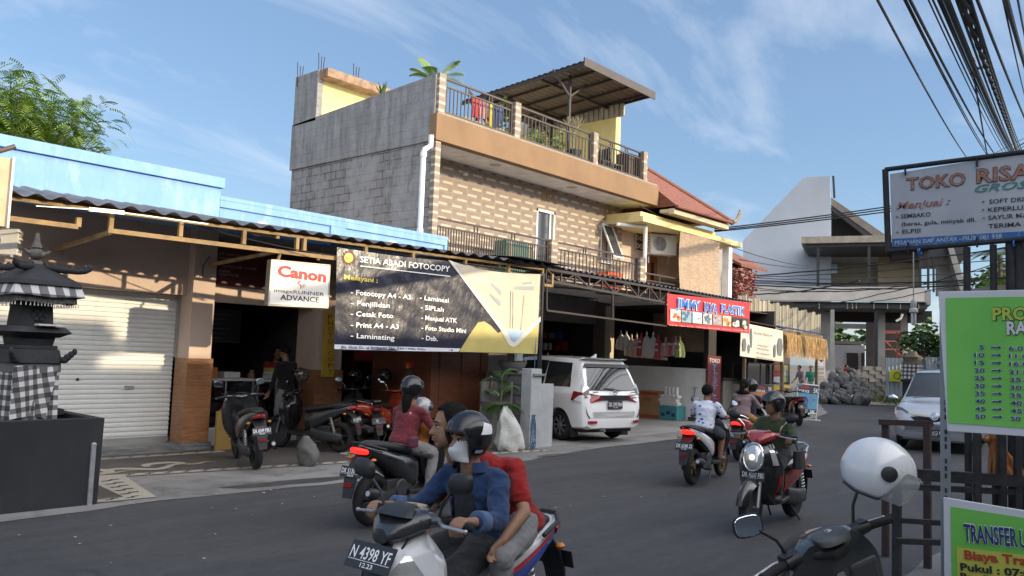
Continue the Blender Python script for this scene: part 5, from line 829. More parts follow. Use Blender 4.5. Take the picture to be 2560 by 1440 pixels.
for i, (x0, x1) in enumerate(((1170, 1250), (1258, 1335), (1343, 1418), (1426, 1496), (1504, 1572), (1580, 1646), (1656, 1718), (1727, 1782))):
    yo = lambda x: (x-1170)*.128; m = MB(); spoly(m, pj, [zJ(x0, 350+yo(x0)), zJ(x1, 350+yo(x1)), zJ(x1, 446+yo(x1)*.72), zJ(x0, 446+yo(x0)*.72)], .024); ph = m.obj('product_photo', flat('photo_%d' % i, ((.62, .6, .55), (.25, .38, .45), (.42, .55, .66), (.5, .52, .54), (.30, .27, .27), (.62, .55, .45), (.03, .03, .03), (.03, .04, .03))[i], .5), t, 0)
    m = MB(); r_ = random.Random(i); cl = ((.5, .18, .08), (.08, .15, .25), (.6, .65, .7), (.12, .18, .22), (.4, .38, .38), (.6, .25, .06), (.65, .65, .62), (.55, .6, .52))[i]
    for k in range(5): cx, cy = x0+12+(x1-x0-24)*r_.random(), 372+yo(x0)+55*r_.random(); a, b = r_.uniform(8, 18), r_.uniform(8, 22); spoly(m, pj, [zJ(cx+a*cos(q*pi/4+.3), cy+b*sin(q*pi/4+.3)) for q in range(8)], .027)
    m.obj('product_shape', flat('shape_%d' % i, cl, .5), ph, 0)
pt_ = lambda x, y: PY(x, y, 11.25); t = thing('upright_sign', 'tall dark red vertical sign of the plastics shop standing by the gate', 'sign'); m = MB(); m.ext([pt_(1770, 888), pt_(1803, 891), pt_(1801, 1004), pt_(1768, 1001)], (0, .04, 0)); m.obj('panel', mat('maroon_board', (.12, .012, .014), .45), t, 0); m = MB(); a, b = pt_(1770, 1001), pt_(1801, 1004); m.bb(a.x, a.x+.04, 11.26, 11.3, 0, a.z+.1).bb(b.x-.04, b.x, 11.26, 11.3, 0, b.z+.1); m.obj('stand', M_RAIL, t, 0)
m = MB()
for k in range(7): spoly(m, pt_, [(1803, 891), (1805, 891), (1803, 1004), (1801, 1004)], .002)
m.obj('edge_strip', M_PALEG, t, 0); it = [('TOKO', 1773, 906, 1799, 908, 11)]; letters(t, pt_, [(*i, .03) for i in it], flat('sign_grey_letters', (.5, .52, .56))); lt = []
for i, ch in enumerate('PLASTIK'): y = 921+i*12.6; lt.append((ch, 1781, y, 1781+(4 if ch == 'I' else 12), y+.5, 9.5))
letters(t, pt_, [(*i, .07, .006) for i in lt], flat('sign_pale_outline', (.6, .6, .62)), 'letter_outline'); letters(t, pt_, [(*i, .02, .01) for i in lt], M_NVY)
# iron gate with white wall behind
t = thing('white_wall', 'white wall with arched openings behind the iron gate', 'wall', (0, 0, 0)); a, b = PY(1783, 850, 14.2), PY(1845, 945, 14.2); MB().bb(a.x-.3, b.x+.6, 14.2, 14.35, 0, a.z).obj('wall', mat('bright_white_wall', (.74, .74, .70), .8), t, 0); m = MB()
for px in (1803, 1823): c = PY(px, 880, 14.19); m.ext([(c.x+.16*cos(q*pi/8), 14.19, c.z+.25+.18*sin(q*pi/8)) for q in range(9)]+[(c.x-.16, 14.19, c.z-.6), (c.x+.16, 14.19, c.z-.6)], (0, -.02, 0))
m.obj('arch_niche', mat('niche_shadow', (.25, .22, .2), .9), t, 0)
t = thing('iron_gate', 'black ornamental iron gate beside the upright maroon sign', 'gate'); m = MB(); pg = lambda x, y: PY(x, y, 13.2)
for x in (1800, 1808, 1816, 1824, 1832, 1838): a, b = pg(x, 880-(x-1800)*.7), pg(x, 942); m.bar(a, b, .025)
m.tube([pg(1796, 905), pg(1810, 890), pg(1825, 880), pg(1840, 872)], .025, 6).bar(pg(1796, 940), pg(1840, 944), .04).bar(pg(1796, 915), pg(1840, 917), .03).bar(pg(1840, 850), pg(1841, 945), .09); [m.torus(pg(x, 928), (0, 1, 0), .09, .012, 14, 5) for x in (1806, 1820, 1832)]; m.obj('bars', M_BLKP, t, 0)
# ================================================================ food stall
ws = thing('food_stall', 'small roadside food stall with rusty and blue sheet roof and thatch valance', 'stall'); W_ = lambda x, y, Yv=11.: PY(x, y, Yv)
a, b, c_, d_ = W_(1868, 800, 10.9), W_(1962, 822, 10.9), W_(1962, 816, 12.6), W_(1868, 795, 12.6); M_RUST = mat('rusty_sheet', (.16, .09, .06), .8, var=.3, vs=6)
def sheet(m, A, B, dy, dz, wl=.12): m.grid(lambda u, v: V(A).lerp(V(B), u)+V((0, dy*v, dz*v+.018*cos(u*(V(B)-V(A)).length*2*pi/wl))), 140, 3)
m = MB(); sheet(m, W_(1868, 803, 10.85), W_(1965, 822, 10.85), 1.6, .3); m.obj('roof', M_RUST, ws, 60); m = MB(); sheet(m, W_(1950, 818, 10.8), W_(2060, 836, 10.8), 1.6, .28); m.obj('blue_roof', mat('blue_sheet', (.05, .08, .20), .5, var=.15), ws, 60)
m = MB(); r_ = random.Random(31); a, b = W_(1956, 830, 10.9), W_(2057, 846, 10.9)
for i in range(1300): u = r_.random(); k = r_.random(); p = a.lerp(b, u)+V((0, -.05-.1*k, -.02-.12*r_.random())); L_ = r_.uniform(.5, .74); w_ = r_.uniform(.006, .013); dx_ = r_.gauss(0, .05); m.quad(p-V((w_, 0, 0)), p+V((w_, 0, 0)), p+V((dx_+w_*.4, -.05*k, -L_)), p+V((dx_-w_*.4, -.05*k, -L_)))
m.obj('thatch_valance', mat('straw', (.46, .29, .12), .85, var=.3, vs=9), ws, 0); MB().bar(a+V((0, .05, .02)), b+V((0, .05, .02)), .1, .14).bar(a, (a.x, a.y, 0), .1).bar((b.x-.3, b.y+.1, 0), b-V((.3, -.1, 0)), .08).obj('timber_frame', mat('weathered_timber', (.18, .13, .08), .8), ws, 0); MB().bar((W_(1858, 820).x, 10.95, 0), (W_(1858, 820).x, 10.95, 2.8), .08).obj('timber_post', MATS['weathered_timber'], ws, 0)
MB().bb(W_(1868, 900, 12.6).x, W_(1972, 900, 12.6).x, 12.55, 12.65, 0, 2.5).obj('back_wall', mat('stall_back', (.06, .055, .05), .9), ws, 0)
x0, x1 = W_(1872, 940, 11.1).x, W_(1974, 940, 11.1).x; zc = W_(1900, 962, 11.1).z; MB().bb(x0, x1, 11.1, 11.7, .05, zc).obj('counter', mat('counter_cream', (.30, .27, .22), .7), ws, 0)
xm = W_(1935, 930, 11.1).x; zt = W_(1935, 912, 11.1).z; m = MB()
for x in (x0, (x0+xm)/2, xm, x1): m.bb(x-.025, x+.025, 11.12, 11.17, zc, zt).bb(x-.025, x+.025, 11.6, 11.65, zc, zt)
m.bb(x0, x1, 11.12, 11.65, zt, zt+.04); ca = m.obj('glass_cabinet', M_RAIL, ws, 0); MB().bb(x0+.03, xm-.03, 11.14, 11.15, zc, zt).obj('pane', M_GLS, ca, 0); m = MB(); r_ = random.Random(3)
sc = []
for j in range(3):
    for i in range(12): 
        m = MB(); x = xm+.06+(x1-xm-.1)*i/12; z = zc+.08+(zt-zc-.1)*j/3; k = (i*7+j*3+i//5) % 7; m.bb(0, (x1-xm)/13.5, 0, .03, 0, (zt-zc)/3.3); o = m.obj('snack_sachet', BOXC[(3, 0, 4, 2, 3, 6, 5)[k]], None, 0, 0, (x, 11.13, z)); tag(o, '%s snack sachet hung in the stall cabinet' % o.data.materials[0].name.split('_')[1], 'sachet', 'snack sachets in the stall cabinet')
pw = lambda x, y: W_(x, y, 11.08); 
def poster(name, lab, pl, quad, c, extr=(0, .02, 0), cat='poster'):
    t = thing(name, lab, cat); m = MB(); m.ext([pl(*q) for q in quad], extr); m.obj('sheet', flat('poster_'+str(quad[0]), c, .5, var=.08, vs=3), t, 0); return t
t = poster('drinks_poster', 'orange drinks poster with dark heading on the stall counter, left of the yellow one', pw, [(1890, 961), (1932, 963), (1932, 1010), (1890, 1008)], (.45, .17, .05)); m = MB(); spoly(m, pw, [(1890, 961), (1932, 963), (1932, 980), (1890, 978)], .004); m.obj('heading', flat('poster_dark', (.04, .04, .06)), t, 0); letters(t, pw, [('BOBA', 1891, 972, 1912, 973, 7.5, .03, .008)], flat('poster_red', (.45, .06, .04))); letters(t, pw, [('POP ICE', 1891, 979, 1912, 980, 5, .03, .008), ('5K', 1920, 976, 1930, 977, 9, .02, .008)], M_WHT, 'white_lettering')
t = poster('drinks_poster', 'bright yellow poster on the stall counter beside the orange one', pw, [(1935, 962), (1975, 964), (1972, 1028), (1936, 1027)], (.62, .42, .03)); m = MB(); [spoly(m, pw, [(x, y), (x+w_, y+1), (x+w_, y+h_), (x, y+h_-1)], .005) for x, y, w_, h_ in ((1940, 975, 12, 12), (1956, 968, 14, 8), (1945, 1000, 18, 14))]; m.obj('print', flat('poster_print', (.4, .12, .03)), t, 0)
bn = lambda x, y: W_(x, y, 10.82); t = thing('stall_banner', 'sun bleached white food banner with faded figures hung on the food stall', 'banner'); A_, B_, C_, D_ = bn(1853, 806), bn(1957, 827), bn(1956, 905), bn(1850, 890); m = MB().grid(lambda u, v: A_.lerp(B_, u).lerp(D_.lerp(C_, u), v)+V((0, -.03*sin(u*8)*v, 0)), 30, 12); m.obj('sheet', mat('faded_vinyl', (.60, .56, .46), .6, var=.08, vs=2), t, 80)
letters(t, bn, [('Gulas Kemm', 1883, 834, 1931, 842, 7, .01, .02)], flat('faded_ink', (.25, .18, .22))); m = MB(); [spoly(m, bn, [(x0+q*4.2, y+q*.7), (x0+q*4.2+3.2, y+q*.7+.4), (x0+q*4.2+3, y+q*.7+2.2+(q % 2)), (x0+q*4.2+.3, y+q*.7+2)], .03) for x0, y, n_ in ((1892, 861, 7), (1890, 869, 8), (1888, 880, 9), (1888, 891, 10)) for q in range(n_)]; m.obj('faded_line', MATS['faded_ink'], t, 0); m = MB()
for x, y, w_, h_ in ((1854, 845, 10, 34), (1866, 860, 7, 24), (1873, 820, 6, 50), (1933, 860, 5, 34), (1941, 845, 14, 45)): spoly(m, bn, [(x+w_*.3, y), (x+w_*.8, y+2), (x+w_, y+h_*.5), (x+w_*.7, y+h_), (x+w_*.1, y+h_*.95), (x, y+h_*.4)], .03)
m.obj('faded_figure', flat('faded_figure_ink', (.12, .14, .16)), t, 0)
gl = thing('stall_bench', 'grey counter with dark top in front of the iron gate', 'counter'); a, b = PY(1808, 945, 11.6), PY(1888, 945, 11.6); MB().bb(a.x, b.x, 11.6, 12.1, .02, a.z-.06).obj('body', mat('counter_grey', (.16, .16, .14), .7), gl, 0); MB().bb(a.x-.05, b.x+.05, 11.55, 12.15, a.z-.06, a.z).obj('top', mat('counter_top', (.05, .045, .04), .5), gl, 0); MB().bb(b.x-.25, b.x, 11.58, 11.599, .02, a.z-.06).obj('panel', M_PALEG, gl, 0)
# sandwich board
sb = lambda x, y: PY(x, y, 10.05); t = thing('sandwich_board', 'white framed drinks price board on the roadside with blue picture and 5K heading', 'sign'); Q = [(1994, 958), (2047, 964), (2040, 1034), (1993, 1030)]; m = MB(); m.ext([sb(*q) for q in Q], (0, .03, 0)); m.obj('panel', mat('board_blue', (.10, .28, .42), .5, vs=2), t, 0); m = MB(); spoly(m, sb, [(1994, 958), (2047, 964), (2046, 986), (1994, 981)], .006); spoly(m, sb, [(2020, 1022), (2041, 1024), (2040, 1034), (2020, 1033)], .006); m.obj('heading', flat('poster_dark', 0), t, 0)
letters(t, sb, [('BOBA', 1998, 969, 2022, 972, 9, .03, .012)], flat('poster_red', 0)); letters(t, sb, [('POP ICE', 1997, 979, 2022, 982, 6.5, .03, .012), ('5K', 2033, 982, 2045, 984, 12, .02, .012), ('3K', 2023, 1032, 2037, 1034, 8, .03, .012)], M_WHT, 'white_lettering'); m = MB(); spoly(m, sb, [(2012+8*cos(q*.7), 1003+13*sin(q*.7)) for q in range(9)], .01); spoly(m, sb, [(2034+2*cos(q*.8), 1000+2.5*sin(q*.8)) for q in range(8)], .01); m.obj('drink_print', flat('drink_blue', (.03, .08, .3)), t, 0)
m = MB(); [m.bar(sb(*p), sb(*q), .03) for p, q in (((1994, 958), (2047, 964)), ((2047, 964), (2040, 1050)), ((1994, 958), (1992, 1045)), ((1993, 1030), (2040, 1034)))]; m.bar(PG(2008, 1049), PG(2050, 1052), .12, .05); m.obj('frame', mat('board_white', (.7, .7, .7), .5), t, 0)
# zinc fence above the stall
def zinc():
    s = NT('streaky_zinc'); z = s.n('SeparateXYZ'); s.l(s.tc, z.inputs[0]); n_ = s.noise(5, 3, .6, s.map((3, 3, .02))); s.col(s.ramp(n_, (.35, (.10, .10, .085)), (.5, (.28, .26, .2)), (.65, (.55, .49, .36)))).set(r=.6, m=.2); return s.m
fz = lambda x, y: PY(x, y, 12.9); a, b, c_, d_ = fz(1845, 738), fz(2052, 790), fz(2052, 875), fz(1845, 840); m = MB().grid(lambda u, v: a.lerp(b, u).lerp(d_.lerp(c_, u), v)+V((0, .04*(1 if (u*60) % 1 > .5 else 0), .05*(int(u*26)*7 % 3)*(1-v))), 240, 2); t = m.obj('zinc_fence', zinc(), None, 0); tag(t, 'streaky corrugated zinc sheet fence above the food stall', 'fence')
# ================================================================ far building under construction, facing down the street
E1 = V((CR.x, CR.y, 0)).normalized(); E2 = V((FW.x, FW.y, 0)).normalized()
F2 = V((cos(radians(19)), sin(radians(19)), 0)); F1 = V((F2.y, -F2.x, 0))
def PF(x, y, t): d = ray(x, y); p = PD(2100, 850, t); return CP + d*((p-CP).dot(F2)/d.dot(F2))
def fbox(m, x0, y0, x1, y1, t, dep):  # a box whose front face covers these photo pixels at depth t
    a, b = PF(x0, y0, t), PF(x1, y1, t); w_ = (b-a).dot(F1); z0, z1 = b.z, a.z; return m.ext([V((a.x, a.y, z0)), V((a.x, a.y, z0))+F1*w_, V((a.x, a.y, z1))+F1*w_, V((a.x, a.y, z1))], F2*dep)
fb = thing('unfinished_building', 'two storey building under construction with a tall pale gable at the end of the street', 'building')
M_GAB = mat('pale_gable', (.43, .46, .50), .85, var=.1, vs=.25); M_CONC = concrete('raw_concrete', (.30, .29, .26), (.44, .42, .38), .35, .5, .2, (.12, .11, .1)); M_STEEL = mat('dark_steel', (.02, .022, .024), .5); M_WBLK = mat('pale_block', (.50, .46, .40), .85, var=.15, vs=.8)
m = MB().ext([PF(*p, 46) for p in ((1857, 602), (2010, 443), (2076, 440), (2078, 790), (1860, 790))], F2*.5); m.obj('gable_wall', M_GAB, fb, 0)
m = MB().ext([PF(*p, 46.2) for p in ((2078, 494), (2215, 588), (2188, 592), (2078, 512))], F2*9); m.obj('roof', mat('grey_roof', (.20, .17, .14), .8), fb, 0); m = MB().ext([PF(*p, 48) for p in ((2078, 512), (2188, 592), (2078, 594))], F2*.3); m.obj('roof_void', M_DK, fb, 0)  # dark sheet painted in for the shade inside the roof
m = MB(); [m.bar(PF(2080, 520, 46.4), PF(2180, 596, 46.4), .3, .25)]; m.bar(PF(2083, 440, 46.5), PF(2086, 495, 46.5), .12); m.obj('steel_rafter', M_STEEL, fb, 0)
m = MB(); fbox(m, 2003, 592, 2330, 603, 42, 5); m.obj('canopy', mat('canopy_sheet', (.36, .31, .24), .8, var=.2), fb, 0); m = MB(); fbox(m, 2012, 604, 2330, 613, 42.2, 4.5); m.obj('canopy_beam', M_STEEL, fb, 0)
for x0, x1, y0, y1, t in ((2042, 2048, 613, 742, 42.2), (2070, 2076, 613, 720, 46.5), (2169, 2176, 613, 742, 42.2), (2298, 2304, 640, 742, 43), (2318, 2324, 640, 730, 43), (2332, 2337, 640, 730, 44)): m = MB(); fbox(m, x0, y0, x1, y1, t, .25); m.obj('steel_post', M_STEEL, fb, 0)
m = MB(); fbox(m, 2078, 628, 2230, 725, 47, .3); m.obj('back_wall', mat('olive_render', (.26, .23, .16), .85, vs=.6), fb, 0); m = MB(); fbox(m, 2080, 628, 2195, 656, 46.9, .1); m.obj('wall_band', M_CONC, fb, 0); m = MB(); fbox(m, 2077, 660, 2093, 684, 46.85, .1); m.obj('window', mat('sky_pane', (.45, .6, .7), .2), fb, 0)
m = MB(); fbox(m, 2230, 605, 2420, 640, 44, 6); m.obj('bay_canopy', M_STEEL, fb, 0); m = MB().ext([PF(*p, 43.6) for p in ((2368, 612), (2382, 612), (2420, 730), (2402, 730))], F2*3); m.obj('slanted_fin', M_CONC, fb, 0); m = MB(); fbox(m, 2340, 660, 2400, 740, 45, .3); m.obj('bay_wall', M_CONC, fb, 0); m = MB(); fbox(m, 2195, 640, 2300, 725, 46.5, .3); m.obj('side_bay', mat('cream_bay', (.52, .42, .28), .8, vs=.8), fb, 0)
m = MB(); fbox(m, 1872, 716, 2312, 754, 42, .3); m.obj('parapet', M_WBLK, fb, 0); m = MB().ext([PF(2313, 724, 42), PF(2313, 762, 42), PF(2313, 762, 42)+F2*6, PF(2313, 724, 42)+F2*6], F1*.25); m.obj('parapet_return', M_CONC, fb, 0)
m = MB(); fbox(m, 1985, 757, 2318, 772, 41.6, 4.5); m.obj('floor_edge', mat('soot_band', (.05, .05, .045), .7), fb, 0); m = MB(); fbox(m, 1880, 753, 2318, 757, 41.4, 4.8); m.obj('sheet_edge', M_CONC, fb, 0); m = MB()  # plain dark fascia below the pale sheet edge
for x in (2047, 2118, 2130, 2140, 2184, 2218, 2250, 2296): fbox(m, x, 757, x+2, 772, 41.55, .1)
m.obj('strut', mat('pale_strut', (.5, .48, .44), .7), fb, 0); m = MB(); fbox(m, 1890, 757, 1990, 772, 42, .2); m.obj('pale_band', M_CONC, fb, 0)
for x0, x1, y1, t in ((2076, 2085, 952, 41.5), (2186, 2194, 925, 41.8), (2195, 2213, 928, 43), (2252, 2268, 900, 44), (2262, 2270, 900, 46)): m = MB(); fbox(m, x0, 774, x1, y1, t, .5); m.obj('column', M_CONC if x0 != 2186 else M_STEEL, fb, 0)
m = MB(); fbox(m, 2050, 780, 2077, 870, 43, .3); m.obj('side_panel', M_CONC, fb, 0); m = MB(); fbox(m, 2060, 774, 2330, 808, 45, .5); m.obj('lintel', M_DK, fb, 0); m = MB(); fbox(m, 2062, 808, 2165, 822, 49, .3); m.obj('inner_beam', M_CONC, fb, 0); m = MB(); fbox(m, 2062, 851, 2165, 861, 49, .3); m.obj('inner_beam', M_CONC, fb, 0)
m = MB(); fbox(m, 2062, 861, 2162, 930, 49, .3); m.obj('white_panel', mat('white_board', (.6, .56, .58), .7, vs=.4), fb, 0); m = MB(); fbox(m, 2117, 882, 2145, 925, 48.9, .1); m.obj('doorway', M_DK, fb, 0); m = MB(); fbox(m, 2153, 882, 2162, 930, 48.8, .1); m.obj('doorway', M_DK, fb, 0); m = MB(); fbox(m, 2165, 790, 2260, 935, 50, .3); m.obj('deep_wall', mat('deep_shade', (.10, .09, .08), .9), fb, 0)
c = PD(2110, 850, 58); tree('bushy_tree', 'dark green tree seen through the opening of the unfinished building', 'tree', (c.x, c.y, 0), (c.x, c.y, c.z), (3.2, 3.2, 1.6), 10, 60, .7, M_LF2, 5, 'leaf')
c = PD(2318, 850, 37); tree('roadside_tree', 'dark leafy tree with slanting trunks beside the zinc hoarding', 'tree', tuple(PD(2285, 930, 37)), (c.x, c.y, c.z-.1), (1.3, 1.3, 1.35), 16, 60, .3, M_LF2, 6, 'leaf', None, .12)
c = PD(2470, 670, 34); tree('bushy_tree', 'mid green tree below the hanging shop sign', 'tree', (c.x, c.y, 0), (c.x, c.y, c.z-.5), (1.1, 1.1, 1.), 12, 60, .3, M_LF1, 7, 'leaf')
c = PD(2500, 640, 33); palm('fan_palm', 'palm top with drooping fronds behind the sign posts', tuple(c), [(a*.7, .4+.1*(a % 3), 1.3) for a in range(9)], 4, M_PALM, .1)
t = thing('dark_shed_roof', 'dark shed roof behind the sign posts', 'roof'); m = MB().ext([PD(2420, 735, 30), PD(2480, 715, 30), PD(2640, 700, 30), PD(2640, 760, 30), PD(2420, 760, 30)], E2*2); m.obj('roof', M_STEEL, t, 0); m = MB().ext([PD(2430, 760, 30.2), PD(2640, 760, 30.2), PG(2640, 1000), PG(2430, 1000)], E2*.2); m.obj('wall', M_DK, t, 0)
# site clutter
def lad(name, lab, x0, y0, x1, y1, x2, x3, t, n, c):
    m = MB(); a0, a1, b0, b1 = PD(x0, y0, t), PD(x1, y1, t-.6), PD(x2, y0, t), PD(x3, y1, t-.6); o = thing(name, lab, 'ladder'); m.bar(a0, a1, .07); m.bar(b0, b1, .07); m.obj('stile', c, o, 0); m = MB(); [m.bar(a0.lerp(a1, i/n), b0.lerp(b1, i/n), .05) for i in range(1, n)]; m.obj('rung', c, o, 0)
lad('ladder', 'pale aluminium ladder leaning at the far building site', 2047, 868, 2040, 948, 2060, 2062, 41, 8, mat('pale_ladder', (.55, .42, .36), .6))
for nm, lb, xs_, ys_ in (('scaffold_frame', 'red steel scaffold frame beside the right columns of the site', (2196, 2252), (828, 895)), ('scaffold_frame', 'pale scaffold frame behind the roadside tree', (2258, 2298), (855, 900))):
    m = MB(); x0, x1 = xs_; y0, y1 = ys_; tt = 42.5; [m.bar(PD(x, y0, tt), PD(x, y1+8, tt), .07) for x in (x0, x0+8, x1-10, x1)]; [m.bar(PD(x0, y, tt), PD(x1, y, tt), .06) for y in (y0, y0+4, y0+25, y0+45)]; m.bar(PD(x0, y0+8, tt), PD(x1, y1-5, tt), .05); o = m.obj(nm, mat('scaffold_'+lb[:4], (.30, .06, .05) if 'red' in lb else (.45, .42, .38), .6), None, 0); tag(o, lb, 'scaffold')
M_RK = concrete('lava_rock', (.07, .07, .068), (.18, .178, .17), .3, 4, .4); r_ = random.Random(77); rocks = []
for k in range(6):
    mb = MB(); mb.ell((0, 0, 0), (1, .85, .75), 12, 8); mb.v = [tuple(V(v)*(1+.35*noise.noise(V(v)*1.3+V((k*9, 0, 0)))+.12*noise.noise(V(v)*3.5+V((k*5, 0, 0))))) for v in mb.v]; rocks.append(mb.mesh('rock', M_RK)); rocks[-1].shade_smooth(); rocks[-1].set_sharp_from_angle(angle=radians(28))
for i in range(95):
    px = r_.uniform(2052, 2168); top = 1000-76*max(0, 1-((px-2112)/62)**2)**.6; f_ = r_.random(); py = 1003-(1003-top)*f_; d = PG(px, 1004).y; p = PD(px, py, 36.5+3.2*f_); o = bpy.data.objects.new('rock', rocks[i % 6]); COL.objects.link(o); o.location = p; k = r_.uniform(.13, .30)*(1.25 if f_ < .25 else 1); o.scale = (k, k*.9, k*.8); o.rotation_euler = (r_.uniform(0, 6), r_.uniform(0, 6), r_.uniform(0, 6)); tag(o, 'dark lava rock in the heap in front of the unfinished building', 'rock', 'lava rocks heaped at the site')
m = MB(); m.quad(PG(2048, 1006)+V((0, 0, .012)), PG(2215, 1014)+V((0, 0, .012)), PG(2240, 985)+V((0, 0, .012)), PG(2048, 982)+V((0, 0, .012))); struct(m.obj('sand_patch', concrete('pale_sand', (.30, .27, .21), (.40, .37, .3), .2, .6), sm=0))
mb = MB(); mb.bb(-.2, .2, -.1, .1, 0, .19).bb(-.17, -.03, -.103, .103, .03, .15).bb(.03, .17, -.103, .103, .03, .15); blk = mb.mesh('concrete_block', M_BLOCK); a0 = PG(2152, 1004)
for j in range(4):
    for k in range(9 if j != 3 else 8):
        o = bpy.data.objects.new('concrete_block', blk); COL.objects.link(o); o.location = a0+E1*(.2+.34*j*.92)+V((0, 0, .005+k*.195))+E2*(.05*((j+k) % 2)); o.scale = (.72, 1, 1); o.rotation_euler.z = atan2(E1.y, E1.x)+.05*((j*3+k) % 3-1); tag(o, 'grey hollow concrete block in the stack beside the rock heap', 'concrete block', 'concrete blocks stacked at the site')
def hoard(px0, px1, y0, y1, t, lab):
    a, b = PD(px0, y0, t), PD(px1, y0, t); z1 = PD(px0, y1, t).z; n_ = int((b-a).length/.08); m = MB().grid(lambda u, v: V((*(a.lerp(b, u).xy), a.z+(z1-a.z)*v))+E2*(.03*sin(u*n_*pi)), n_*4, 1); o = m.obj('zinc_hoarding', mat('galvanised_sheet', (.36, .40, .43), .45, .4, var=.12), None, 60); tag(o, lab, 'fence')
hoard(2214, 2262, 894, 990, 36, 'left corrugated zinc hoarding with a lime sign beside the block stack'); hoard(2260, 2316, 898, 985, 37, 'middle corrugated zinc hoarding behind the small wrapped shrine'); hoard(2315, 2352, 892, 985, 36, 'right corrugated zinc hoarding next to the price board')
pl = lambda x, y: PD(x, y, 35.7); t = thing('lime_sign', 'square lime yellow sign with a round mark on the zinc hoarding', 'sign'); m = MB().ext([pl(2225, 925), pl(2260, 926), pl(2259, 955), pl(2224, 953)], E2*.05); m.obj('panel', flat('lime', (.45, .47, .04), .5), t, 0); m = MB().torus(pl(2242, 939)-E2*.05, E2, .14, .015, 20, 6); m.obj('ring', M_BLKP, t); letters(t, pl, [('INDOSAT', 2236, 941, 2248, 941.5, 3, .02, .08)], M_BLK) if 0 else None
p = PG(2280, 975); t = thing('small_shrine', 'small shrine wrapped in checked cloth behind the silver car', 'shrine', tuple(PD(2281, 980, 34))); m = MB(); m.sup([((0, 0, z), (h, 0, 0), (0, h, 0), 7) for z, h in ((-.6, .33), (.4, .33), (.42, .4), (.5, .4), (.52, .28))], 16); m.obj('pedestal', M_STONE, t, 40); m = MB(); m.sup([((0, 0, z), (h, 0, 0), (0, h, 0), 7) for z, h in ((.55, .38), (1.15, .36))], 20); m.obj('wrapped_cloth', poleng('poleng_far', .16), t, 40); m = MB(); m.sup([((0, 0, z), (h, 0, 0), (0, h, 0), 5) for z, h in ((1.15, .36), (1.3, .3), (1.45, .34), (1.55, .2), (1.7, .1))], 12); m.obj('cap', mat('mossy_stone', (.12, .10, .07), .9, var=.3, vs=6), t, 40)
def bush(name, lab, p, w_, h_, n, seed, mt, mt2=None):
    t = thing(name, lab, 'plant', tuple(p)); r_ = random.Random(seed); m = MB(); f_ = MB()
    for i in range(n): b = V((r_.gauss(0, w_*.35), r_.gauss(0, w_*.3), abs(r_.gauss(.1, h_*.45)))); d = V((r_.gauss(0, .5), r_.gauss(0, .5), 1)).normalized(); s_ = d.cross(V((r_.random(), 1, 0))).normalized()*.02; L_ = r_.uniform(.12, .3); (f_ if mt2 and r_.random() < .12 else m).quad(b-s_, b+d*L_*.5+s_*1.4, b+d*L_, b+d*L_*.4-s_*1.4)
    m.obj('leaves', mt, t, 0); mt2 and f_.obj('flowers', mt2, t, 0); MB().tube([(0, 0, 0), (0, 0, h_*.5)], .02, 5).obj('stem', M_BARK, t)
bush('flowering_shrub', 'low flowering shrub at the road bend beside the block stack', PG(2216, 1010), 1., .6, 260, 1, M_LF2, flat('orange_petal', (.5, .2, .05))); bush('roadside_weeds', 'low green weeds by the zinc hoarding, nearer the silver car', PG(2240, 1012), .9, .5, 240, 2, M_LF1)
# ================================================================ vehicles
def tab(t, x):
    """smooth table lookup on the first column"""
    if x <= t[0][0]: return list(t[0][1:])
    if x >= t[-1][0]: return list(t[-1][1:])
    for i in range(len(t)-1):
        if t[i][0] <= x <= t[i+1][0]:
            k = (x-t[i][0])/(t[i+1][0]-t[i][0]); p0, p1, p2, p3 = t[max(i-1, 0)], t[i], t[i+1], t[min(i+2, len(t)-1)]
            return [.5*((2*b)+(c-a)*k+(2*a-5*b+4*c-d)*k*k+(3*b-a-3*c+d)*k**3) for a, b, c, d in zip(p0[1:], p1[1:], p2[1:], p3[1:])]
M_TYRE = mat('tyre_rubber', (.014, .014, .015), .85, var=.2, vs=20); M_PBLK = mat('black_plastic', (.018, .018, .019), .5, var=.15, vs=9); M_ENG = mat('engine_grey', (.055, .057, .06), .5, .4, var=.2, vs=12); M_CHR = mat('chrome', (.75, .75, .75), .12, 1., var=0); M_STL = mat('satin_steel', (.45, .45, .46), .35, .8, var=.1, vs=14); M_SEAT = mat('seat_vinyl', (.02, .02, .02), .6, var=.1, bump=.15, bs=160)
M_MIR = mat('mirror_glass', (.8, .85, .9), .03, 1., var=0); M_ORG = mat('amber_lens', (.55, .18, .02), .2, var=0); M_LENS = mat('clear_lens', (.62, .62, .6), .08, .6, var=0); M_REDL = mat('red_lens', (.30, .012, .014), .15, var=0, coat=.6); M_PLATE = mat('plate_black', (.02, .02, .024), .45, var=0)
M_TLON = NT('lit_tail_lamp').col((.5, .01, .01)).emit((1, .02, .012), 1.1).m; M_HLON = NT('lit_head_lamp').col((.8, .7, .5)).set(r=.1).emit((1, .66, .30), 1.6).m
def paint(name, c, r=.22, coat=.8, m=0.): return mat(name, c, r, m, var=.06, vs=5, coat=coat, coatr=.05)
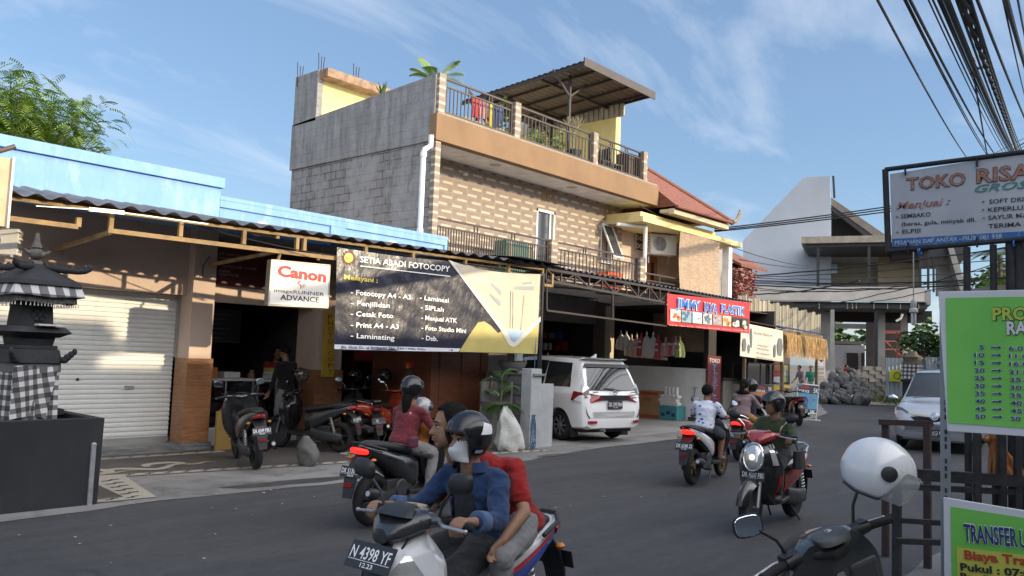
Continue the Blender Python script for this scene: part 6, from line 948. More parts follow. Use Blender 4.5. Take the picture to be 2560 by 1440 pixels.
def plate(par, loc, nrm, txt, dt, w=.27, h=.11, upv=UP):
    n = V(nrm).normalized(); u = (upv - n*upv.dot(n)).normalized(); r_ = u.cross(n); c = V(loc); m = MB(); m.ext([c + r_*a*w/2 + u*b*h/2 for a, b in ((-1, -1), (1, -1), (1, 1), (-1, 1))], -n*.006); p = m.obj('license_plate', M_PLATE, par, 0)
    dt = dt or '-'
    m = MB(); m.text(txt, c + u*(-h*.13) - r_*0, r_, u, h*.46, w*(.9 if len(txt) > 3 else .2), 'C' if len(txt) > 3 else 'R', .015, 0, .002); m.text(dt, c - u*h*.42, r_, u, h*.17, w*.28, 'C', .02, 0, .002); m.quad(*[c + n*.001 + r_*a*w*.47 + u*b for a, b in ((-1, -h*.2), (1, -h*.2), (1, -h*.18), (-1, -h*.18))]); m.obj('lettering', M_WHT, p, 0); return p
def wheel(par, x, y, R, wd, spokes=5, rimR=.7, mt=None, side=0):
    m = MB().torus((x, y, R), (0, 1, 0), R-wd*.48, wd*.5, 30, 10, 1.05); t = m.obj('wheel', M_TYRE, par, 50); m = MB(); rr = R*rimR; m.torus((x, y, R), (0, 1, 0), rr, .014, 28, 6, 2.); m.cyl((x, y-wd*.35, R), (x, y+wd*.35, R), R*.17, n=14)
    for k in range(spokes): a = 2*pi*k/spokes+.4; m.bar((x, y, R), (x+rr*cos(a), y, R+rr*sin(a)), R*.09, .03, (0, 1, 0))
    if side: m.lathe([(rr*.95, 0), (rr*.9, .004), (0, .006)], (x, y-side*.03, R), (0, side, 0), 24)
    m.obj('rim', mt or M_ENG, t, 40); return t
APR = dict(sport=[(.34, .47, .11, .08), (.46, .555, .19, .2), (.60, .60, .235, .26), (.72, .60, .245, .27), (.82, .565, .215, .24), (.90, .50, .15, .15), (.95, .45, .09, .09)],
           round=[(.34, .46, .14, .08), (.46, .53, .22, .16), (.60, .575, .25, .20), (.74, .59, .245, .2), (.86, .57, .20, .17), (.94, .50, .14, .12), (.98, .45, .09, .08)],
           max=[(.34, .50, .13, .1), (.46, .60, .22, .22), (.62, .66, .27, .3), (.78, .65, .28, .3), (.92, .58, .26, .26), (1.02, .48, .20, .16), (1.07, .40, .13, .1)])
BOD = dict(sport=[(-.93, .83, .045, .03), (-.76, .765, .115, .07), (-.56, .695, .155, .11), (-.36, .62, .168, .15), (-.16, .555, .15, .19), (.02, .51, .12, .2)],
           round=[(-.90, .74, .06, .06), (-.76, .715, .14, .11), (-.56, .66, .175, .15), (-.36, .61, .18, .18), (-.16, .55, .16, .2), (.02, .5, .12, .2)],
           max=[(-1.0, .84, .05, .03), (-.82, .79, .14, .075), (-.6, .71, .18, .13), (-.36, .63, .19, .19), (-.1, .56, .17, .2), (.2, .53, .13, .16), (.34, .6, .14, .2)])
def scooter(label, loc, h, body, panel, plate_t, plate_d='08.24', style='sport', tail_on=False, head_on=False, stripe=None, group=None, fplate=False, tilt=0., steer=0., mirror=True, sc=.93, cowl=None, name='scooter', rim=None, screen=False, seat=None):
    t = thing(name, label, 'motor scooter', (loc[0], loc[1], .012), radians(h), group, (tilt, 0)); t.scale = (sc,)*3; A_, B_ = APR[style], BOD[style]
    wheel(t, .64, 0, .265, .085, 5, .68, rim, -1); wheel(t, -.63, 0, .27, .11, 5, .66, rim)
    # front: fork, fender, leg shield, panels, lights
    m = MB(); [m.tube([(.64, s_*.075, .27), (.545, s_*.065, .62)], .022, 8) for s_ in (-1, 1)]; m.cyl((.64, -.08, .265), (.64, .08, .265), .015); m.obj('fork', M_STL, t)
    MB().grid(lambda u, v: (lambda a, w_: (.64+(.315-.07*w_*w_)*cos(a), w_*.085*(1-.25*abs(u-.5)), .265+(.315-.07*w_*w_)*sin(a)))(radians(8+150*u), 2*v-1), 20, 8).obj('front_fender', panel if style == 'sport' and stripe else body, t, 70)
    def asf(z, q, off=0.):
        xf, w_, d = tab(A_, z); return V((xf-d*abs(q)**1.9+off, w_*q, z))
    zs = [A_[0][0]+(A_[-1][0]-A_[0][0])*i/16 for i in range(17)]; rings = []
    for z in zs:
        xf, w_, d = tab(A_, z); rings.append([asf(z, -1+2*i/14) for i in range(15)] + [V((xf-d-.05-.03*(1-abs(q)), w_*q*.93, z)) for q in (.95, .5, 0, -.5, -.95)])
    MB().loft(rings).obj('leg_shield', body, t, 50)
    def apatch(nm, mt, z0, z1, qa, qb, off=.008, both=True, par=t, n=8):
        for s_ in ((-1, 1) if both else (1,)): MB().grid(lambda u, v: (lambda z: asf(z, s_*((qa(v) if callable(qa) else qa)*(1-u)+(qb(v) if callable(qb) else qb)*u), off))(z0+(z1-z0)*v), n, n).obj(nm, mt, par, 70)
    zt = A_[-1][0]
    if style == 'sport':
        apatch('side_wing', panel, .44, .87, lambda v: .98, lambda v: .5+.1*v, .012); apatch('headlight', M_HLON if head_on else M_LENS, zt-.22, zt-.10, lambda v: .88-.2*v, lambda v: .25+.35*v, .016); apatch('nose_panel', M_PBLK, .42, .9, lambda v: -.42+.1*v, lambda v: .42-.1*v, .010, False)
    elif style == 'max': apatch('headlight', M_LENS, .70, .80, lambda v: .85-.2*v, lambda v: .12+.3*v, .012); apatch('side_wing', panel, .46, .7, .95, lambda v: .45, .012)
    else:
        hl = MB().lathe([(.0, .03), (.07, .024), (.105, .0), (.115, -.03)], (0, 0, 0), (1, 0, 0), 28); hl.v = [(v[0], v[1]*.95, v[2]*1.3) for v in hl.v]; hl.mtx(MX.Translation((.60, 0, .80)) @ MX.Rotation(radians(-12), 4, 'Y')); h_ = hl.obj('headlight', M_LENS, t, 50)
        r_ = MB().torus((0, 0, 0), (1, 0, 0), .115, .013, 32, 8); r_.v = [(v[0], v[1]*.95, v[2]*1.3) for v in r_.v]; r_.mtx(MX.Translation((.585, 0, .80)) @ MX.Rotation(radians(-12), 4, 'Y')); r_.obj('chrome_ring', M_CHR, h_)
        b_ = MB(); b_.ell((.615, 0, .80), (.03, .034, .034)); [b_.ell((.612, .045*cos(q*1.05), .742+.016*sin(q*2.1)), (.02, .022, .03), 8, 6) for q in range(1, 6)]; b_.obj('bulb', M_HLON if head_on else M_LENS, h_)
        apatch('turn_signal', M_LENS, .72, .88, .93, .74, .012); apatch('side_trim', mat('trim_red', (.38, .015, .015), .3), .36, .60, 1.0, .93, .006)
    # cowl and handlebar (steered about the column)
    st = MX.Translation((.40, 0, 0)) @ MX.Rotation(steer, 4, 'Z') @ MX.Translation((-.40, 0, 0)); ch = zt+.02 if style != 'max' else .99
    def hb(m, nm, mt, sm=50, par=t): m.mtx(st); return m.obj(nm, mt, par, sm)
    m = MB(); m.xsup([(.22, ch+.02, .05, .02), (.27, ch+.035, .13, .035), (.36, ch+.03, .17, .055), (.46, ch+.0, .13, .06), (.54, ch-.035, .05, .035)], 18)
    for s_ in (-1, 1): m.sup([((.33, s_*.10, ch+.03), (.06, 0, 0), (0, 0, .04)), ((.31, s_*.19, ch+.035), (.04, 0, 0), (0, 0, .03)), ((.295, s_*.235, ch+.035), (.025, 0, 0), (0, 0, .022))], 12)
    co_ = hb(m, 'handlebar_cowl', cowl or body); hb(MB().sup([((.30, 0, ch+.068), (.055, 0, 0), (0, .09, 0), 3.5), ((.305, 0, ch+.088), (.04, 0, 0), (0, .07, 0), 3.5)], 18), 'speedometer', mat('meter_glass', (.03, .035, .04), .08, var=0, spec=.8), 40, co_)
    if style == 'sport':
        m = MB().sup([((.46, 0, ch+.055), (.05, 0, .01), (0, .12, 0), 3), ((.40, 0, ch+.095), (.03, 0, 0), (0, .09, 0), 3), ((.36, 0, ch+.10), (.01, 0, 0), (0, .07, 0), 3)], 16); hb(m, 'visor', M_PBLK, 50, co_)
    if screen: m = MB().grid(lambda u, v: (.50-.13*v-.10*(2*u-1)**2, (2*u-1)*(.19-.05*v), ch+.03+.20*v), 10, 8); hb(m, 'windscreen', mat('smoked_screen', (.015, .016, .018), .08, var=0), 70, co_)
    hbar = None
    m = MB(); m.tube([(.285, -.36, ch+.025), (.30, -.22, ch+.035), (.32, 0, ch+.03), (.30, .22, ch+.035), (.285, .36, ch+.025)], .013, 8); hbar = hb(m, 'handlebar', M_PBLK)
    for s_ in (-1, 1):
        hb(MB().cyl((.297, s_*.235, ch+.034), (.285, s_*.36, ch+.025), .019, n=12).cyl((.297, s_*.355, ch+.025), (.284, s_*.372, ch+.024), .022, n=12), 'grip', M_TYRE); hb(MB().tube([(.335, s_*.2, ch+.03), (.36, s_*.25, ch+.025), (.345, s_*.37, ch+.015)], [.011, .009, .008], 7).ell((.343, s_*.375, ch+.014), .012, 8, 6), 'brake_lever', M_STL)
        hb(MB().box((.31, s_*.215, ch+.04), (.05, .045, .05)), 'switch_block', M_PBLK, 0)
        if mirror:
            dark = style != 'round'; m = MB().tube([(.33, s_*.19, ch+.05), (.335, s_*.22, ch+.13), (.345, s_*.30, ch+.21)], .0075, 7); ms_ = hb(m, 'mirror', M_PBLK if dark else M_CHR); c = V((.345, s_*.335, ch+.235)); e_ = 2.0 if not dark else 3.2
            hb(MB().sup([(c+V((.03, 0, 0)), (0, .03, 0), (0, 0, .02), e_), (c+V((.022, 0, 0)), (0, .062, .006*s_), (0, 0, .042), e_), (c, (0, .075, .01*s_), (0, 0, .052), e_), (c-V((.006, 0, 0)), (0, .074, .01*s_), (0, 0, .05), e_)], 18), 'mirror_head', M_PBLK, 50, ms_); hb(MB().sup([(c-V((.0065, 0, 0)), (0, .068, .01*s_), (0, 0, .046), e_), (c-V((.008, 0, 0)), (0, .066, .01*s_), (0, 0, .044), e_)], 18), 'mirror_glass', M_MIR, 0, ms_)
    for s_, yy in ((1, .08), (-1, -.06)): MB().tube([(.31, s_*.17, ch+.03), (.43, s_*.13, ch+.01), (.47, yy, ch-.10), (.43, yy, ch-.2)], .006, 6).obj('brake_hose', M_PBLK, t)
    # floor, body, seat
    MB().xsup([(-.16, .30, .15, .035, 5), (.1, .285, .175, .03, 5), (.36, .30, .16, .035, 5), (.44, .40, .12, .04, 4)], 16).obj('floorboard', M_PBLK, t, 40); 
    if style == 'max': MB().xsup([(-.1, .55, .13, .16), (.12, .50, .10, .17), (.32, .56, .12, .2), (.40, .75, .14, .12)], 16).obj('tunnel', body, t, 50)
    MB().xsup([(x, *tab(B_, x), 2.5) for x in [B_[0][0]+(B_[-1][0]-B_[0][0])*i/14 for i in range(15)]], 22).obj('rear_body', body, t, 50)
    def bsf(x, a, off):
        zc, w_, hh = tab(B_, x); c_, s_ = cos(a), sin(a); e_ = 2/2.5; return V((x, (w_+off)*copysign(abs(c_)**e_, c_), zc+(hh+off)*copysign(abs(s_)**e_, s_)))
    def bpatch(nm, mt, x0, x1, a0, a1, off=.007, par=t):
        for s_ in (0, 1): MB().grid(lambda u, v: (lambda a: bsf(x0+(x1-x0)*u, (pi-a) if s_ else a, off))(radians((a0(u) if callable(a0) else a0)*(1-v)+(a1(u) if callable(a1) else a1)*v)), 12, 6).obj(nm, mt, par, 70)
    if panel is not body: bpatch('side_panel', panel, B_[0][0]+.03, -.1 if style != 'round' else -.02, lambda u: -28-12*u, lambda u: 38-25*u)
    if stripe: bpatch('stripe', stripe[0], -.84, -.25, lambda u: -20, lambda u: 4, .012); bpatch('stripe', stripe[1], -.80, -.3, lambda u: 5, lambda u: 14, .012)
    tz = [q_[1]+q_[3] for q_ in B_]; so2 = .0 if style != 'max' else .03
    s_t = [(-.80, .845+so2, .075, .025), (-.66, .835+so2, .125, .045), (-.42, .80+so2, .15, .05), (-.18, .755+so2, .145, .05), (.0, .735+so2, .12, .05), (.10, .715+so2, .08, .03)]; MB().xsup([(x, *tab(s_t, x), 3) for x in [-.80+.9*i/14 for i in range(15)]], 18).obj('seat', seat or M_SEAT, t, 50)
    MB().tube([(-.62, -.16, .79), (-.80, -.13, .84), (-.90, -.05, .87), (-.90, .05, .87), (-.80, .13, .84), (-.62, .16, .79)], .014, 8).obj('grab_rail', M_PBLK if style != 'round' else M_CHR, t)
    x0 = B_[0][0]; MB().sup([((x0-.03, 0, B_[0][1]-.025), (0, .03, 0), (0, 0, .02), 3), ((x0+.0, 0, B_[0][1]-.03), (0, .065, 0), (0, 0, .030), 3), ((x0+.09, 0, B_[0][1]-.05), (0, .105, 0), (0, 0, .032), 3)], 16).obj('tail_lamp', M_TLON if tail_on else M_REDL, t, 50)
    [MB().ell((x0+.12, s_*.15, B_[0][1]-.13), (.03, .03, .02), 10, 6).obj('rear_turn_signal', M_ORG, t) for s_ in (-1, 1)]
    fz = B_[0][1]-.08; fm = MB(); pts = [V((x0+.14, 0, fz)), V((x0+.02, 0, fz-.10)), V((x0-.06, 0, fz-.24)), V((x0-.10, 0, fz-.42))]
    for a, b, w0, w1 in zip(pts[:-1], pts[1:], (.10, .085, .075), (.085, .075, .055)): fm.loft([[p+V((dx, sg*w_, 0)) for sg, dx in ((-1, 0), (1, 0), (1, .02), (-1, .02))] for p, w_ in ((a, w0), (b, w1))])
    fm.obj('mudguard', M_PBLK, t, 0); plate(t, pts[1].lerp(pts[2], .45)+V((-.03, 0, 0)), (-1, 0, .32), plate_t, plate_d); MB().box(pts[2]+V((-.02, 0, -.05)), (.02, .09, .035)).obj('reflector', M_REDL, t, 0)
    if fplate: plate(t, asf(.845 if style == 'sport' else .60, 0, .05 if style == 'sport' else .018), (1, 0, .55 if style == 'sport' else .05), plate_t, plate_d, .30 if style == 'sport' else .27, .13 if style == 'sport' else .11)
    # engine side
    m = MB(); m.sup([((-.12, .10, .33), (0, .05, 0), (0, 0, .10), 3), ((-.35, .13, .29), (0, .05, 0), (0, 0, .095), 3), ((-.66, .12, .28), (0, .045, 0), (0, 0, .085), 3), ((-.74, .11, .28), (0, .02, 0), (0, 0, .04), 3)], 14); m.box((-.28, 0, .36), (.42, .2, .2)).cyl((-.30, -.05, .36), (-.30, -.15, .36), .10, n=16).box((-.08, 0, .34), (.2, .16, .12)); m.obj('engine', M_ENG, t, 40, .01)
    m = MB().tube([(-.12, -.10, .24), (-.3, -.16, .21), (-.42, -.17, .24)], .02, 8).sup([((-.40, -.175, .25), (0, .035, 0), (0, 0, .04), 2.5), ((-.52, -.185, .28), (0, .055, 0), (0, 0, .062), 2.5), ((-.86, -.19, .37), (0, .055, 0), (0, 0, .065), 2.5), ((-.92, -.19, .385), (0, .035, 0), (0, 0, .04), 2.5)], 16); mu = m.obj('muffler', M_PBLK, t, 50); MB().sup([((-.54, -.238, .30), (.02, 0, .0), (0, 0, .03), 4), ((-.70, -.25, .35), (.16, 0, .04), (0, 0, .035), 4)], 12).obj('heat_shield', M_ENG, mu, 40); MB().cyl((-.93, -.19, .387), (-.86, -.19, .37), .028, n=12).obj('exhaust_tip', M_STL, mu)
    m = MB(); [m.cyl((-.60, s_*.13, .36), (-.50, s_*.12, .66), .018, n=8) for s_ in (1,)]; [m.torus((-.592+.1*k/7*.9, .13, .39+.26*k/7), (.3, 0, .9), .03, .007, 10, 5) for k in range(7)]; m.obj('shock_absorber', M_STL, t); MB().tube([(-.2, .14, .2), (-.33, .2, .03)], .012, 7).tube([(-.15, -.12, .2), (-.28, -.13, .05)], .012, 7).obj('kick_stand', M_ENG, t)
    return t
def capgrid(m, c, rot, rad, rim, nu=36, nv=14, nz=0., f=6.):
    c = V(c)
    def P_(u, v):
        az = 2*pi*u; ph = radians(90-(90-rim(degrees(az) if az < pi else degrees(az)-360))*v); d = V((cos(ph)*cos(az), cos(ph)*sin(az), sin(ph))); k = 1+(nz*noise.noise(d*f+c) if nz else 0); return c + rot @ V((d.x*rad[0]*k, d.y*rad[1]*k, d.z*rad[2]*k))
    return m.grid(P_, nu, nv)
def sstep(a, b, x): t = max(0, min(1, (x-a)/(b-a))); return t*t*(3-2*t)
def helmet_parts(par, c, rot, shell, k=1., visor='clear', deco=None, seat=True, up=10):
    rim = lambda az: up - (up+52)*sstep(46, 74, abs(az)) + 10*sstep(120, 170, abs(az)); R_ = (.140*k, .122*k, .132*k); m = MB(); capgrid(m, c, rot, R_, rim, 44, 16); o = m.obj('helmet_shell', shell, par, 60); q = o.modifiers.new('thick', 'SOLIDIFY'); q.thickness = .012*k; q.offset = -1
    m = MB(); capgrid(m, c, rot, [x*.93 for x in R_], lambda az: rim(az)+4, 30, 10); m.obj('helmet_lining', M_PBLK, o, 60)
    pts = [V(c)+rot @ V((cos(radians(rim(a)))*cos(radians(a))*R_[0], cos(radians(rim(a)))*sin(radians(a))*R_[1], sin(radians(rim(a)))*R_[2])) for a in range(-180, 180, 6)]; MB().tube(pts, .005*k, 6, True).obj('helmet_rim', M_PBLK, o)
    if visor:
        mv = NT('clear_visor').col((.75, .77, .78)).set(r=.05, alpha=.36, spec=.8).m if visor == 'clear' and 'clear_visor' not in MATS else MATS.get('clear_visor') if visor == 'clear' else mat('smoked_visor', (.012, .012, .014), .06, var=0, spec=.9)
        lo, hi = (-44, 12) if visor == 'clear' else (up-6, up+22); MB().grid(lambda u, v: V(c)+rot @ (lambda a, p_: V((cos(p_)*cos(a)*R_[0]*1.10, cos(p_)*sin(a)*R_[1]*1.07, sin(p_)*R_[2]*1.06)))(radians(-72+144*u), radians(lo+(hi-lo)*v)), 24, 8).obj('visor', mv, o, 70)
        for s_ in (-1, 1): MB().lathe([(.03*k, -.004), (.03*k, .006), (.018*k, .012), (0, .012)], V(c)+rot @ V((.035*k, s_*.118*k, .0)), rot @ V((.2, s_, 0)), 16).obj('visor_hinge', M_PBLK, o, 40)
    if deco:
        for s_ in (-1, 1): MB().grid(lambda u, v: V(c)+rot @ (lambda a, p_: V((cos(p_)*cos(a)*R_[0]*1.008, cos(p_)*sin(a)*R_[1]*1.008, sin(p_)*R_[2]*1.008)))(radians(s_*(88+40*u+14*v)), radians(4+30*v*(1-.3*u))), 10, 6).obj('helmet_decal', deco, o, 70); MB().grid(lambda u, v: V(c)+rot @ (lambda a, p_: V((cos(p_)*cos(a)*R_[0]*1.008, cos(p_)*sin(a)*R_[1]*1.008, sin(p_)*R_[2]*1.008)))(radians(s_*(80+26*u)), radians(-44+10*v)), 8, 4).obj('helmet_decal', deco, o, 70)
    return o
def helmet(label, loc, rz, shell, pitch=0., visor='smoked', deco=None, k=1., group=None, roll=0.):
    t = thing('helmet', label, 'helmet', loc, 0, group); r_ = MX.Rotation(rz, 3, 'Z') @ MX.Rotation(pitch, 3, 'Y') @ MX.Rotation(roll, 3, 'X'); helmet_parts(t, (0, 0, 0), r_, shell, k, visor, deco); return t

# ---------------------------------------------------------------- cars
def car(label, loc, h, pnt, T_, name='white_minivan'):
    """T_: stations (x, zbot, half width, belt z, roof half width, top z)"""
    t = thing(name, label, 'car', (loc[0], loc[1], .012), radians(h))
    def ring(x):
        zb, w_, bz, rw, rz = tab(T_, x); bz = min(bz, rz-.03); k = (rz-bz); hp = [(w_*.80, zb), (w_*.95, zb+.05), (w_*.99, zb+.2), (w_, (zb+bz)*.5+.05), (w_*.995, bz-.10), (w_*.975, bz-.02), (w_*.955, bz), (w_*.955+(rw-w_*.955)*.5, bz+k*.5), (rw+.01, bz+k*.86), (rw-.05, bz+k*.97), (rw*.55, rz+.006), (0, rz+.012)]
        return [V((x, y, z)) for y, z in hp] + [V((x, -y, z)) for y, z in hp[-2::-1]]
    x0, x1 = T_[0][0], T_[-1][0]; xs_ = sorted(set([x0+(x1-x0)*i/46 for i in range(47)] + [q[0] for q in T_])); m = MB().loft([ring(x) for x in xs_])
    me = m.mesh('tmp', pnt); ob = bpy.data.objects.new('tmp', me); COL.objects.link(ob); cut = MB()
    for x in (1.33, -1.33): cut.cyl((x, -1, .31), (x, 1, .31), .36, n=32); 
    cutb = MB(); [cutb.box((x, s_*.74, .12), (.70, .3, .36)) for x in (1.33, -1.33) for s_ in (-1, 1)]
    c2 = MB(); [c2.cyl((x, s_*.55, .31), (x, s_*1, .31), .355, n=32) for x in (1.33, -1.33) for s_ in (-1, 1)]
    co = bpy.data.objects.new('cut', c2.mesh('cut', pnt)); COL.objects.link(co); q = ob.modifiers.new('b', 'BOOLEAN'); q.operation = 'DIFFERENCE'; q.object = co; q.solver = 'EXACT'; bpy.context.view_layer.update()
    m2 = bpy.data.meshes.new_from_object(ob.evaluated_get(bpy.context.evaluated_depsgraph_get())); bpy.data.objects.remove(ob); bpy.data.objects.remove(co); m2.shade_smooth(); m2.set_sharp_from_angle(angle=radians(38)); m2.materials.clear(); m2.materials.append(pnt); bo = bpy.data.objects.new('body', m2); COL.objects.link(bo); bo.parent = t
    for x in (1.33, -1.33):
        for s_ in (-1, 1):
            w = MB().torus((x, s_*.70, .31), (0, 1, 0), .235, .075, 30, 10, 1.25).obj('wheel', M_TYRE, t, 50); r_ = MB().torus((x, s_*.74, .31), (0, 1, 0), .195, .018, 28, 6, 2); r_.cyl((x, s_*.72, .31), (x, s_*.80, .31), .05, n=14)
            for k in range(8): a = 2*pi*k/8; r_.bar((x, s_*.775, .31), (x+.195*cos(a), s_*.765, .31+.195*sin(a)), .035, .02, (0, 1, 0))
            r_.obj('rim', M_STL, w, 40); MB().cyl((x, s_*.62, .31), (x, s_*.73, .31), .19, n=20).obj('brake', M_PBLK, w, 40)
            MB().box((x-.36, s_*.70, .22), (.02, .2, .24)).obj('mud_flap', M_PBLK, t, 0)
    MB().bb(-1.9, 1.9, -.68, .68, .2, .34).obj('underbody', M_PBLK, t, 0)
    glass = mat('car_glass', (.02, .024, .026), .04, var=0, spec=.8, coat=.3)
    def side(nm, xa, xb, za, zb_, sk0=0., sk1=0., mt=glass, off=.005):
        for s_ in (-1, 1):
            def f_(u, v):
                x = xa+(xb-xa)*u + (sk0*(1-u)+sk1*u)*v; _, w_, bz, rw, rz = tab(T_, x); k = rz-bz; vv = za+(zb_-za)*v; y = (w_*.955+(rw-w_*.955)*(vv/.5)*.5) if vv < .5 else (w_*.955+(rw-w_*.955)*.5)+(rw+.01-(w_*.955+(rw-w_*.955)*.5))*(vv-.5)/.36; return V((x, s_*(y+off), bz+k*vv))
            MB().grid(f_, 10, 6).obj(nm, mt, t, 60)
    def topg(nm, xa, xb, yk, mt=glass, off=.008, bow=0., yk2=None):
        def f_(u, v):
            q = 2*v-1; x = xa+(xb-xa)*u+bow*q*q; e = .01; z0, z1 = tab(T_, x-e)[4], tab(T_, x+e)[4]; n_ = V((-(z1-z0)/(2*e), 0, 1)).normalized(); rw = tab(T_, x)[3]; kk = yk+((yk2 if yk2 is not None else yk)-yk)*u; return V((x, q*kk*rw, tab(T_, x)[4]+.012-.02*q*q)) + n_*off
        return MB().grid(f_, 14, 12).obj(nm, mt, t, 60)
    return t, side, topg, glass
TM = [(-2.10, .42, .60, .60, .55, .62), (-2.07, .30, .74, .80, .68, .92), (-2.00, .27, .80, .98, .70, 1.10), (-1.86, .26, .82, 1.03, .66, 1.42), (-1.74, .25, .825, 1.03, .615, 1.64), (-1.3, .22, .83, 1.02, .60, 1.685), (-.4, .2, .83, 1.0, .595, 1.70), (.35, .2, .83, .97, .575, 1.64), (.75, .2, .83, .95, .60, 1.38), (1.12, .2, .83, .93, .66, 1.05), (1.5, .22, .825, .88, .68, .97), (1.85, .24, .80, .78, .64, .88), (2.03, .26, .72, .66, .60, .74), (2.10, .38, .58, .50, .5, .56)]
W_PNT = mat('pearl_white', (.86, .86, .85), .18, var=.03, vs=.8, coat=.9, coatr=.04); S_PNT = mat('silver_paint', (.50, .52, .55), .22, .35, var=.03, vs=.8, coat=.9, coatr=.04)
t, side, topg, glass = car('white minivan parked nose-in under the plastics shop carport, seen from behind', (14.31, 11.51), 78.5, W_PNT, TM)
side('side_window', -1.62, -.80, .10, .84, .12, .05); side('side_window', -.74, .05, .08, .86); side('side_window', .12, .78, .06, .86, 0, -.35); topg('windshield', .42, 1.08, .86); 
MB().grid(lambda u, v: (lambda z: (lambda x: V((x, (2*u-1)*(.60+.08*(1-v))*(1-.10*v), z)))(-2.035+(z-1.04)*.46-.028*(1-abs(2*u-1)**2)))(1.05+.52*v), 14, 10).obj('rear_window', glass, t, 60)
MB().grid(lambda u, v: (lambda z: V((-2.058+(z-1.04)*.46-.028*(1-abs(2*u-1)**2), (2*u-1)*.66*(1-.10*v), z)))(1.50+.07*v), 8, 2).obj('window_band', M_PBLK, t, 0)
m = MB().sup([((-1.72, 0, 1.655), (.12, 0, 0), (0, .60, 0), 5), ((-1.80, 0, 1.685), (.10, 0, 0), (0, .58, 0), 5)], 20); m.obj('roof_spoiler', W_PNT, t, 40); MB().ext([(-1.35, 0, 1.69), (-1.52, 0, 1.69), (-1.52, 0, 1.77)], (0, .02, 0)).obj('antenna_fin', W_PNT, t, 0)
for s_ in (-1, 1):
    MB().loft([[V((x, s_*y, z)) for x, y, z in ((-1.72, .85, .84), (-2.0, .815, .80), (-2.10, .62, .81), (-2.12, .36, .86), (-2.12, .36, .94), (-2.10, .62, .97), (-2.0, .815, 1.0), (-1.80, .85, 1.02))], [V((x+.05, s_*(y-.05), z)) for x, y, z in ((-1.72, .85, .84), (-2.0, .815, .80), (-2.10, .62, .81), (-2.12, .36, .86), (-2.12, .36, .94), (-2.10, .62, .97), (-2.0, .815, 1.0), (-1.80, .85, 1.02))]]).obj('tail_lamp', M_REDL, t, 0)
    MB().loft([[V((x, s_*y, z)) for x, y, z in ((-2.0, .80, .985), (-2.07, .68, .965), (-2.06, .66, 1.09), (-1.98, .72, 1.18), (-1.93, .765, 1.16))], [V((x+.05, s_*(y-.04), z)) for x, y, z in ((-2.0, .80, .985), (-2.07, .68, .965), (-2.06, .66, 1.09), (-1.98, .72, 1.18), (-1.93, .765, 1.16))]]).obj('tail_lens', M_LENS, t, 0); MB().bar((-2.105, s_*.42, .90), (-2.04, s_*.78, .905), .012, .01).obj('lamp_strip', M_CHR, t, 0)
    MB().box((-2.115, s_*.60, .42), (.02, .2, .05), -s_*.25).obj('bumper_reflector', M_REDL, t, 0); MB().tube([(-2.05, s_*.74, .72), (-2.08, s_*.72, .58), (-2.1, s_*.66, .50)], .012, 6).obj('bumper_vent', M_PBLK, t)
MB().bb(-2.118, -2.09, -.42, .42, .86, .93).obj('garnish', M_PBLK, t, 0); MB().bb(-2.122, -2.09, -.42, .42, .932, .95).obj('chrome_bar', M_CHR, t, 0); plate(t, (-2.125, 0, .76), (-1, 0, .05), 'DK 1349 FAA', '11.24', .40, .16); m = MB().torus((-2.115, 0, 1.005), (1, 0, .1), .048, .008, 20, 6); m.tube([(-2.115, -.03, .99), (-2.115, .0, 1.02), (-2.115, .03, .99)], .007, 5).obj('emblem', M_CHR, t)
MB().tube([(-2.075, -.16, 1.04), (-2.08, .02, 1.075), (-2.06, .27, 1.09)], [.014, .012, .008], 6).obj('wiper', M_PBLK, t); MB().cyl((-2.0, .28, .25), (-2.13, .28, .25), .028, n=12).obj('exhaust_pipe', M_STL, t); MB().tube([(-2.085, .52, .62), (-2.09, .0, .575), (-2.085, -.52, .62)], .006, 5).obj('bumper_seam', mat('seam_grey', (.2, .2, .2), .6), t); MB().bb(-2.105, -2.095, .46, .60, 1.0, 1.02).obj('name_badge', M_CHR, t, 0); MB().bb(-2.105, -2.095, -.58, -.44, 1.0, 1.02).obj('name_badge', M_CHR, t, 0)
TS = [(q[0], *q[1:]) for q in TM]
t, side, topg, glass = car('silver minivan on the road, facing the price boards', (20.73, 5.08), 189, S_PNT, TS, 'silver_minivan')
side('side_window', -1.62, -.80, .10, .84, .12, .05); side('side_window', -.74, .05, .08, .86); side('side_window', .12, .78, .06, .86, 0, -.35); topg('windshield', .40, 1.06, .92, yk2=1.02); MB().tube([(1.09, -.5, 1.07), (1.06, .1, 1.09)], .01, 5).tube([(1.09, .1, 1.07), (1.06, .55, 1.09)], .01, 5).obj('wiper', M_PBLK, t)
def fpan(nm, pts, mt, th=.03):  # flat panel on the nose given as (y, z) with x from z
    xz = lambda y, z: 2.125-.28*abs(y/.75)**2.6-.12*max(0, z-.6)**1.0; m = MB(); r1 = [V((xz(y, z)+.012, y, z)) for y, z in pts]; m.loft([[p-V((th+.02, 0, 0)) for p in r1], r1]); return m.obj(nm, mt, t, 0)
fpan('grille', [(-.46, .70), (-.36, .44), (.36, .44), (.46, .70), (.2, .72), (-.2, .72)], M_PBLK); fpan('bumper_grille', [(-.58, .40), (-.52, .27), (.52, .27), (.58, .40)], M_PBLK); [fpan('chrome_bar', [(s_*.08, .715), (s_*.08, .745), (s_*.52, .775), (s_*.52, .74)], M_CHR, .04) for s_ in (-1, 1)]; fpan('bumper_chrome', [(-.62, .225), (-.6, .26), (.6, .26), (.62, .225)], M_CHR, .04)
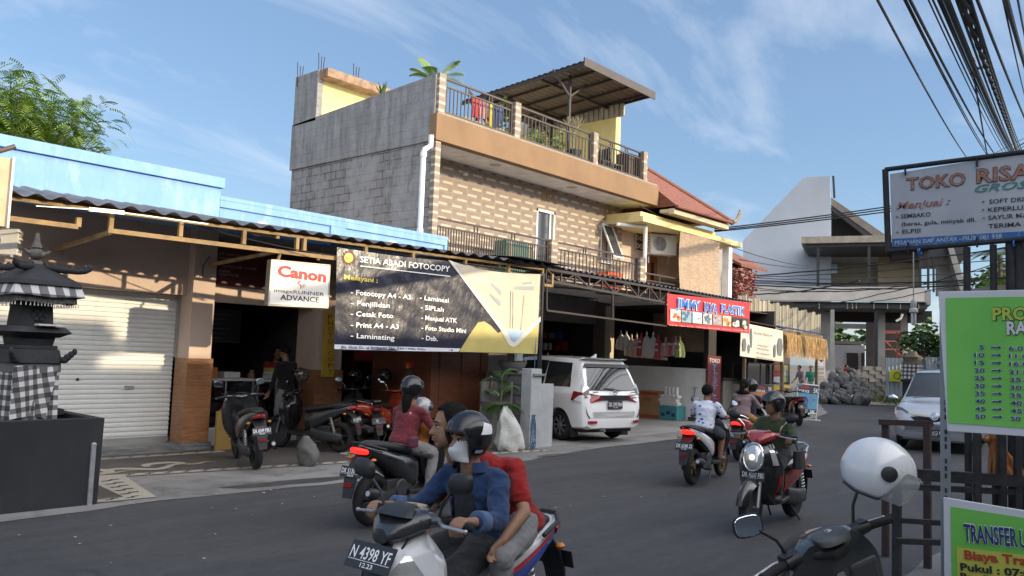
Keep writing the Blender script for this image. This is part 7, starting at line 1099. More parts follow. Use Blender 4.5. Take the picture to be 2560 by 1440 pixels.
for s_ in (-1, 1):
    fpan('headlight', [(s_*.47, .70), (s_*.50, .80), (s_*.62, .87), (s_*.76, .90), (s_*.74, .74), (s_*.62, .68)], M_LENS, .08); fpan('fog_recess', [(s_*.53, .36), (s_*.53, .52), (s_*.70, .54), (s_*.70, .38)], M_PBLK, .03); MB().lathe([(0, .02), (.05, .01), (.055, -.01)], (2.0, s_*.62, .45), (1, 0, 0), 16).obj('fog_lamp', M_LENS, t)
    MB().sup([((.72, s_*.86, 1.02), (.03, 0, 0), (0, 0, .03), 3), ((.70, s_*.95, 1.04), (.06, 0, 0), (0, 0, .075), 3), ((.72, s_*1.05, 1.04), (.03, 0, 0), (0, 0, .05), 3)], 14).obj('wing_mirror', M_CHR, t, 50)
m = MB().torus((2.10, 0, .735), (1, 0, .15), .07, .012, 24, 6).torus((2.115, 0, .74), (1, 0, .15), .04, .010, 20, 6); m.obj('emblem', M_CHR, t); plate(t, (2.155, 0, .40), (1, 0, .0), 'DK 1612 FAJ', '02.26', .40, .13)
# ================================================================ people
SK = lambda n, c: mat(n, c, .5, var=.06, vs=9, spec=.35)
M_SK1, M_SK2 = SK('skin_tan', (.30, .165, .10)), SK('skin_brown', (.24, .125, .075)); M_HAIR = mat('black_hair', (.008, .007, .006), .75, spec=.15, var=.3, vs=30, bump=.5, bs=90); M_EYEW = mat('eye_white', (.6, .58, .55), .3, var=0); M_IRIS = mat('eye_dark', (.015, .01, .008), .15, var=0); M_LIP = mat('lip_tone', (.25, .10, .08), .5, var=0)
def clothm(name, c, r=.88, ws=70., var=.14):
    if name in MATS: return MATS[name]
    s = NT(name); a = s.noise(3.5, 5, .6); c = srgb(c); s.col(s.ramp(a, (.3, tuple(x*(1-var) for x in c)), (.7, tuple(min(1, x*(1+var)) for x in c)))).set(r=r, spec=.2, sheen=.15); s.bump(s.math('ADD', s.math('MULTIPLY', s.noise(16, 3, .6, s.map((1, 1, .45)), .8), 3.), s.noise(ws*4, 2)), .35, .01); return s.m
def rotz(yaw, pitch=0., roll=0.): return MX.Rotation(yaw, 3, 'Z') @ MX.Rotation(-pitch, 3, 'Y') @ MX.Rotation(roll, 3, 'X')
def head_mesh(m, c, R_, k=1.):
    c = V(c); e = lambda p, r, nu=14: m.ell(c + R_ @ (V(p)*k), tuple(x*k for x in r), nu, 9, R_)
    e((-.012, 0, .032), (.092, .073, .088), 20); e((.025, 0, -.025), (.066, .062, .085), 18); e((.050, 0, -.082), (.036, .036, .030)); e((.03, .032, -.05), (.045, .032, .05)); e((.03, -.032, -.05), (.045, .032, .05)); e((.068, 0, .030), (.020, .052, .013)); e((.062, 0, -.045), (.026, .035, .03))
    m.chain([c + R_ @ (V(p)*k) for p in ((.080, 0, .014), (.096, 0, -.012), (.102, 0, -.024))], [.009*k, .011*k, .014*k], 10); [e((.088, s_*.012, -.026), (.012, .009, .008), 8) for s_ in (-1, 1)]
    e((.084, 0, -.051), (.011, .023, .0065), 10); e((.082, 0, -.062), (.011, .020, .007), 10); [e((-.004, s_*.072, -.008), (.020, .009, .030), 10) for s_ in (-1, 1)]; m.chain([c + R_ @ (V((-.01, 0, -.06))*k), c + R_ @ V((-.03, 0, -.15))*k], [.052*k, .056*k])
def face_parts(par, c, R_, k=1., lips=True):
    c = V(c); m = MB(); [m.ell(c + R_ @ (V((.070, s_*.030, .008))*k), (.010*k, .015*k, .0085*k), 12, 8, R_) for s_ in (-1, 1)]; m.obj('eyes', M_EYEW, par); m = MB(); [m.ell(c + R_ @ (V((.0785, s_*.030, .008))*k), (.0035*k, .0068*k, .0068*k), 10, 6, R_) for s_ in (-1, 1)]; m.obj('iris', M_IRIS, par)
    m = MB(); [m.tube([c + R_ @ (V(p)*k) for p in ((.086, s_*.012, .034), (.084, s_*.030, .040), (.070, s_*.050, .034))], [.003*k, .004*k, .0025*k], 6) for s_ in (-1, 1)]; [m.tube([c + R_ @ (V(p)*k) for p in ((.078, s_*.016, .010), (.081, s_*.030, .018), (.070, s_*.045, .011))], .0028*k, 5) for s_ in (-1, 1)]; m.obj('eyebrows', M_HAIR, par)
    if lips: m = MB(); [m.tube([c + R_ @ (V(p)*k) for p in ((.083, -.022, z-.001), (.0945, -.006, z+.002), (.0945, .006, z+.002), (.083, .022, z-.001))], r_*k, 6) for z, r_ in ((-.0505, .0045), (-.0615, .005))]; m.obj('lips', M_LIP, par)
def hand_grip(m, wr, g, ax, fwd, up, k=1.):
    """palm from wrist to the bar at g; four fingers bent round it, thumb under"""
    wr, g, ax, fwd, up = V(wr), V(g), V(ax).normalized(), V(fwd).normalized(), V(up).normalized(); kn = g + up*.040*k + fwd*.004; 
    for i in range(4):
        o = ax*(.030-.020*i)*k; L_ = (.95, 1.05, 1., .82)[i]*k; m.chain([wr.lerp(kn+o, .15)+o*.4, wr.lerp(kn+o, .6)+o*.2+up*.006, kn+o], [.018*k, .016*k, .0125*k], 8)
        m.chain([kn+o, g+o+up*.026*L_+fwd*.034*L_, g+o-up*.008*L_+fwd*.040*L_, g+o-up*.032*L_+fwd*.014*L_], [.0115*k, .0100*k, .0092*k, .0078*k], 8)
    m.chain([wr + ax*.012*k, g+ax*.036*k-fwd*.020*k, g+ax*.046*k-up*.018*k+fwd*.010*k, g+ax*.034*k-up*.030*k+fwd*.026*k], [.017*k, .0135*k, .0105*k, .009*k], 8)
def hand_rest(m, wr, d, side, nrm, k=1.):
    wr, d, side, nrm = V(wr), V(d).normalized(), V(side).normalized(), V(nrm).normalized(); p = wr + d*.08*k
    for i in range(4): o = side*(.030-.020*i)*k; L_ = (.064, .074, .068, .052)[i]*k; m.chain([wr+o*.5, p+o], [.016*k, .0125*k], 8).chain([p+o, p+o*1.1+d*L_*.5-nrm*.006, p+o*1.1+d*L_*.85-nrm*.026, p+o*1.1+d*L_*.9-nrm*.042], [.0115*k, .010*k, .009*k, .0075*k], 8)
    m.chain([wr+side*.02*k, wr+side*.048*k+d*.045*k, wr+side*.052*k+d*.075*k-nrm*.02], [.016*k, .0125*k, .0095*k], 8)
def person(label, loc, h, J, sk, shirt, trous, sleeve='long', short=False, vox=.014, hair=True, helmet=None, face=True, shoe=None, sc=.93, head_yaw=0., head_pitch=0., group=None, grip=True, z=0., hand_fn=None, opening=None, tee=None, wr=.009, hk=1., cuff=None, hairrim=None, visor='smoked', deco=None, bare=False, mask=None, rollh=0.):
    t = thing('person', label, 'person', (loc[0], loc[1], z), radians(h), group); t.scale = (sc,)*3; g = lambda n: V(J[n]); R_ = rotz(head_yaw, head_pitch, rollh); hd = g('head')
    b = MB(); head_mesh(b, hd, R_, hk); b.chain([hd+R_ @ V((-.02, 0, -.09)), g('neck')+V((0, 0, -.03))], [.05, .062])
    for s_, n in ((1, 'L'), (-1, 'R')):
        if 'wr'+n not in J: continue
        sh_, el, wr_ = g('sh'+n), g('el'+n), g('wr'+n); b.chain([sh_.lerp(el, .4), el, wr_], [.044, .038, .024]) if sleeve != 'long' else b.chain([el.lerp(wr_, .5), wr_], [.032, .024])
        if 'g'+n in J: hand_grip(b, wr_, g('g'+n), (0, -s_, 0), (1, 0, -.1), (0, 0, 1))
        else: hand_rest(b, wr_, J.get('hd'+n, (wr_-el)), J.get('hs'+n, (1, 0, 0)), J.get('hn'+n, (0, -s_, 0)))
        if 'kn'+n in J and short: b.chain([g('kn'+n).lerp(g('hip'+n), .2), g('kn'+n), g('kn'+n).lerp(g('an'+n), .35), g('an'+n)], [.058, .052, .054, .034])
        if 'an'+n in J: b.chain([g('an'+n)+V((0, 0, .03)), g('an'+n)-V((0, 0, .02)), g('toe'+n)], [.036, .038, .024]) if (short or bare or not shoe) else b.chain([g('an'+n)+V((0, 0, .08)), g('an'+n)], [.036, .036])
    # one continuous body from head to feet (the torso is inside the clothes)
    b.chain([g('neck'), g('chest'), g('pelvis')], [.055, .085, .085]); [b.chain([g('pelvis'), g('hip'+n), g('kn'+n), g('an'+n)], [.07, .06, .042, .032]) for n in 'LR' if 'kn'+n in J]; [b.chain([g('chest'), g('sh'+n), g('el'+n), g('wr'+n)], [.06, .042, .033, .024]) for n in 'LR' if 'wr'+n in J]
    bo = remesh(b, min(vox*.6, .010), 2).obj('body', sk, t, 180)
    if face: face_parts(t, hd, R_, hk)
    # shirt
    def torso(grow=0.):
        m = MB(); P, C_, N_ = g('pelvis'), g('chest'), g('neck'); ax_ = g('shL')-g('shR'); ya = V((ax_.x, ax_.y, ax_.z*.6)).normalized() if ax_.length > .01 else V((0, 1, 0)); secs = []
        wK = J.get('wide', 1.)
        for f_, w_, d_ in ((-.12, .150, .125), (0, .155, .125), (.5, .142, .108), (1., .165, .118)):
            c = P + (C_-P)*f_; up_ = (C_-P).normalized(); xa_ = ya.cross(up_).normalized(); secs.append((c, ya*(w_*wK+grow), xa_*(d_*wK+grow), 2.4))
        for f_, w_, d_ in ((.45, .155, .095), (.8, .105, .068), (1.0, .068, .058)): c = C_ + (N_-C_)*f_; up_ = (N_-C_).normalized(); xa_ = ya.cross(up_).normalized(); secs.append((c, ya*(w_*wK+grow), xa_*(d_*wK+grow), 2.2))
        m.sup(secs, 22); return m
    gr = .004 if opening else 0.; m = torso(gr)
    for n in 'LR':
        if 'wr'+n not in J: continue
        sh_, el, wr_ = g('sh'+n), g('el'+n), g('wr'+n)
        if sleeve == 'long': m.chain([g('chest').lerp(sh_, .6)+V((0, 0, .02)), sh_, el, el.lerp(wr_, .82)], [.066+gr, .056+gr, .047+gr, .038+gr])
        elif sleeve == 'roll': m.chain([g('chest').lerp(sh_, .6)+V((0, 0, .02)), sh_, el, el.lerp(wr_, .62)], [.068+gr, .058+gr, .050+gr, .044+gr])
        else: m.chain([g('chest').lerp(sh_, .6)+V((0, 0, .02)), sh_, sh_.lerp(el, .72)], [.066, .058, .060])
    o = remesh(m, vox, 5, wr)
    if opening:
        C_, P = g('chest'), g('pelvis'); keep = []
        for f_ in o.f:
            c = sum((V(o.v[i]) for i in f_), V())/len(f_); w_ = opening(c)
            if not w_: keep.append(f_)
        o.f = keep; o.k = [0]*len(keep)
    so_ = o.obj('shirt' if not opening else 'jacket', shirt, t, 180)
    if opening:
        q = so_.modifiers.new('thick', 'SOLIDIFY'); q.thickness = .008; q.offset = -1; m = torso(-.014); remesh(m, vox, 4, wr*.6).obj('tee_shirt', tee, t, 180)
    if cuff: [MB().lathe([(.050, -.035), (.056, -.03), (.057, .03), (.052, .034)], g('el'+n).lerp(g('wr'+n), .60), g('wr'+n)-g('el'+n), 18).obj('rolled_cuff', cuff, t, 60) for n in 'LR']
    # trousers
    if 'hipL' in J:
        m = MB(); P = g('pelvis'); m.ell(P+V((0, 0, -.01)), (.125, .155, .11), 18, 12)
        for n in 'LR':
            hp, kn, an = g('hip'+n), g('kn'+n), g('an'+n); m.chain([P.lerp(hp, .7), hp.lerp(kn, .15), kn], [.10, .092, .070]) if not short else m.chain([P.lerp(hp, .7), hp.lerp(kn, .15), hp.lerp(kn, .85)], [.105, .10, .092])
            if not short: m.chain([kn, kn.lerp(an, .35), an.lerp(kn, .04)], [.068, .064, .050])
        remesh(m, vox, 5, wr*.9).obj('shorts' if short else 'trousers', trous, t, 180)
        if shoe:
            for n in 'LR':
                an, to = g('an'+n), g('toe'+n); m = MB(); m.chain([an+V((0, 0, .02)), an-V((0, 0, .035)), (an-V((0, 0, .035))).lerp(to, .6), to], [.045, .046, .043, .032]); remesh(m, .012, 3).obj('shoe', shoe, t, 180)
    if hair and not helmet: m = MB(); capgrid(m, hd+R_ @ V((-.014, 0, .034))*hk, R_, (.104*hk, .085*hk, .101*hk), hairrim or (lambda az: 42-62*sstep(40, 80, abs(az))-14*sstep(110, 150, abs(az))), 40, 16, .10, 9.); o = m.obj('hair', M_HAIR, t, 70); q = o.modifiers.new('thick', 'SOLIDIFY'); q.thickness = .012; q.offset = -1
    if helmet: helmet_parts(t, hd + R_ @ V((-.008, 0, .035))*hk, R_, helmet, hk, visor, deco)
    if opening:
        for s_ in (-1, 1): MB().grid(lambda u, v: g('neck')+V((.075-.135*u, s_*(.035+.055*sin(pi*(.15+.7*u)))*(1+.35*v), .018-.05*v+.012*u)), 8, 3).obj('collar', shirt, t, 70)
    if mask:
        m = MB().grid(lambda u, v: hd + R_ @ (lambda a, z: V((.024+.080*cos(a)*(1-.30*abs(z+.045)/.06)+.022*max(0, 1-abs(2*u-1)*2.2)*sin(pi*min(1, v*1.05)), .068*sin(a)*(1-.10*v), z+.012*abs(2*u-1)*(v-.5))))(radians(-82+164*u), -.105+.108*v), 24, 14); o = m.obj('face_mask', mask, t, 80); q = o.modifiers.new('thick', 'SOLIDIFY'); q.thickness = .003
        MB().tube([hd+R_ @ V(p) for p in ((.04, .070, -.03), (.0, .082, -.01), (-.02, .08, .0))], .002, 5).tube([hd+R_ @ V(p) for p in ((.04, -.070, -.03), (.0, -.082, -.01), (-.02, -.08, .0))], .002, 5).obj('mask_strap', mask, t)
    return t
def rider(lean=0., knee=.15, **k):
    J = dict(pelvis=(-.14, 0, .83), chest=(-.06+lean, 0, 1.10), neck=(-.02+lean*1.3, 0, 1.235), head=(.02+lean*1.5, 0, 1.37))
    for s_, n in ((1, 'L'), (-1, 'R')): J.update({'sh'+n: (-.05+lean, s_*.165, 1.17), 'el'+n: (.06+lean*.5, s_*.265, .99), 'wr'+n: (.225, s_*.295, 1.015), 'g'+n: (.292, s_*.295, .99), 'hip'+n: (-.10, s_*.09, .80), 'kn'+n: (.27, s_*knee, .70), 'an'+n: (.20, s_*.14, .375), 'toe'+n: (.33, s_*.155, .345)})
    J.update(k); return J
# ================================================================ traffic and parked scooters
P_BLK = paint('gloss_black', (.012, .012, .013)); P_RED = paint('scooter_red', (.30, .018, .014)); P_WHT = paint('scooter_white', (.62, .63, .65)); P_DGR = paint('graphite', (.03, .032, .036), .3); P_ORG = paint('orange_red', (.36, .045, .015)); H_BLK = paint('helmet_black', (.010, .010, .012), .2, .35); H_WHT = paint('helmet_white', (.68, .69, .70), .18); H_GRY = paint('helmet_grey', (.35, .36, .38), .2); H_OLV = paint('helmet_olive', (.06, .05, .035), .25)
M_BLUE_S, M_RED_S = paint('stripe_blue', (.02, .05, .30)), paint('stripe_red', (.40, .02, .03))
scooter('white scooter with blue and red stripes carrying the masked driver and his passenger', (2.95, 2.95), 184, P_WHT, P_WHT, 'N 4398 YF', '12.23', stripe=(M_BLUE_S, M_RED_S), fplate=True, cowl=P_DGR)
scooter('black scooter with glowing tail lamp ridden by the woman in the maroon top', (5.78, 6.47), 12, P_BLK, P_BLK, 'DK 5130 TK', '08.24', tail_on=True)
scooter('black and red retro scooter with lit round headlamp and red handlebar cowl', (8.59, 3.78), 183, P_BLK, P_RED, 'DK 4207 FBS', '02.25', 'round', head_on=True, fplate=True, cowl=P_RED)
scooter('black and white scooter ridden by the boy in the white shirt', (10.88, 5.78), 8.5, P_BLK, P_WHT, 'DK 6248 ZS', '11.26', tail_on=True, rim=mat('gold_rim', (.25, .16, .07), .4, .6))
scooter('dark scooter carrying the two women riding away past the food stall', (14.09, 6.65), 8, P_BLK, P_RED, 'DK', '', 'round', tail_on=True)
scooter('big black maxi scooter parked on the mosaic forecourt with its tail to the road', (6.47, 10.72), 72, P_BLK, P_DGR, 'DK 6549 FBU', '06.25', 'max', tilt=radians(-5), screen=True, steer=.12)
scooter('black scooter parked behind the rough rock, next to the maxi scooter', (8.15, 11.62), 112, P_BLK, P_DGR, 'DK 5584 FAE', '10.26', tilt=radians(-4), steer=.3)
scooter('dark red retro scooter parked nose-in by the yellow vertical sign', (9.55, 12.0), 72, P_BLK, P_RED, 'DK', '', 'round', tilt=radians(-4))
scooter('orange red retro scooter parked sideways in front of the drinks fridge', (9.75, 11.55), 12, P_ORG, P_ORG, 'DK', '', 'round', tilt=radians(-4), steer=.3)
scooter('black and red scooter parked beside the sandwich board', (23.12, 9.62), 40, P_BLK, P_RED, 'DK', '')
fs = scooter('black maxi scooter parked by the price boards with a white helmet on its mirror', (3.69, .93), 59, P_DGR, M_PBLK, 'DK', '', 'max', tilt=radians(-18), sc=.97, steer=.05, cowl=M_PBLK)
for s_, nm, mt_ in ((-1, 'glove_box_lid', mat('panel_grey', (.05, .052, .055), .45)), (1, 'glove_pocket', M_BLKP)): MB().box((.262, s_*.125, .84), (.03, .15, .17), rot=MX.Rotation(-.12, 3, 'Y')).obj(nm, mt_, fs, 0, .018)
MB().torus((.248, .125, .845), (1, 0, .1), .082, .009, 24, 6, 1.).obj('pocket_rim', mat('panel_grey', 0), fs); MB().lathe([(.022, 0), (.022, .012), (.012, .016), (0, .016)], (.255, 0, .90), (-1, 0, 0), 16).obj('ignition_lock', M_STL, fs, 40); MB().bar((.24, -.02, .78), (.225, .02, .70), .02, .06).obj('bag_hook', M_PBLK, fs, 0)
m = MB().sup([((.235, 0, 1.058), (.05, 0, 0), (0, .075, 0), 3), ((.25, 0, 1.085), (.055, 0, 0), (0, .085, 0), 3), ((.26, 0, 1.098), (.045, 0, .0), (0, .072, 0), 3)], 22); m.obj('dash_lid', mat('dash_grey', (.09, .092, .095), .5), fs, 50, .003); MB().torus((.255, 0, 1.101), (0, 0, 1), .014, .0025, 20, 6).tube([(.255, 0, 1.101), (.268, 0, 1.101)], .0025, 5).tube([(.255, 0, 1.101), (.249, .012, 1.101)], .0025, 5).tube([(.255, 0, 1.101), (.249, -.012, 1.101)], .0025, 5).obj('emblem', M_STL, fs)
# helmets left on parked scooters
c = PD(2195, 1178, 3.42); helmet('white open face helmet with clear visor hung on a scooter mirror by the price boards', tuple(c), radians(-72), H_WHT, radians(18), 'clear', None, 1.06, roll=radians(-8))
for px, py, Y_, mt, l, rz in ((752, 938, 11.9, H_OLV, 'olive brown helmet resting on the black scooter behind the rock', 2.5), (888, 940, 12.3, H_BLK, 'glossy black helmet hung above the dark red parked scooter', 3.6), (962, 938, 11.75, H_BLK, 'dark helmet hung on the handlebar of the orange red scooter', 2.)): c = PY(px, py, Y_); helmet(l, tuple(c), rz, mt)
# people on scooters
M_JEAN = clothm('grey_jeans', (.20, .20, .205)); M_DKJ = clothm('black_jeans', (.025, .026, .03)); M_SHOE = mat('dark_shoe', (.03, .03, .03), .6); M_SHOEW = mat('tan_shoe', (.3, .26, .22), .6)
def denim_open(c): return c.x > -.14 and abs(c.y) < .062+.06*max(0, (1.16-c.z))/.3 and .72 < c.z < 1.30
dp = (2.95, 2.95); dh = 184
JD = rider(.02, .17); JD.update(pelvis=(-.22, 0, .83), chest=(-.17, 0, 1.10), head=(-.085, .0, 1.365), neck=(-.13, 0, 1.235), wide=1.02, shL=(-.16, .175, 1.165), shR=(-.16, -.175, 1.165), elL=(-.02, .285, .98), elR=(-.02, -.285, .98), hipL=(-.16, .09, .80), hipR=(-.16, -.09, .80))
person('man in open blue denim shirt and white face mask driving the white scooter', dp, dh, JD, M_SK1, clothm('denim', (.019, .042, .105), .85), M_DKJ, 'roll', vox=.011, helmet=H_BLK, mask=mat('mask_white', (.62, .63, .64), .8, var=.05, bump=.15), head_yaw=radians(-14), opening=denim_open, tee=clothm('charcoal_tee', (.03, .033, .04)), wr=.012, cuff=clothm('denim_pale', (.07, .12, .22)), deco=M_WHT, shoe=M_SHOE, face=True, visor=None)
Tm = MX.Translation((dp[0], dp[1], 0)) @ MX.Rotation(radians(dh), 4, 'Z') @ MX.Scale(.93, 4); Ti = Tm.inverted(); lp = lambda x, y, d: tuple(Ti @ PD(x, y, d))
hp_ = lp(1124, 1068, 4.28)
JP = dict(pelvis=(-.60, -.02, .87), chest=(-.48, -.15, 1.11), neck=(hp_[0]-.07, hp_[1]+.02, 1.27), head=hp_, shL=(-.46, .05, 1.20), shR=(-.38, -.33, 1.17), elL=(-.32, .23, .98), wrL=(-.12, .24, .86), elR=(-.24, -.38, .96), wrR=(-.10, -.28, .86), hipL=(-.50, .10, .85), hipR=(-.50, -.10, .85), knL=(-.10, .25, .78), knR=(-.10, -.25, .78), anL=(-.20, .22, .38), anR=(-.20, -.22, .38), toeL=(-.06, .24, .34), toeR=(-.06, -.24, .34), wide=1.05)
person('bare headed man in a red t-shirt riding pillion behind the masked driver', dp, dh, JP, M_SK1, clothm('red_tee', (.27, .014, .012)), M_JEAN, 'short', vox=.012, head_yaw=radians(-36), head_pitch=radians(-4), wr=.012, shoe=M_SHOE, hk=1.04)
JW = rider(.02, .14); JW.update(head=(.0, 0, 1.40)); wm = person('woman in a maroon top and glossy black helmet riding the black scooter away', (5.78, 6.47), 12, JW, M_SK1, clothm('maroon_top', (.15, .026, .034)), clothm('pale_grey_jeans', (.27, .26, .255)), vox=.013, helmet=H_BLK, visor='smoked', shoe=M_SHOEW, head_yaw=radians(-5))
m = MB(); m.tube([(-.10, .10, 1.24), (-.14, -.02, 1.05), (-.20, -.17, .90)], .006, 5).obj('bag_strap', mat('strap_maroon', (.10, .02, .04), .6), wm); MB().box((-.22, -.2, .86), (.14, .07, .12)).obj('shoulder_bag', mat('bag_maroon', (.11, .02, .045), .6), wm, 0, .02); MB().torus((-.165, -.11, 1.16), (1, .3, .2), .012, .003, 4, 4).obj('badge', M_WHT, wm); m = MB(); m.chain([(-.085, 0, 1.33), (-.10, 0, 1.24), (-.11, 0, 1.16)], [.06, .05, .03]); m.obj('hair', M_HAIR, wm)
JC = rider(0, .1); ck = .72; JC = {k: (tuple(x*ck for x in v) if not isinstance(v, float) else v) for k, v in JC.items()}; JC = {k: (v[0]+.20, v[1], v[2]+.18) for k, v in JC.items()}; [JC.pop(k) for k in ('gL', 'gR')]
person('small child in orange top and silver helmet seated in front of the woman in maroon', (5.78, 6.47), 12, JC, M_SK1, clothm('orange_top', (.30, .10, .02)), M_DKJ, vox=.014, helmet=H_GRY, hk=.92, visor='smoked', head_yaw=radians(-15))
JB = rider(-.02, .14); JB.update(head=(-.03, .0, 1.36))
def feather_shirt():
    s = NT('feather_print'); v = s.n('TexVoronoi', feature='F1'); v.inputs['Scale'].default_value = 9; s.l(s.map((1, 1, 1.7), (.6, 0, .5)), v.inputs[0]); w_ = s.noise(14, 2); s.col(s.mix(s.ramp(s.math('ADD', v.outputs[0], s.math('MULTIPLY', w_, .3)), (.40, 1), (.46, 0)), (.62, .65, .74), (.07, .10, .30))).set(r=.85); s.bump(s.noise(14, 4), .4, .01); return s.m
person('bare headed boy in a white feather print shirt riding away', (10.88, 5.78), 8.5, JB, M_SK2, feather_shirt(), clothm('navy_shorts', (.03, .035, .05)), 'short', True, vox=.014, bare=True, hairrim=lambda az: 40-60*sstep(40, 80, abs(az))-22*sstep(110, 150, abs(az)))
gm = person('rider in dark olive jacket on the retro scooter with the lit headlamp', (8.59, 3.78), 183, rider(0, .16), M_SK2, clothm('olive_jacket', (.055, .07, .035)), M_DKJ, vox=.013, helmet=H_BLK, visor='smoked', shoe=M_SHOE, face=True, head_yaw=radians(-30))
MB().sup([((-.1, .26, .86), (.10, 0, 0), (0, .04, 0), 4), ((-.1, .27, .66), (.13, 0, 0), (0, .05, 0), 4)], 16).obj('shoulder_bag', M_PBLK, gm, 50); m = MB().tube([(-.1, .25, .86), (-.06, .15, 1.2), (-.04, 0, 1.27)], .008, 6); m.obj('bag_strap', M_PBLK, gm); m = MB().sup([((.17, 0, .74), (.06, 0, 0), (0, .13, 0), 3), ((.20, 0, .60), (.10, 0, 0), (0, .17, 0), 3), ((.20, 0, .42), (.09, 0, 0), (0, .16, 0), 3)], 16); t = m.obj('black_bag', mat('black_bag_cloth', (.018, .02, .022), .8, bump=.4, bs=12), None, 50); t.matrix_world = MX.Translation((8.59, 3.78, .01)) @ MX.Rotation(radians(183), 4, 'Z') @ MX.Scale(.93, 4); tag(t, 'bulging black bag carried on the footboard of the retro scooter', 'bag')
JM = rider(-.02, .16); [JM.update({k: (v[0]-.34, v[1], v[2]+.03)}) for k, v in list(JM.items())]; [JM.pop(k) for k in ('gL', 'gR')]
mw = person('pillion woman in a dusty pink hooded top and mustard trousers with tied black hair', (14.09, 6.65), 8, JM, M_SK1, clothm('dusty_pink', (.24, .165, .165)), clothm('mustard', (.36, .19, .03)), vox=.016, shoe=M_SHOE, face=True, hairrim=lambda az: 40-62*sstep(40, 80, abs(az))-30*sstep(110, 150, abs(az))); m = MB(); m.chain([(-.46, 0, 1.40), (-.48, .02, 1.30), (-.47, .03, 1.2)], [.05, .045, .02]); m.ell((-.43, .0, 1.27), (.09, .12, .06)); m.use(1); m.ell((-.43, .0, 1.22), (.08, .13, .06)); m.obj('ponytail', [M_HAIR, MATS['dusty_pink']], mw)
person('woman in dark navy top driving the scooter in front of the woman in dusty pink', (14.09, 6.65), 8, rider(.05, .16), M_SK1, clothm('navy_top', (.02, .025, .05)), M_DKJ, vox=.018, shoe=M_SHOE, helmet=H_BLK)
# people standing
def stand(lean=0., armf=.05, k=1., **kw):
    J = dict(pelvis=(0, 0, .93), chest=(.02+lean*.5, 0, 1.24), neck=(.0+lean, 0, 1.42), head=(.03+lean*1.2, 0, 1.57))
    for s_, n in ((1, 'L'), (-1, 'R')): J.update({'sh'+n: (.0+lean*.8, s_*.18, 1.36), 'el'+n: (-.02+armf+lean, s_*.25, 1.08), 'wr'+n: (.05+armf*3+lean, s_*.24, .86+armf), 'hip'+n: (0, s_*.09, .88), 'kn'+n: (.03, s_*.10, .48), 'an'+n: (-.01, s_*.10, .08), 'toe'+n: (.13, s_*.12, .03)})
    J.update(kw); return J
c = PY(712, 900, 12.55); person('customer in a black hooded top and grey shorts standing at the copy shop counter', (c.x, 12.45), 100, stand(.05, .02), M_SK2, clothm('black_hoodie', (.012, .012, .014)), clothm('grey_shorts', (.17, .17, .17)), short=True, vox=.018, bare=True, z=.03, sc=1.0)
c = PY(680, 900, 14.); person('shop worker in a red shirt behind the counter of the copy shop', (c.x, 13.9), -100, stand(.06, .1), M_SK2, clothm('worker_red', (.30, .03, .02)), M_DKJ, 'short', vox=.02, z=.02, sc=.98)
c = PY(622, 940, 13.7); JS = stand(.05, .1); person('seated shop assistant in a grey top half hidden behind the left glass counter', (c.x, 13.75), -80, JS, M_SK1, clothm('assistant_grey', (.14, .13, .125)), M_DKJ, vox=.02, z=-.33, sc=.95)
p = PG(2027, 968); p = PD(2027, 962, 41); person('worker in a green hooded top and pale trousers standing by the ladder', (p.x, p.y), 200, stand(), M_SK2, clothm('green_hoodie', (.03, .17, .12)), clothm('pale_trousers', (.3, .32, .33)), vox=.03, z=-.02, shoe=M_SHOE, sc=1.0); 
p = PD(2004, 960, 40); person('worker in a dusty pink shirt beside the man in green', (p.x, p.y), 150, stand(.1), M_SK2, clothm('pink_shirt', (.20, .12, .13)), clothm('brown_trousers', (.12, .09, .09)), vox=.03, z=-.02, shoe=M_SHOE, sc=1.0)
p = PD(2102, 930, 42.5); JR = stand(.28, .12, chest=(.18, 0, 1.17), neck=(.30, 0, 1.32), head=(.40, 0, 1.42)); person('worker in a red shirt bending over behind the rock heap', (p.x, p.y), 245, JR, M_SK2, clothm('site_red', (.33, .04, .03)), M_DKJ, 'short', vox=.03, z=.28, shoe=M_SHOE, sc=.98)
# ================================================================ right foreground: hanging shop sign, price boards, fence, cat, lamp, cables
M_FRM = mat('weathered_dark_steel', (.030, .030, .032), .6, .3, var=.35, vs=9); SX, BX = 7.92, 4.39; ps = lambda x, y, o=0.: PX(x, y, SX-o)
t = thing('shop_sign', 'weathered white hanging grocery sign with faded lettering in a dark pipe frame', 'sign'); xs2 = 2660
zs = lambda x, y: (2180+x*.2639, 360+y*.2639)
m = MB(); tl, bl, br_, tr_2 = ps(*zs(170, 285)), ps(*zs(190, 975)), ps(2660, 592), ps(2660, 366); m.ext([tl, bl, br_, tr_2], (.02, 0, 0)); s = NT('faded_sign_paint'); s.col(s.ramp(s.noise(2.5, 6), (.3, (.36, .38, .42)), (.7, (.46, .47, .50)))).set(r=.6); m.obj('panel', s.m, t, 0)
def wornm(name, c, bg=(.40, .42, .46), k=.5):
    s = NT(name); n_ = s.noise(28, 5, .7); s.col(s.mix(s.ramp(n_, (k, 0), (k+.06, 1)), c, bg)).set(r=.7); return s.m
it = lambda *l: [(a, *zs(*b), *zs(*c), h, bo, .006) for a, b, c, h, bo in l]
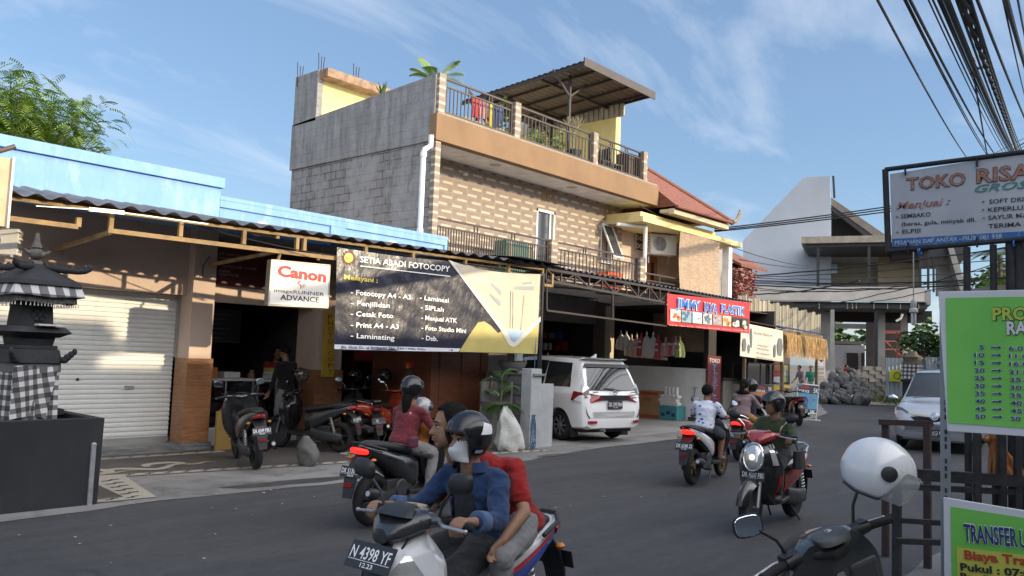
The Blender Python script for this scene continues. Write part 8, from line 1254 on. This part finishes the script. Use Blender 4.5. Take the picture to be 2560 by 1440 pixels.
letters(t, ps, it(('TOKO', (325, 440), (890, 388), 31, .05), ('RISA', (990, 372), (1520, 322), 36, .05)), flat('sign_black', (.03, .03, .035)), 'letter_outline'); letters(t, ps, [(a, x0, y0, x1, y1, h, .02, .010) for a, x0, y0, x1, y1, h, *_ in it(('TOKO', (330, 436), (885, 386), 30, .02), ('RISA', (996, 370), (1515, 320), 35, .02))], wornm('worn_brown', (.33, .15, .10), (.42, .36, .34), .58)); letters(t, ps, [(a, x0, y0, x1, y1, h, .03, .006, .35) for a, x0, y0, x1, y1, h, *_ in it(('GROSIR', (975, 462), (1640, 402), 19, .03))], wornm('worn_teal', (.07, .20, .20), k=.62))
letters(t, ps, [(a, x0, y0, x1, y1, h, .03, .006, .3) for a, x0, y0, x1, y1, h, *_ in it(('Menjual :', (230, 622), (745, 575), 18, .03))], wornm('worn_brown2', (.30, .13, .10), k=.56)); M_WB = wornm('worn_black', (.03, .03, .04), k=.60)
letters(t, ps, it(('SEMBAKO', (275, 706), (558, 685), 10.5, .02), ('(beras, gula, minyak dll.', (280, 778), (985, 735), 10, .02), ('ELPIJI', (288, 850), (462, 838), 10.5, .02), ('SOFT DRINK', (1112, 568), (1560, 535), 11, .02), ('KEPERLUAN', (1100, 645), (1560, 612), 11, .02), ('SAYUR MAYUR', (1102, 720), (1640, 680), 11, .02), ('TERIMA LPG', (1102, 800), (1600, 765), 11, .02)), M_WB)
m = MB(); [spoly(m, ps, [zs(x+14*cos(q*1.05), y+10*sin(q*1.05)) for q in range(6)], .006) for x, y in ((240, 692), (242, 838), (1055, 548), (1055, 625), (1058, 702))]; m.obj('bullet', MATS['worn_brown2'], t, 0); m = MB(); spoly(m, ps, [zs(189, 900), zs(1900, 800), zs(1900, 880), zs(191, 975)], .004); m.obj('blue_strip', wornm('worn_blue', (.03, .12, .33), (.25, .33, .42), .56), t, 0); letters(t, ps, it(('PESANAN SIAP ANTAR - HUB. 081 938', (218, 955), (1230, 893), 10, .01)), wornm('worn_pale', (.45, .5, .55), (.06, .14, .32), .55), 'strip_lettering')
m = MB(); fr = lambda a, b, r_: m.tube([ps(*a), ps(*b)], r_, 12); fr((2213, 424), (2700, 362), .022); fr((2213, 424), (2221, 630), .028); fr((2219, 628), (2700, 585), .022); m.obj('pipe_frame', M_FRM, t); m = MB()
for x, y in ((2263, 424), (2442, 402)): m.bar(ps(x, y-4, .01), ps(x+1, y+14, .01), .03, .012)
for x, y in ((2270, 612), (2442, 600)): m.bar(ps(x, y-6, .01), ps(x+1, y+18, .01), .03, .012)
m.obj('bracket', M_FRM, t, 0); m = MB(); [m.torus(ps(x, y), (0, 1, 0), .028, .006, 12, 5) for x, y in ((2297, 628), (2301, 627), (2535, 609))]; m.obj('blue_tie', M_BLU, t)
for px, py, r_ in ((2417, 618, .03), (2483, 612, .028), (2528, 606, .045), (2548, 604, .04)): p = ps(px, py, -.02 if px < 2520 else -.06); o = MB().tube([(p.x, p.y, 0), (p.x, p.y, p.z)], r_, 12).obj('sign_post', M_FRM, None); tag(o, {2417: 'thin dark post carrying the left end of the hanging sign', 2483: 'second dark post below the hanging sign', 2528: 'thick dark post below the hanging sign', 2548: 'last dark post below the hanging sign, beside the thick one'}[px], 'post')
# price boards
M_BGR = NT('board_green'); M_BGR.col(M_BGR.ramp(M_BGR.noise(3, 4), (.3, (.15, .48, .07)), (.7, (.20, .56, .10)))).set(r=.45); M_BGR = M_BGR.m; M_BWH = mat('board_border', (.62, .62, .64), .5, var=.04); q_b = lambda x, y: PX(x, y, BX)
zb_ = lambda x, y: (2180+x*.3472, 700+y*.3472)
def pboard(lab, Q, G):
    t = thing('price_board', lab, 'sign'); m = MB(); m.ext([q_b(*p) for p in Q], (.012, 0, 0)); m.obj('panel', M_BWH, t, 0, .003); m = MB(); spoly(m, q_b, G, .004); m.obj('green_field', M_BGR, t, 0); return t
t = pboard('upper green price board with two columns of numbers and arrows', [(2345, 729), (2680, 722), (2680, 1099), (2368, 1078)], [(2364, 745), (2672, 740), (2672, 1078), (2370, 1057)])
nb = [5, 10, 15, 20, 25, 30, 35, 40, 45, 50]; pr_ = ['6.0', '11.0', '16.0', '21.0', '25.', '30.', '35.', '40.', '45.', '50']; L1, L2 = [], []
for i, (n_, p_) in enumerate(zip(nb, pr_)):
    y = 498+i*55.4; w_ = 35 if n_ == 5 else 72; xr = 811+i*1.1; L1.append((str(n_), *zb_(xr-w_, y), *zb_(xr, y+1.), 10.5)); L2.append((p_, *zb_(988+i*1.8, y+8+i*.8), *zb_(988+i*1.8+34*len(p_), y+10+i*.8), 10.5))
for bo, off, mt, nm in ((.075, .006, M_WHT, 'number_outline'), (.03, .009, M_NVY, 'lettering')): letters(t, q_b, [(*l, bo, off) for l in L1+L2], mt, nm)
for k, mt, off in ((1.35, M_WHT, .006), (1., M_NVY, .009)):
    m = MB()
    for i in range(10): x, y = zb_(897+i*1., 485+i*55.6); a = 12.5; b = 1.7; m_ = (k-1)*4; spoly(m, q_b, [(x-a-m_*.5, y-b-m_*.5), (x+a-7, y-b-m_*.5), (x+a-7, y-5-m_*.4), (x+a+m_*.6, y), (x+a-7, y+5+m_*.4), (x+a-7, y+b+m_*.5), (x-a-m_*.5, y+b+m_*.5)], off)
    m.obj('arrow', mt, t, 0)
T1 = [('PRO', *zb_(872, 288), *zb_(1128, 285), 31)]; T2 = [('RA', *zb_(975, 390), *zb_(1122, 389), 32)]
letters(t, q_b, [(*l, .10, .006) for l in T1+T2], flat('board_dark_green', (.02, .08, .03)), 'heading_outline'); letters(t, q_b, [(*l, .045, .010) for l in T1], flat('board_lime', (.42, .50, .06)), 'heading'); letters(t, q_b, [(*l, .045, .010) for l in T2], M_BWH, 'white_heading')
t = pboard('lower green price board with blue heading and yellow panel', [(2358, 1243), (2680, 1296), (2680, 1640), (2362, 1600)], [(2377, 1266), (2672, 1312), (2672, 1620), (2382, 1580)]); m = MB(); spoly(m, q_b, [(2393, 1367), (2672, 1400), (2672, 1610), (2396, 1570)], .007); m.obj('yellow_panel', flat('board_yellow', (.55, .52, .08), .45), t, 0)
T3 = [('TRANSFER', 2413, 1352, 2546, 1366, 44), ('U', 2552, 1367, 2568, 1369, 44)]; letters(t, q_b, [(*l, .07, .008) for l in T3], M_WHT, 'heading_outline'); letters(t, q_b, [(*l, .03, .012) for l in T3], M_NVY, 'heading'); letters(t, q_b, [('Biaya Tran', 2413, 1396, 2590, 1415, 22, .05, .012)], flat('board_red', (.40, .05, .02)), 'red_lettering'); letters(t, q_b, [('Pukul : 07:00', 2403, 1424, 2600, 1446, 18, .05, .012), ('Rp. 50.000', 2403, 1446, 2560, 1466, 16, .05, .012)], M_BLK)
a, b = PX(2357, 1020, BX+.03), PX(2362, 1440, BX+.03); ds_ = NT('perforated_steel'); v = ds_.n('SeparateXYZ'); ds_.l(ds_.tc, v.inputs[0]); ds_.col((.26, .27, .28)).set(r=.5, m=.5); m = MB().bb(BX+.02, BX+.024, a.y-.035, a.y+.01, 0, 2.1).bb(BX+.024, BX+.055, a.y+.007, a.y+.01, 0, 2.1); t = m.obj('slotted_post', ds_.m, None, 0); tag(t, 'grey slotted angle post holding both green price boards', 'post'); m = MB(); [m.bb(BX+.017, BX+.02, a.y-.020, a.y-.010, .5+k*.035, .522+k*.035) for k in range(44) if k % 4 != 3]; m.obj('slot_hole', M_BLKP, t, 0)
# dark fence of rails and posts, cat on the plank
M_RW = mat('dark_red_wood', (.045, .022, .02), .6, var=.3, vs=8); FT = 6.6; pf = lambda x, y, d=FT: PD(x, y, d)
t = thing('timber_fence', 'dark timber and pipe fence behind the price boards', 'fence'); z0 = pf(2300, 1185).z
m = MB().bar(pf(2285, 1186), pf(2700, 1212), .06, .09); m.obj('plank', M_FRM, t, 0); m = MB().bar(pf(2250, 1216), pf(2700, 1238), .045).bar(pf(2240, 1300), pf(2700, 1330), .04).bar(pf(2240, 1352, 6), pf(2700, 1368, 6), .04); m.obj('rail', M_FRM, t, 0)
for px in (2443, 2506, 2545): p = pf(px, 1190); MB().tube([(p.x, p.y, 0), (p.x, p.y, pf(px, 1060).z+.3)], .032, 10).obj('post', M_FRM, t)
p = pf(2242, 1300); MB().bar((p.x, p.y, 0), (p.x, p.y, pf(2242, 1170).z), .06).obj('post', M_FRM, t, 0)
t = thing('barrier_frame', 'dark red timber barrier end frame in front of the silver car', 'barrier'); a, b = PD(2200, 1055, 7.6), PD(2330, 1060, 7.2); MB().bar(a, b, .05).obj('top_rail', M_RW, t, 0); p = PD(2214, 1060, 7.6); MB().bar((p.x, p.y, 0), (p.x, p.y, p.z), .055).obj('post', M_RW, t, 0); p = PD(2318, 1062, 7.2); MB().bar((p.x, p.y, 0), (p.x, p.y, p.z), .055).obj('post', M_RW, t, 0)
p = pf(2512, 1196, 6.72); ct = thing('cat', 'ginger cat sitting on the fence plank half hidden by a post', 'cat', tuple(p), atan2(E1.y, E1.x)+pi); m = MB(); m.chain([(-.06, 0, .06), (0, 0, .13), (.06, 0, .22), (.09, 0, .28)], [.085, .08, .06, .045]); m.ell((.11, 0, .32), (.055, .048, .046)); m.ell((.155, 0, .305), (.022, .026, .02)); [m.chain([(.085, s_*.030, .355), (.08, s_*.038, .395)], [.018, .004], 8) for s_ in (-1, 1)]; [m.chain([(.08, s_*.035, .2), (.10, s_*.035, .08), (.10, s_*.035, .012), (.13, s_*.035, .01)], [.03, .022, .018, .018], 8) for s_ in (-1, 1)]; [m.chain([(-.04, s_*.06, .07), (.03, s_*.075, .05), (.0, s_*.07, .015), (.05, s_*.07, .012)], [.06, .045, .025, .02], 8) for s_ in (-1, 1)]; m.chain([(-.12, 0, .03), (-.2, .06, .02), (-.22, .14, .02), (-.16, .2, .02)], [.024, .02, .018, .012], 8)
s = NT('ginger_fur'); w_ = s.n('TexWave'); w_.inputs['Scale'].default_value = 7; w_.inputs['Distortion'].default_value = 3; s.l(s.tc, w_.inputs[0]); s.col(s.ramp(w_.outputs[1], (.3, (.20, .07, .02)), (.7, (.34, .14, .05)))).set(r=.9); remesh(m, .011, 3).obj('body', s.m, ct, 180); m = MB(); [m.ell((.152, s_*.022, .325), (.006, .007, .008), 8, 6) for s_ in (-1, 1)]; m.obj('eyes', M_EYEW, ct)
# hanging lamp
c = PD(2284, 770, 8.); t = thing('hanging_lamp', 'unlit spiral energy saving bulb hanging on a cord beside the price board', 'lamp', (c.x, c.y, 0)); z = lambda y: PD(2284, y, 8.).z; MB().tube([(0, 0, z(752)), (0, 0, z(628))], .006, 6).obj('cord', M_PALEG, t); u_ = z(700)-z(701)
MB().lathe([(0, z(748)), (4*u_, z(749)), (7*u_, z(754)), (7.5*u_, z(766)), (6*u_, z(769)), (8.5*u_, z(771)), (10*u_, z(776)), (10*u_, z(781)), (7*u_, z(783)), (0, z(783))], n=18).obj('socket', mat('lamp_socket', (.52, .50, .46), .5), t, 40); m = MB()
for k in range(3): a = k*2.1; p_ = V((4.5*u_*cos(a), 4.5*u_*sin(a), 0)); q2 = V((4.5*u_*cos(a+.8), 4.5*u_*sin(a+.8), 0)); m.tube([p_+V((0, 0, z(783))), p_+V((0, 0, z(808))), (p_+q2)/2+V((0, 0, z(812))), q2+V((0, 0, z(808))), q2+V((0, 0, z(783)))], 1.9*u_, 8)
m.obj('tube', mat('lamp_glass', (.66, .66, .64), .25, var=0), t)
t = thing('sagging_conduit', 'pale bent conduit stub dangling under the far balcony', 'pipe'); MB().tube([PD(2256, 785, 40), PD(2252, 796, 40), PD(2240, 803, 40)], .06, 6).obj('pipe', M_PALEG, t)
# cables
M_CAB = mat('cable_black', (.012, .012, .014), .6, var=0); M_CABG = mat('cable_grey', (.06, .06, .065), .6, var=0); NW = 'first second third fourth fifth sixth seventh eighth ninth tenth eleventh twelfth thirteenth fourteenth fifteenth sixteenth seventeenth eighteenth'.split()
PT = PD(2660, 320, 25); up_ = thing('utility_pole', 'concrete utility pole carrying the overhead cables beyond the hanging sign', 'pole', (PT.x, PT.y, 0)); MB().tube([(0, 0, 0), (0, 0, PT.z+.5)], [.17, .12], 14).obj('pole', M_PLAST, up_); MB().bar((-1, 0, PT.z), (1, 0, PT.z), .1).obj('crossarm', M_FRM, up_, 0)
def cable(a, b, r0, lab, sag=.4, mt=None, grp=None, r1=None, n=20, name='cable', nz=0., tail=None, lead=0.):
    pts = [a-(b-a)*lead] if lead else []
    for i in range(n+1): u = i/n; p = a.lerp(b, u); p.z -= sag*4*u*(1-u); pts.append(p + V((nz*noise.noise(p*2), nz*noise.noise(p*2+V((9, 0, 0))), nz*noise.noise(p*2+V((0, 7, 0))))))
    if tail: pts.append(tail)
    o = MB().tube(pts, r0, 6).obj(name, mt or M_CAB, None); tag(o, lab, 'cable', grp); return o
OV = [(2195, 0, 2420, 392, .012), (2262, 0, 2470, 385, .010), (2266, 0, 2474, 384, .008), (2276, 0, 2490, 384, .014), (2322, 0, 2512, 382, .007), (2333, 0, 2520, 381, .009), (2345, 0, 2525, 380, .007), (2352, 0, 2528, 380, .012), (2360, 0, 2530, 378, .008), (2368, 0, 2535, 378, .026), (2392, 0, 2538, 377, .012), (2422, 0, 2552, 374, .012), (2428, 0, 2556, 372, .010), (2444, 0, 2600, 370, .014), (2508, 0, 2580, 300, .008), (2516, 0, 2600, 270, .022), (2545, 0, 2590, 210, .009)]
for i, (x0, y0, x1, y1, r_) in enumerate(OV):
    dx, dy = x1-x0, y1-y0; a = PD(x0-dx*.06, y0-dy*.06, 6.2); b = PD(x1+dx*.05, y1+dy*.05, 24+(i % 3)); cable(a, b, r_, '%s overhead cable of the bundle above the hanging sign, counted from the house side' % NW[i], .12, M_CAB if i % 4 else M_CABG, 'overhead cable bundle above the street', n=14, tail=PT+V((.1*(i-8), 0, .05)), lead=.34)
pts = []; a, b = PD(2402, -20, 6.2), PD(2546, 385, 24); g_ = (b-a).normalized(); s1 = g_.cross(UP).normalized(); u1 = s1.cross(g_); m = MB()
for ph in (0, 2.1, 4.2): m.tube([a.lerp(b, (i/160)**1.)+(s1*cos(i*.42+ph)+u1*sin(i*.42+ph))*.025 for i in range(-50, 161)]+[PT], .017, 6)
t = m.obj('twisted_cable', M_CAB); tag(t, 'thick twisted cable spiralling in the overhead bundle', 'cable', 'overhead cable bundle above the street')
t = thing('cable_clamp', 'small pinkish clamp joining the two thick overhead cables', 'clamp'); m = MB(); [m.ell(PD(x, y, 9.4), .035, 10, 7) for x, y in ((2432, 150), (2434, 184))]; m.obj('clamp_body', mat('clamp_pink', (.25, .14, .13), .5), t); MB().tube([PD(2432, 166, 9.4), PD(2443, 171, 9.5), PD(2455, 168, 9.6)], .02, 6).tube([PD(2434, 184, 9.4), PD(2446, 260, 12), PD(2470, 400, 20)], .012, 6).obj('strap', M_CAB, t)
for i, (x0, y0, x1, y1) in enumerate(((1786, 572, 2650, 446), (1786, 576, 2650, 454), (1786, 579, 2650, 464))): cable(PD(x0, y0, 27), PD(x1, y1, 25), .022, '%s of three parallel cables crossing the pale gable' % ('topmost', 'middle', 'lowest')[i], .1, None, 'three cables crossing the gable')
MIX = [(1876, 690, 2560, 612, 36), (1876, 693, 2560, 640, 35), (1876, 696, 2560, 668, 34), (1876, 700, 2560, 690, 36), (1876, 705, 2440, 702, 36), (1876, 707, 2440, 705, 36), (1876, 712, 2440, 710, 36), (1876, 717, 2260, 716, 36), (1876, 724, 2200, 722, 37), (1880, 735, 2150, 700, 37), (1960, 780, 2560, 640, 33), (2060, 772, 2560, 660, 33)]
for i, (x0, y0, x1, y1, d) in enumerate(MIX): cable(PD(x0, y0, d), PD(x1, y1, d-6), .03 if i % 3 == 0 else .017, '%s cable from the top in the sagging cluster across the unfinished building' % NW[i], .12+.03*(i % 4), M_CAB if i % 3 != 2 else M_CABG, 'cables across the unfinished building', nz=.05)
cable(PY(1600, 515, 12.75), PD(2040, 668, 40), .014, 'single thin wire drooping from the tiled house to the far canopy post', .35); cable(PD(1848, 648, 30), PD(2060, 672, 41), .016, 'short thin wire drooping to the pale junction rod at the far posts', .1)
cable(PY(480, 562, 11.0)+V((0, -.05, 0)), PY(840, 640, 10.3), .008, 'thin black wire strung under the photocopy shop canopy', .04)
m = MB().tube([PY(525, 640, 12.5), PY(508, 665, 12.5), PY(506, 690, 12.5)], .008, 5); tag(m.obj('loose_wire', M_CAB), 'loose black wire dangling on the wall beside the dark red board', 'cable')
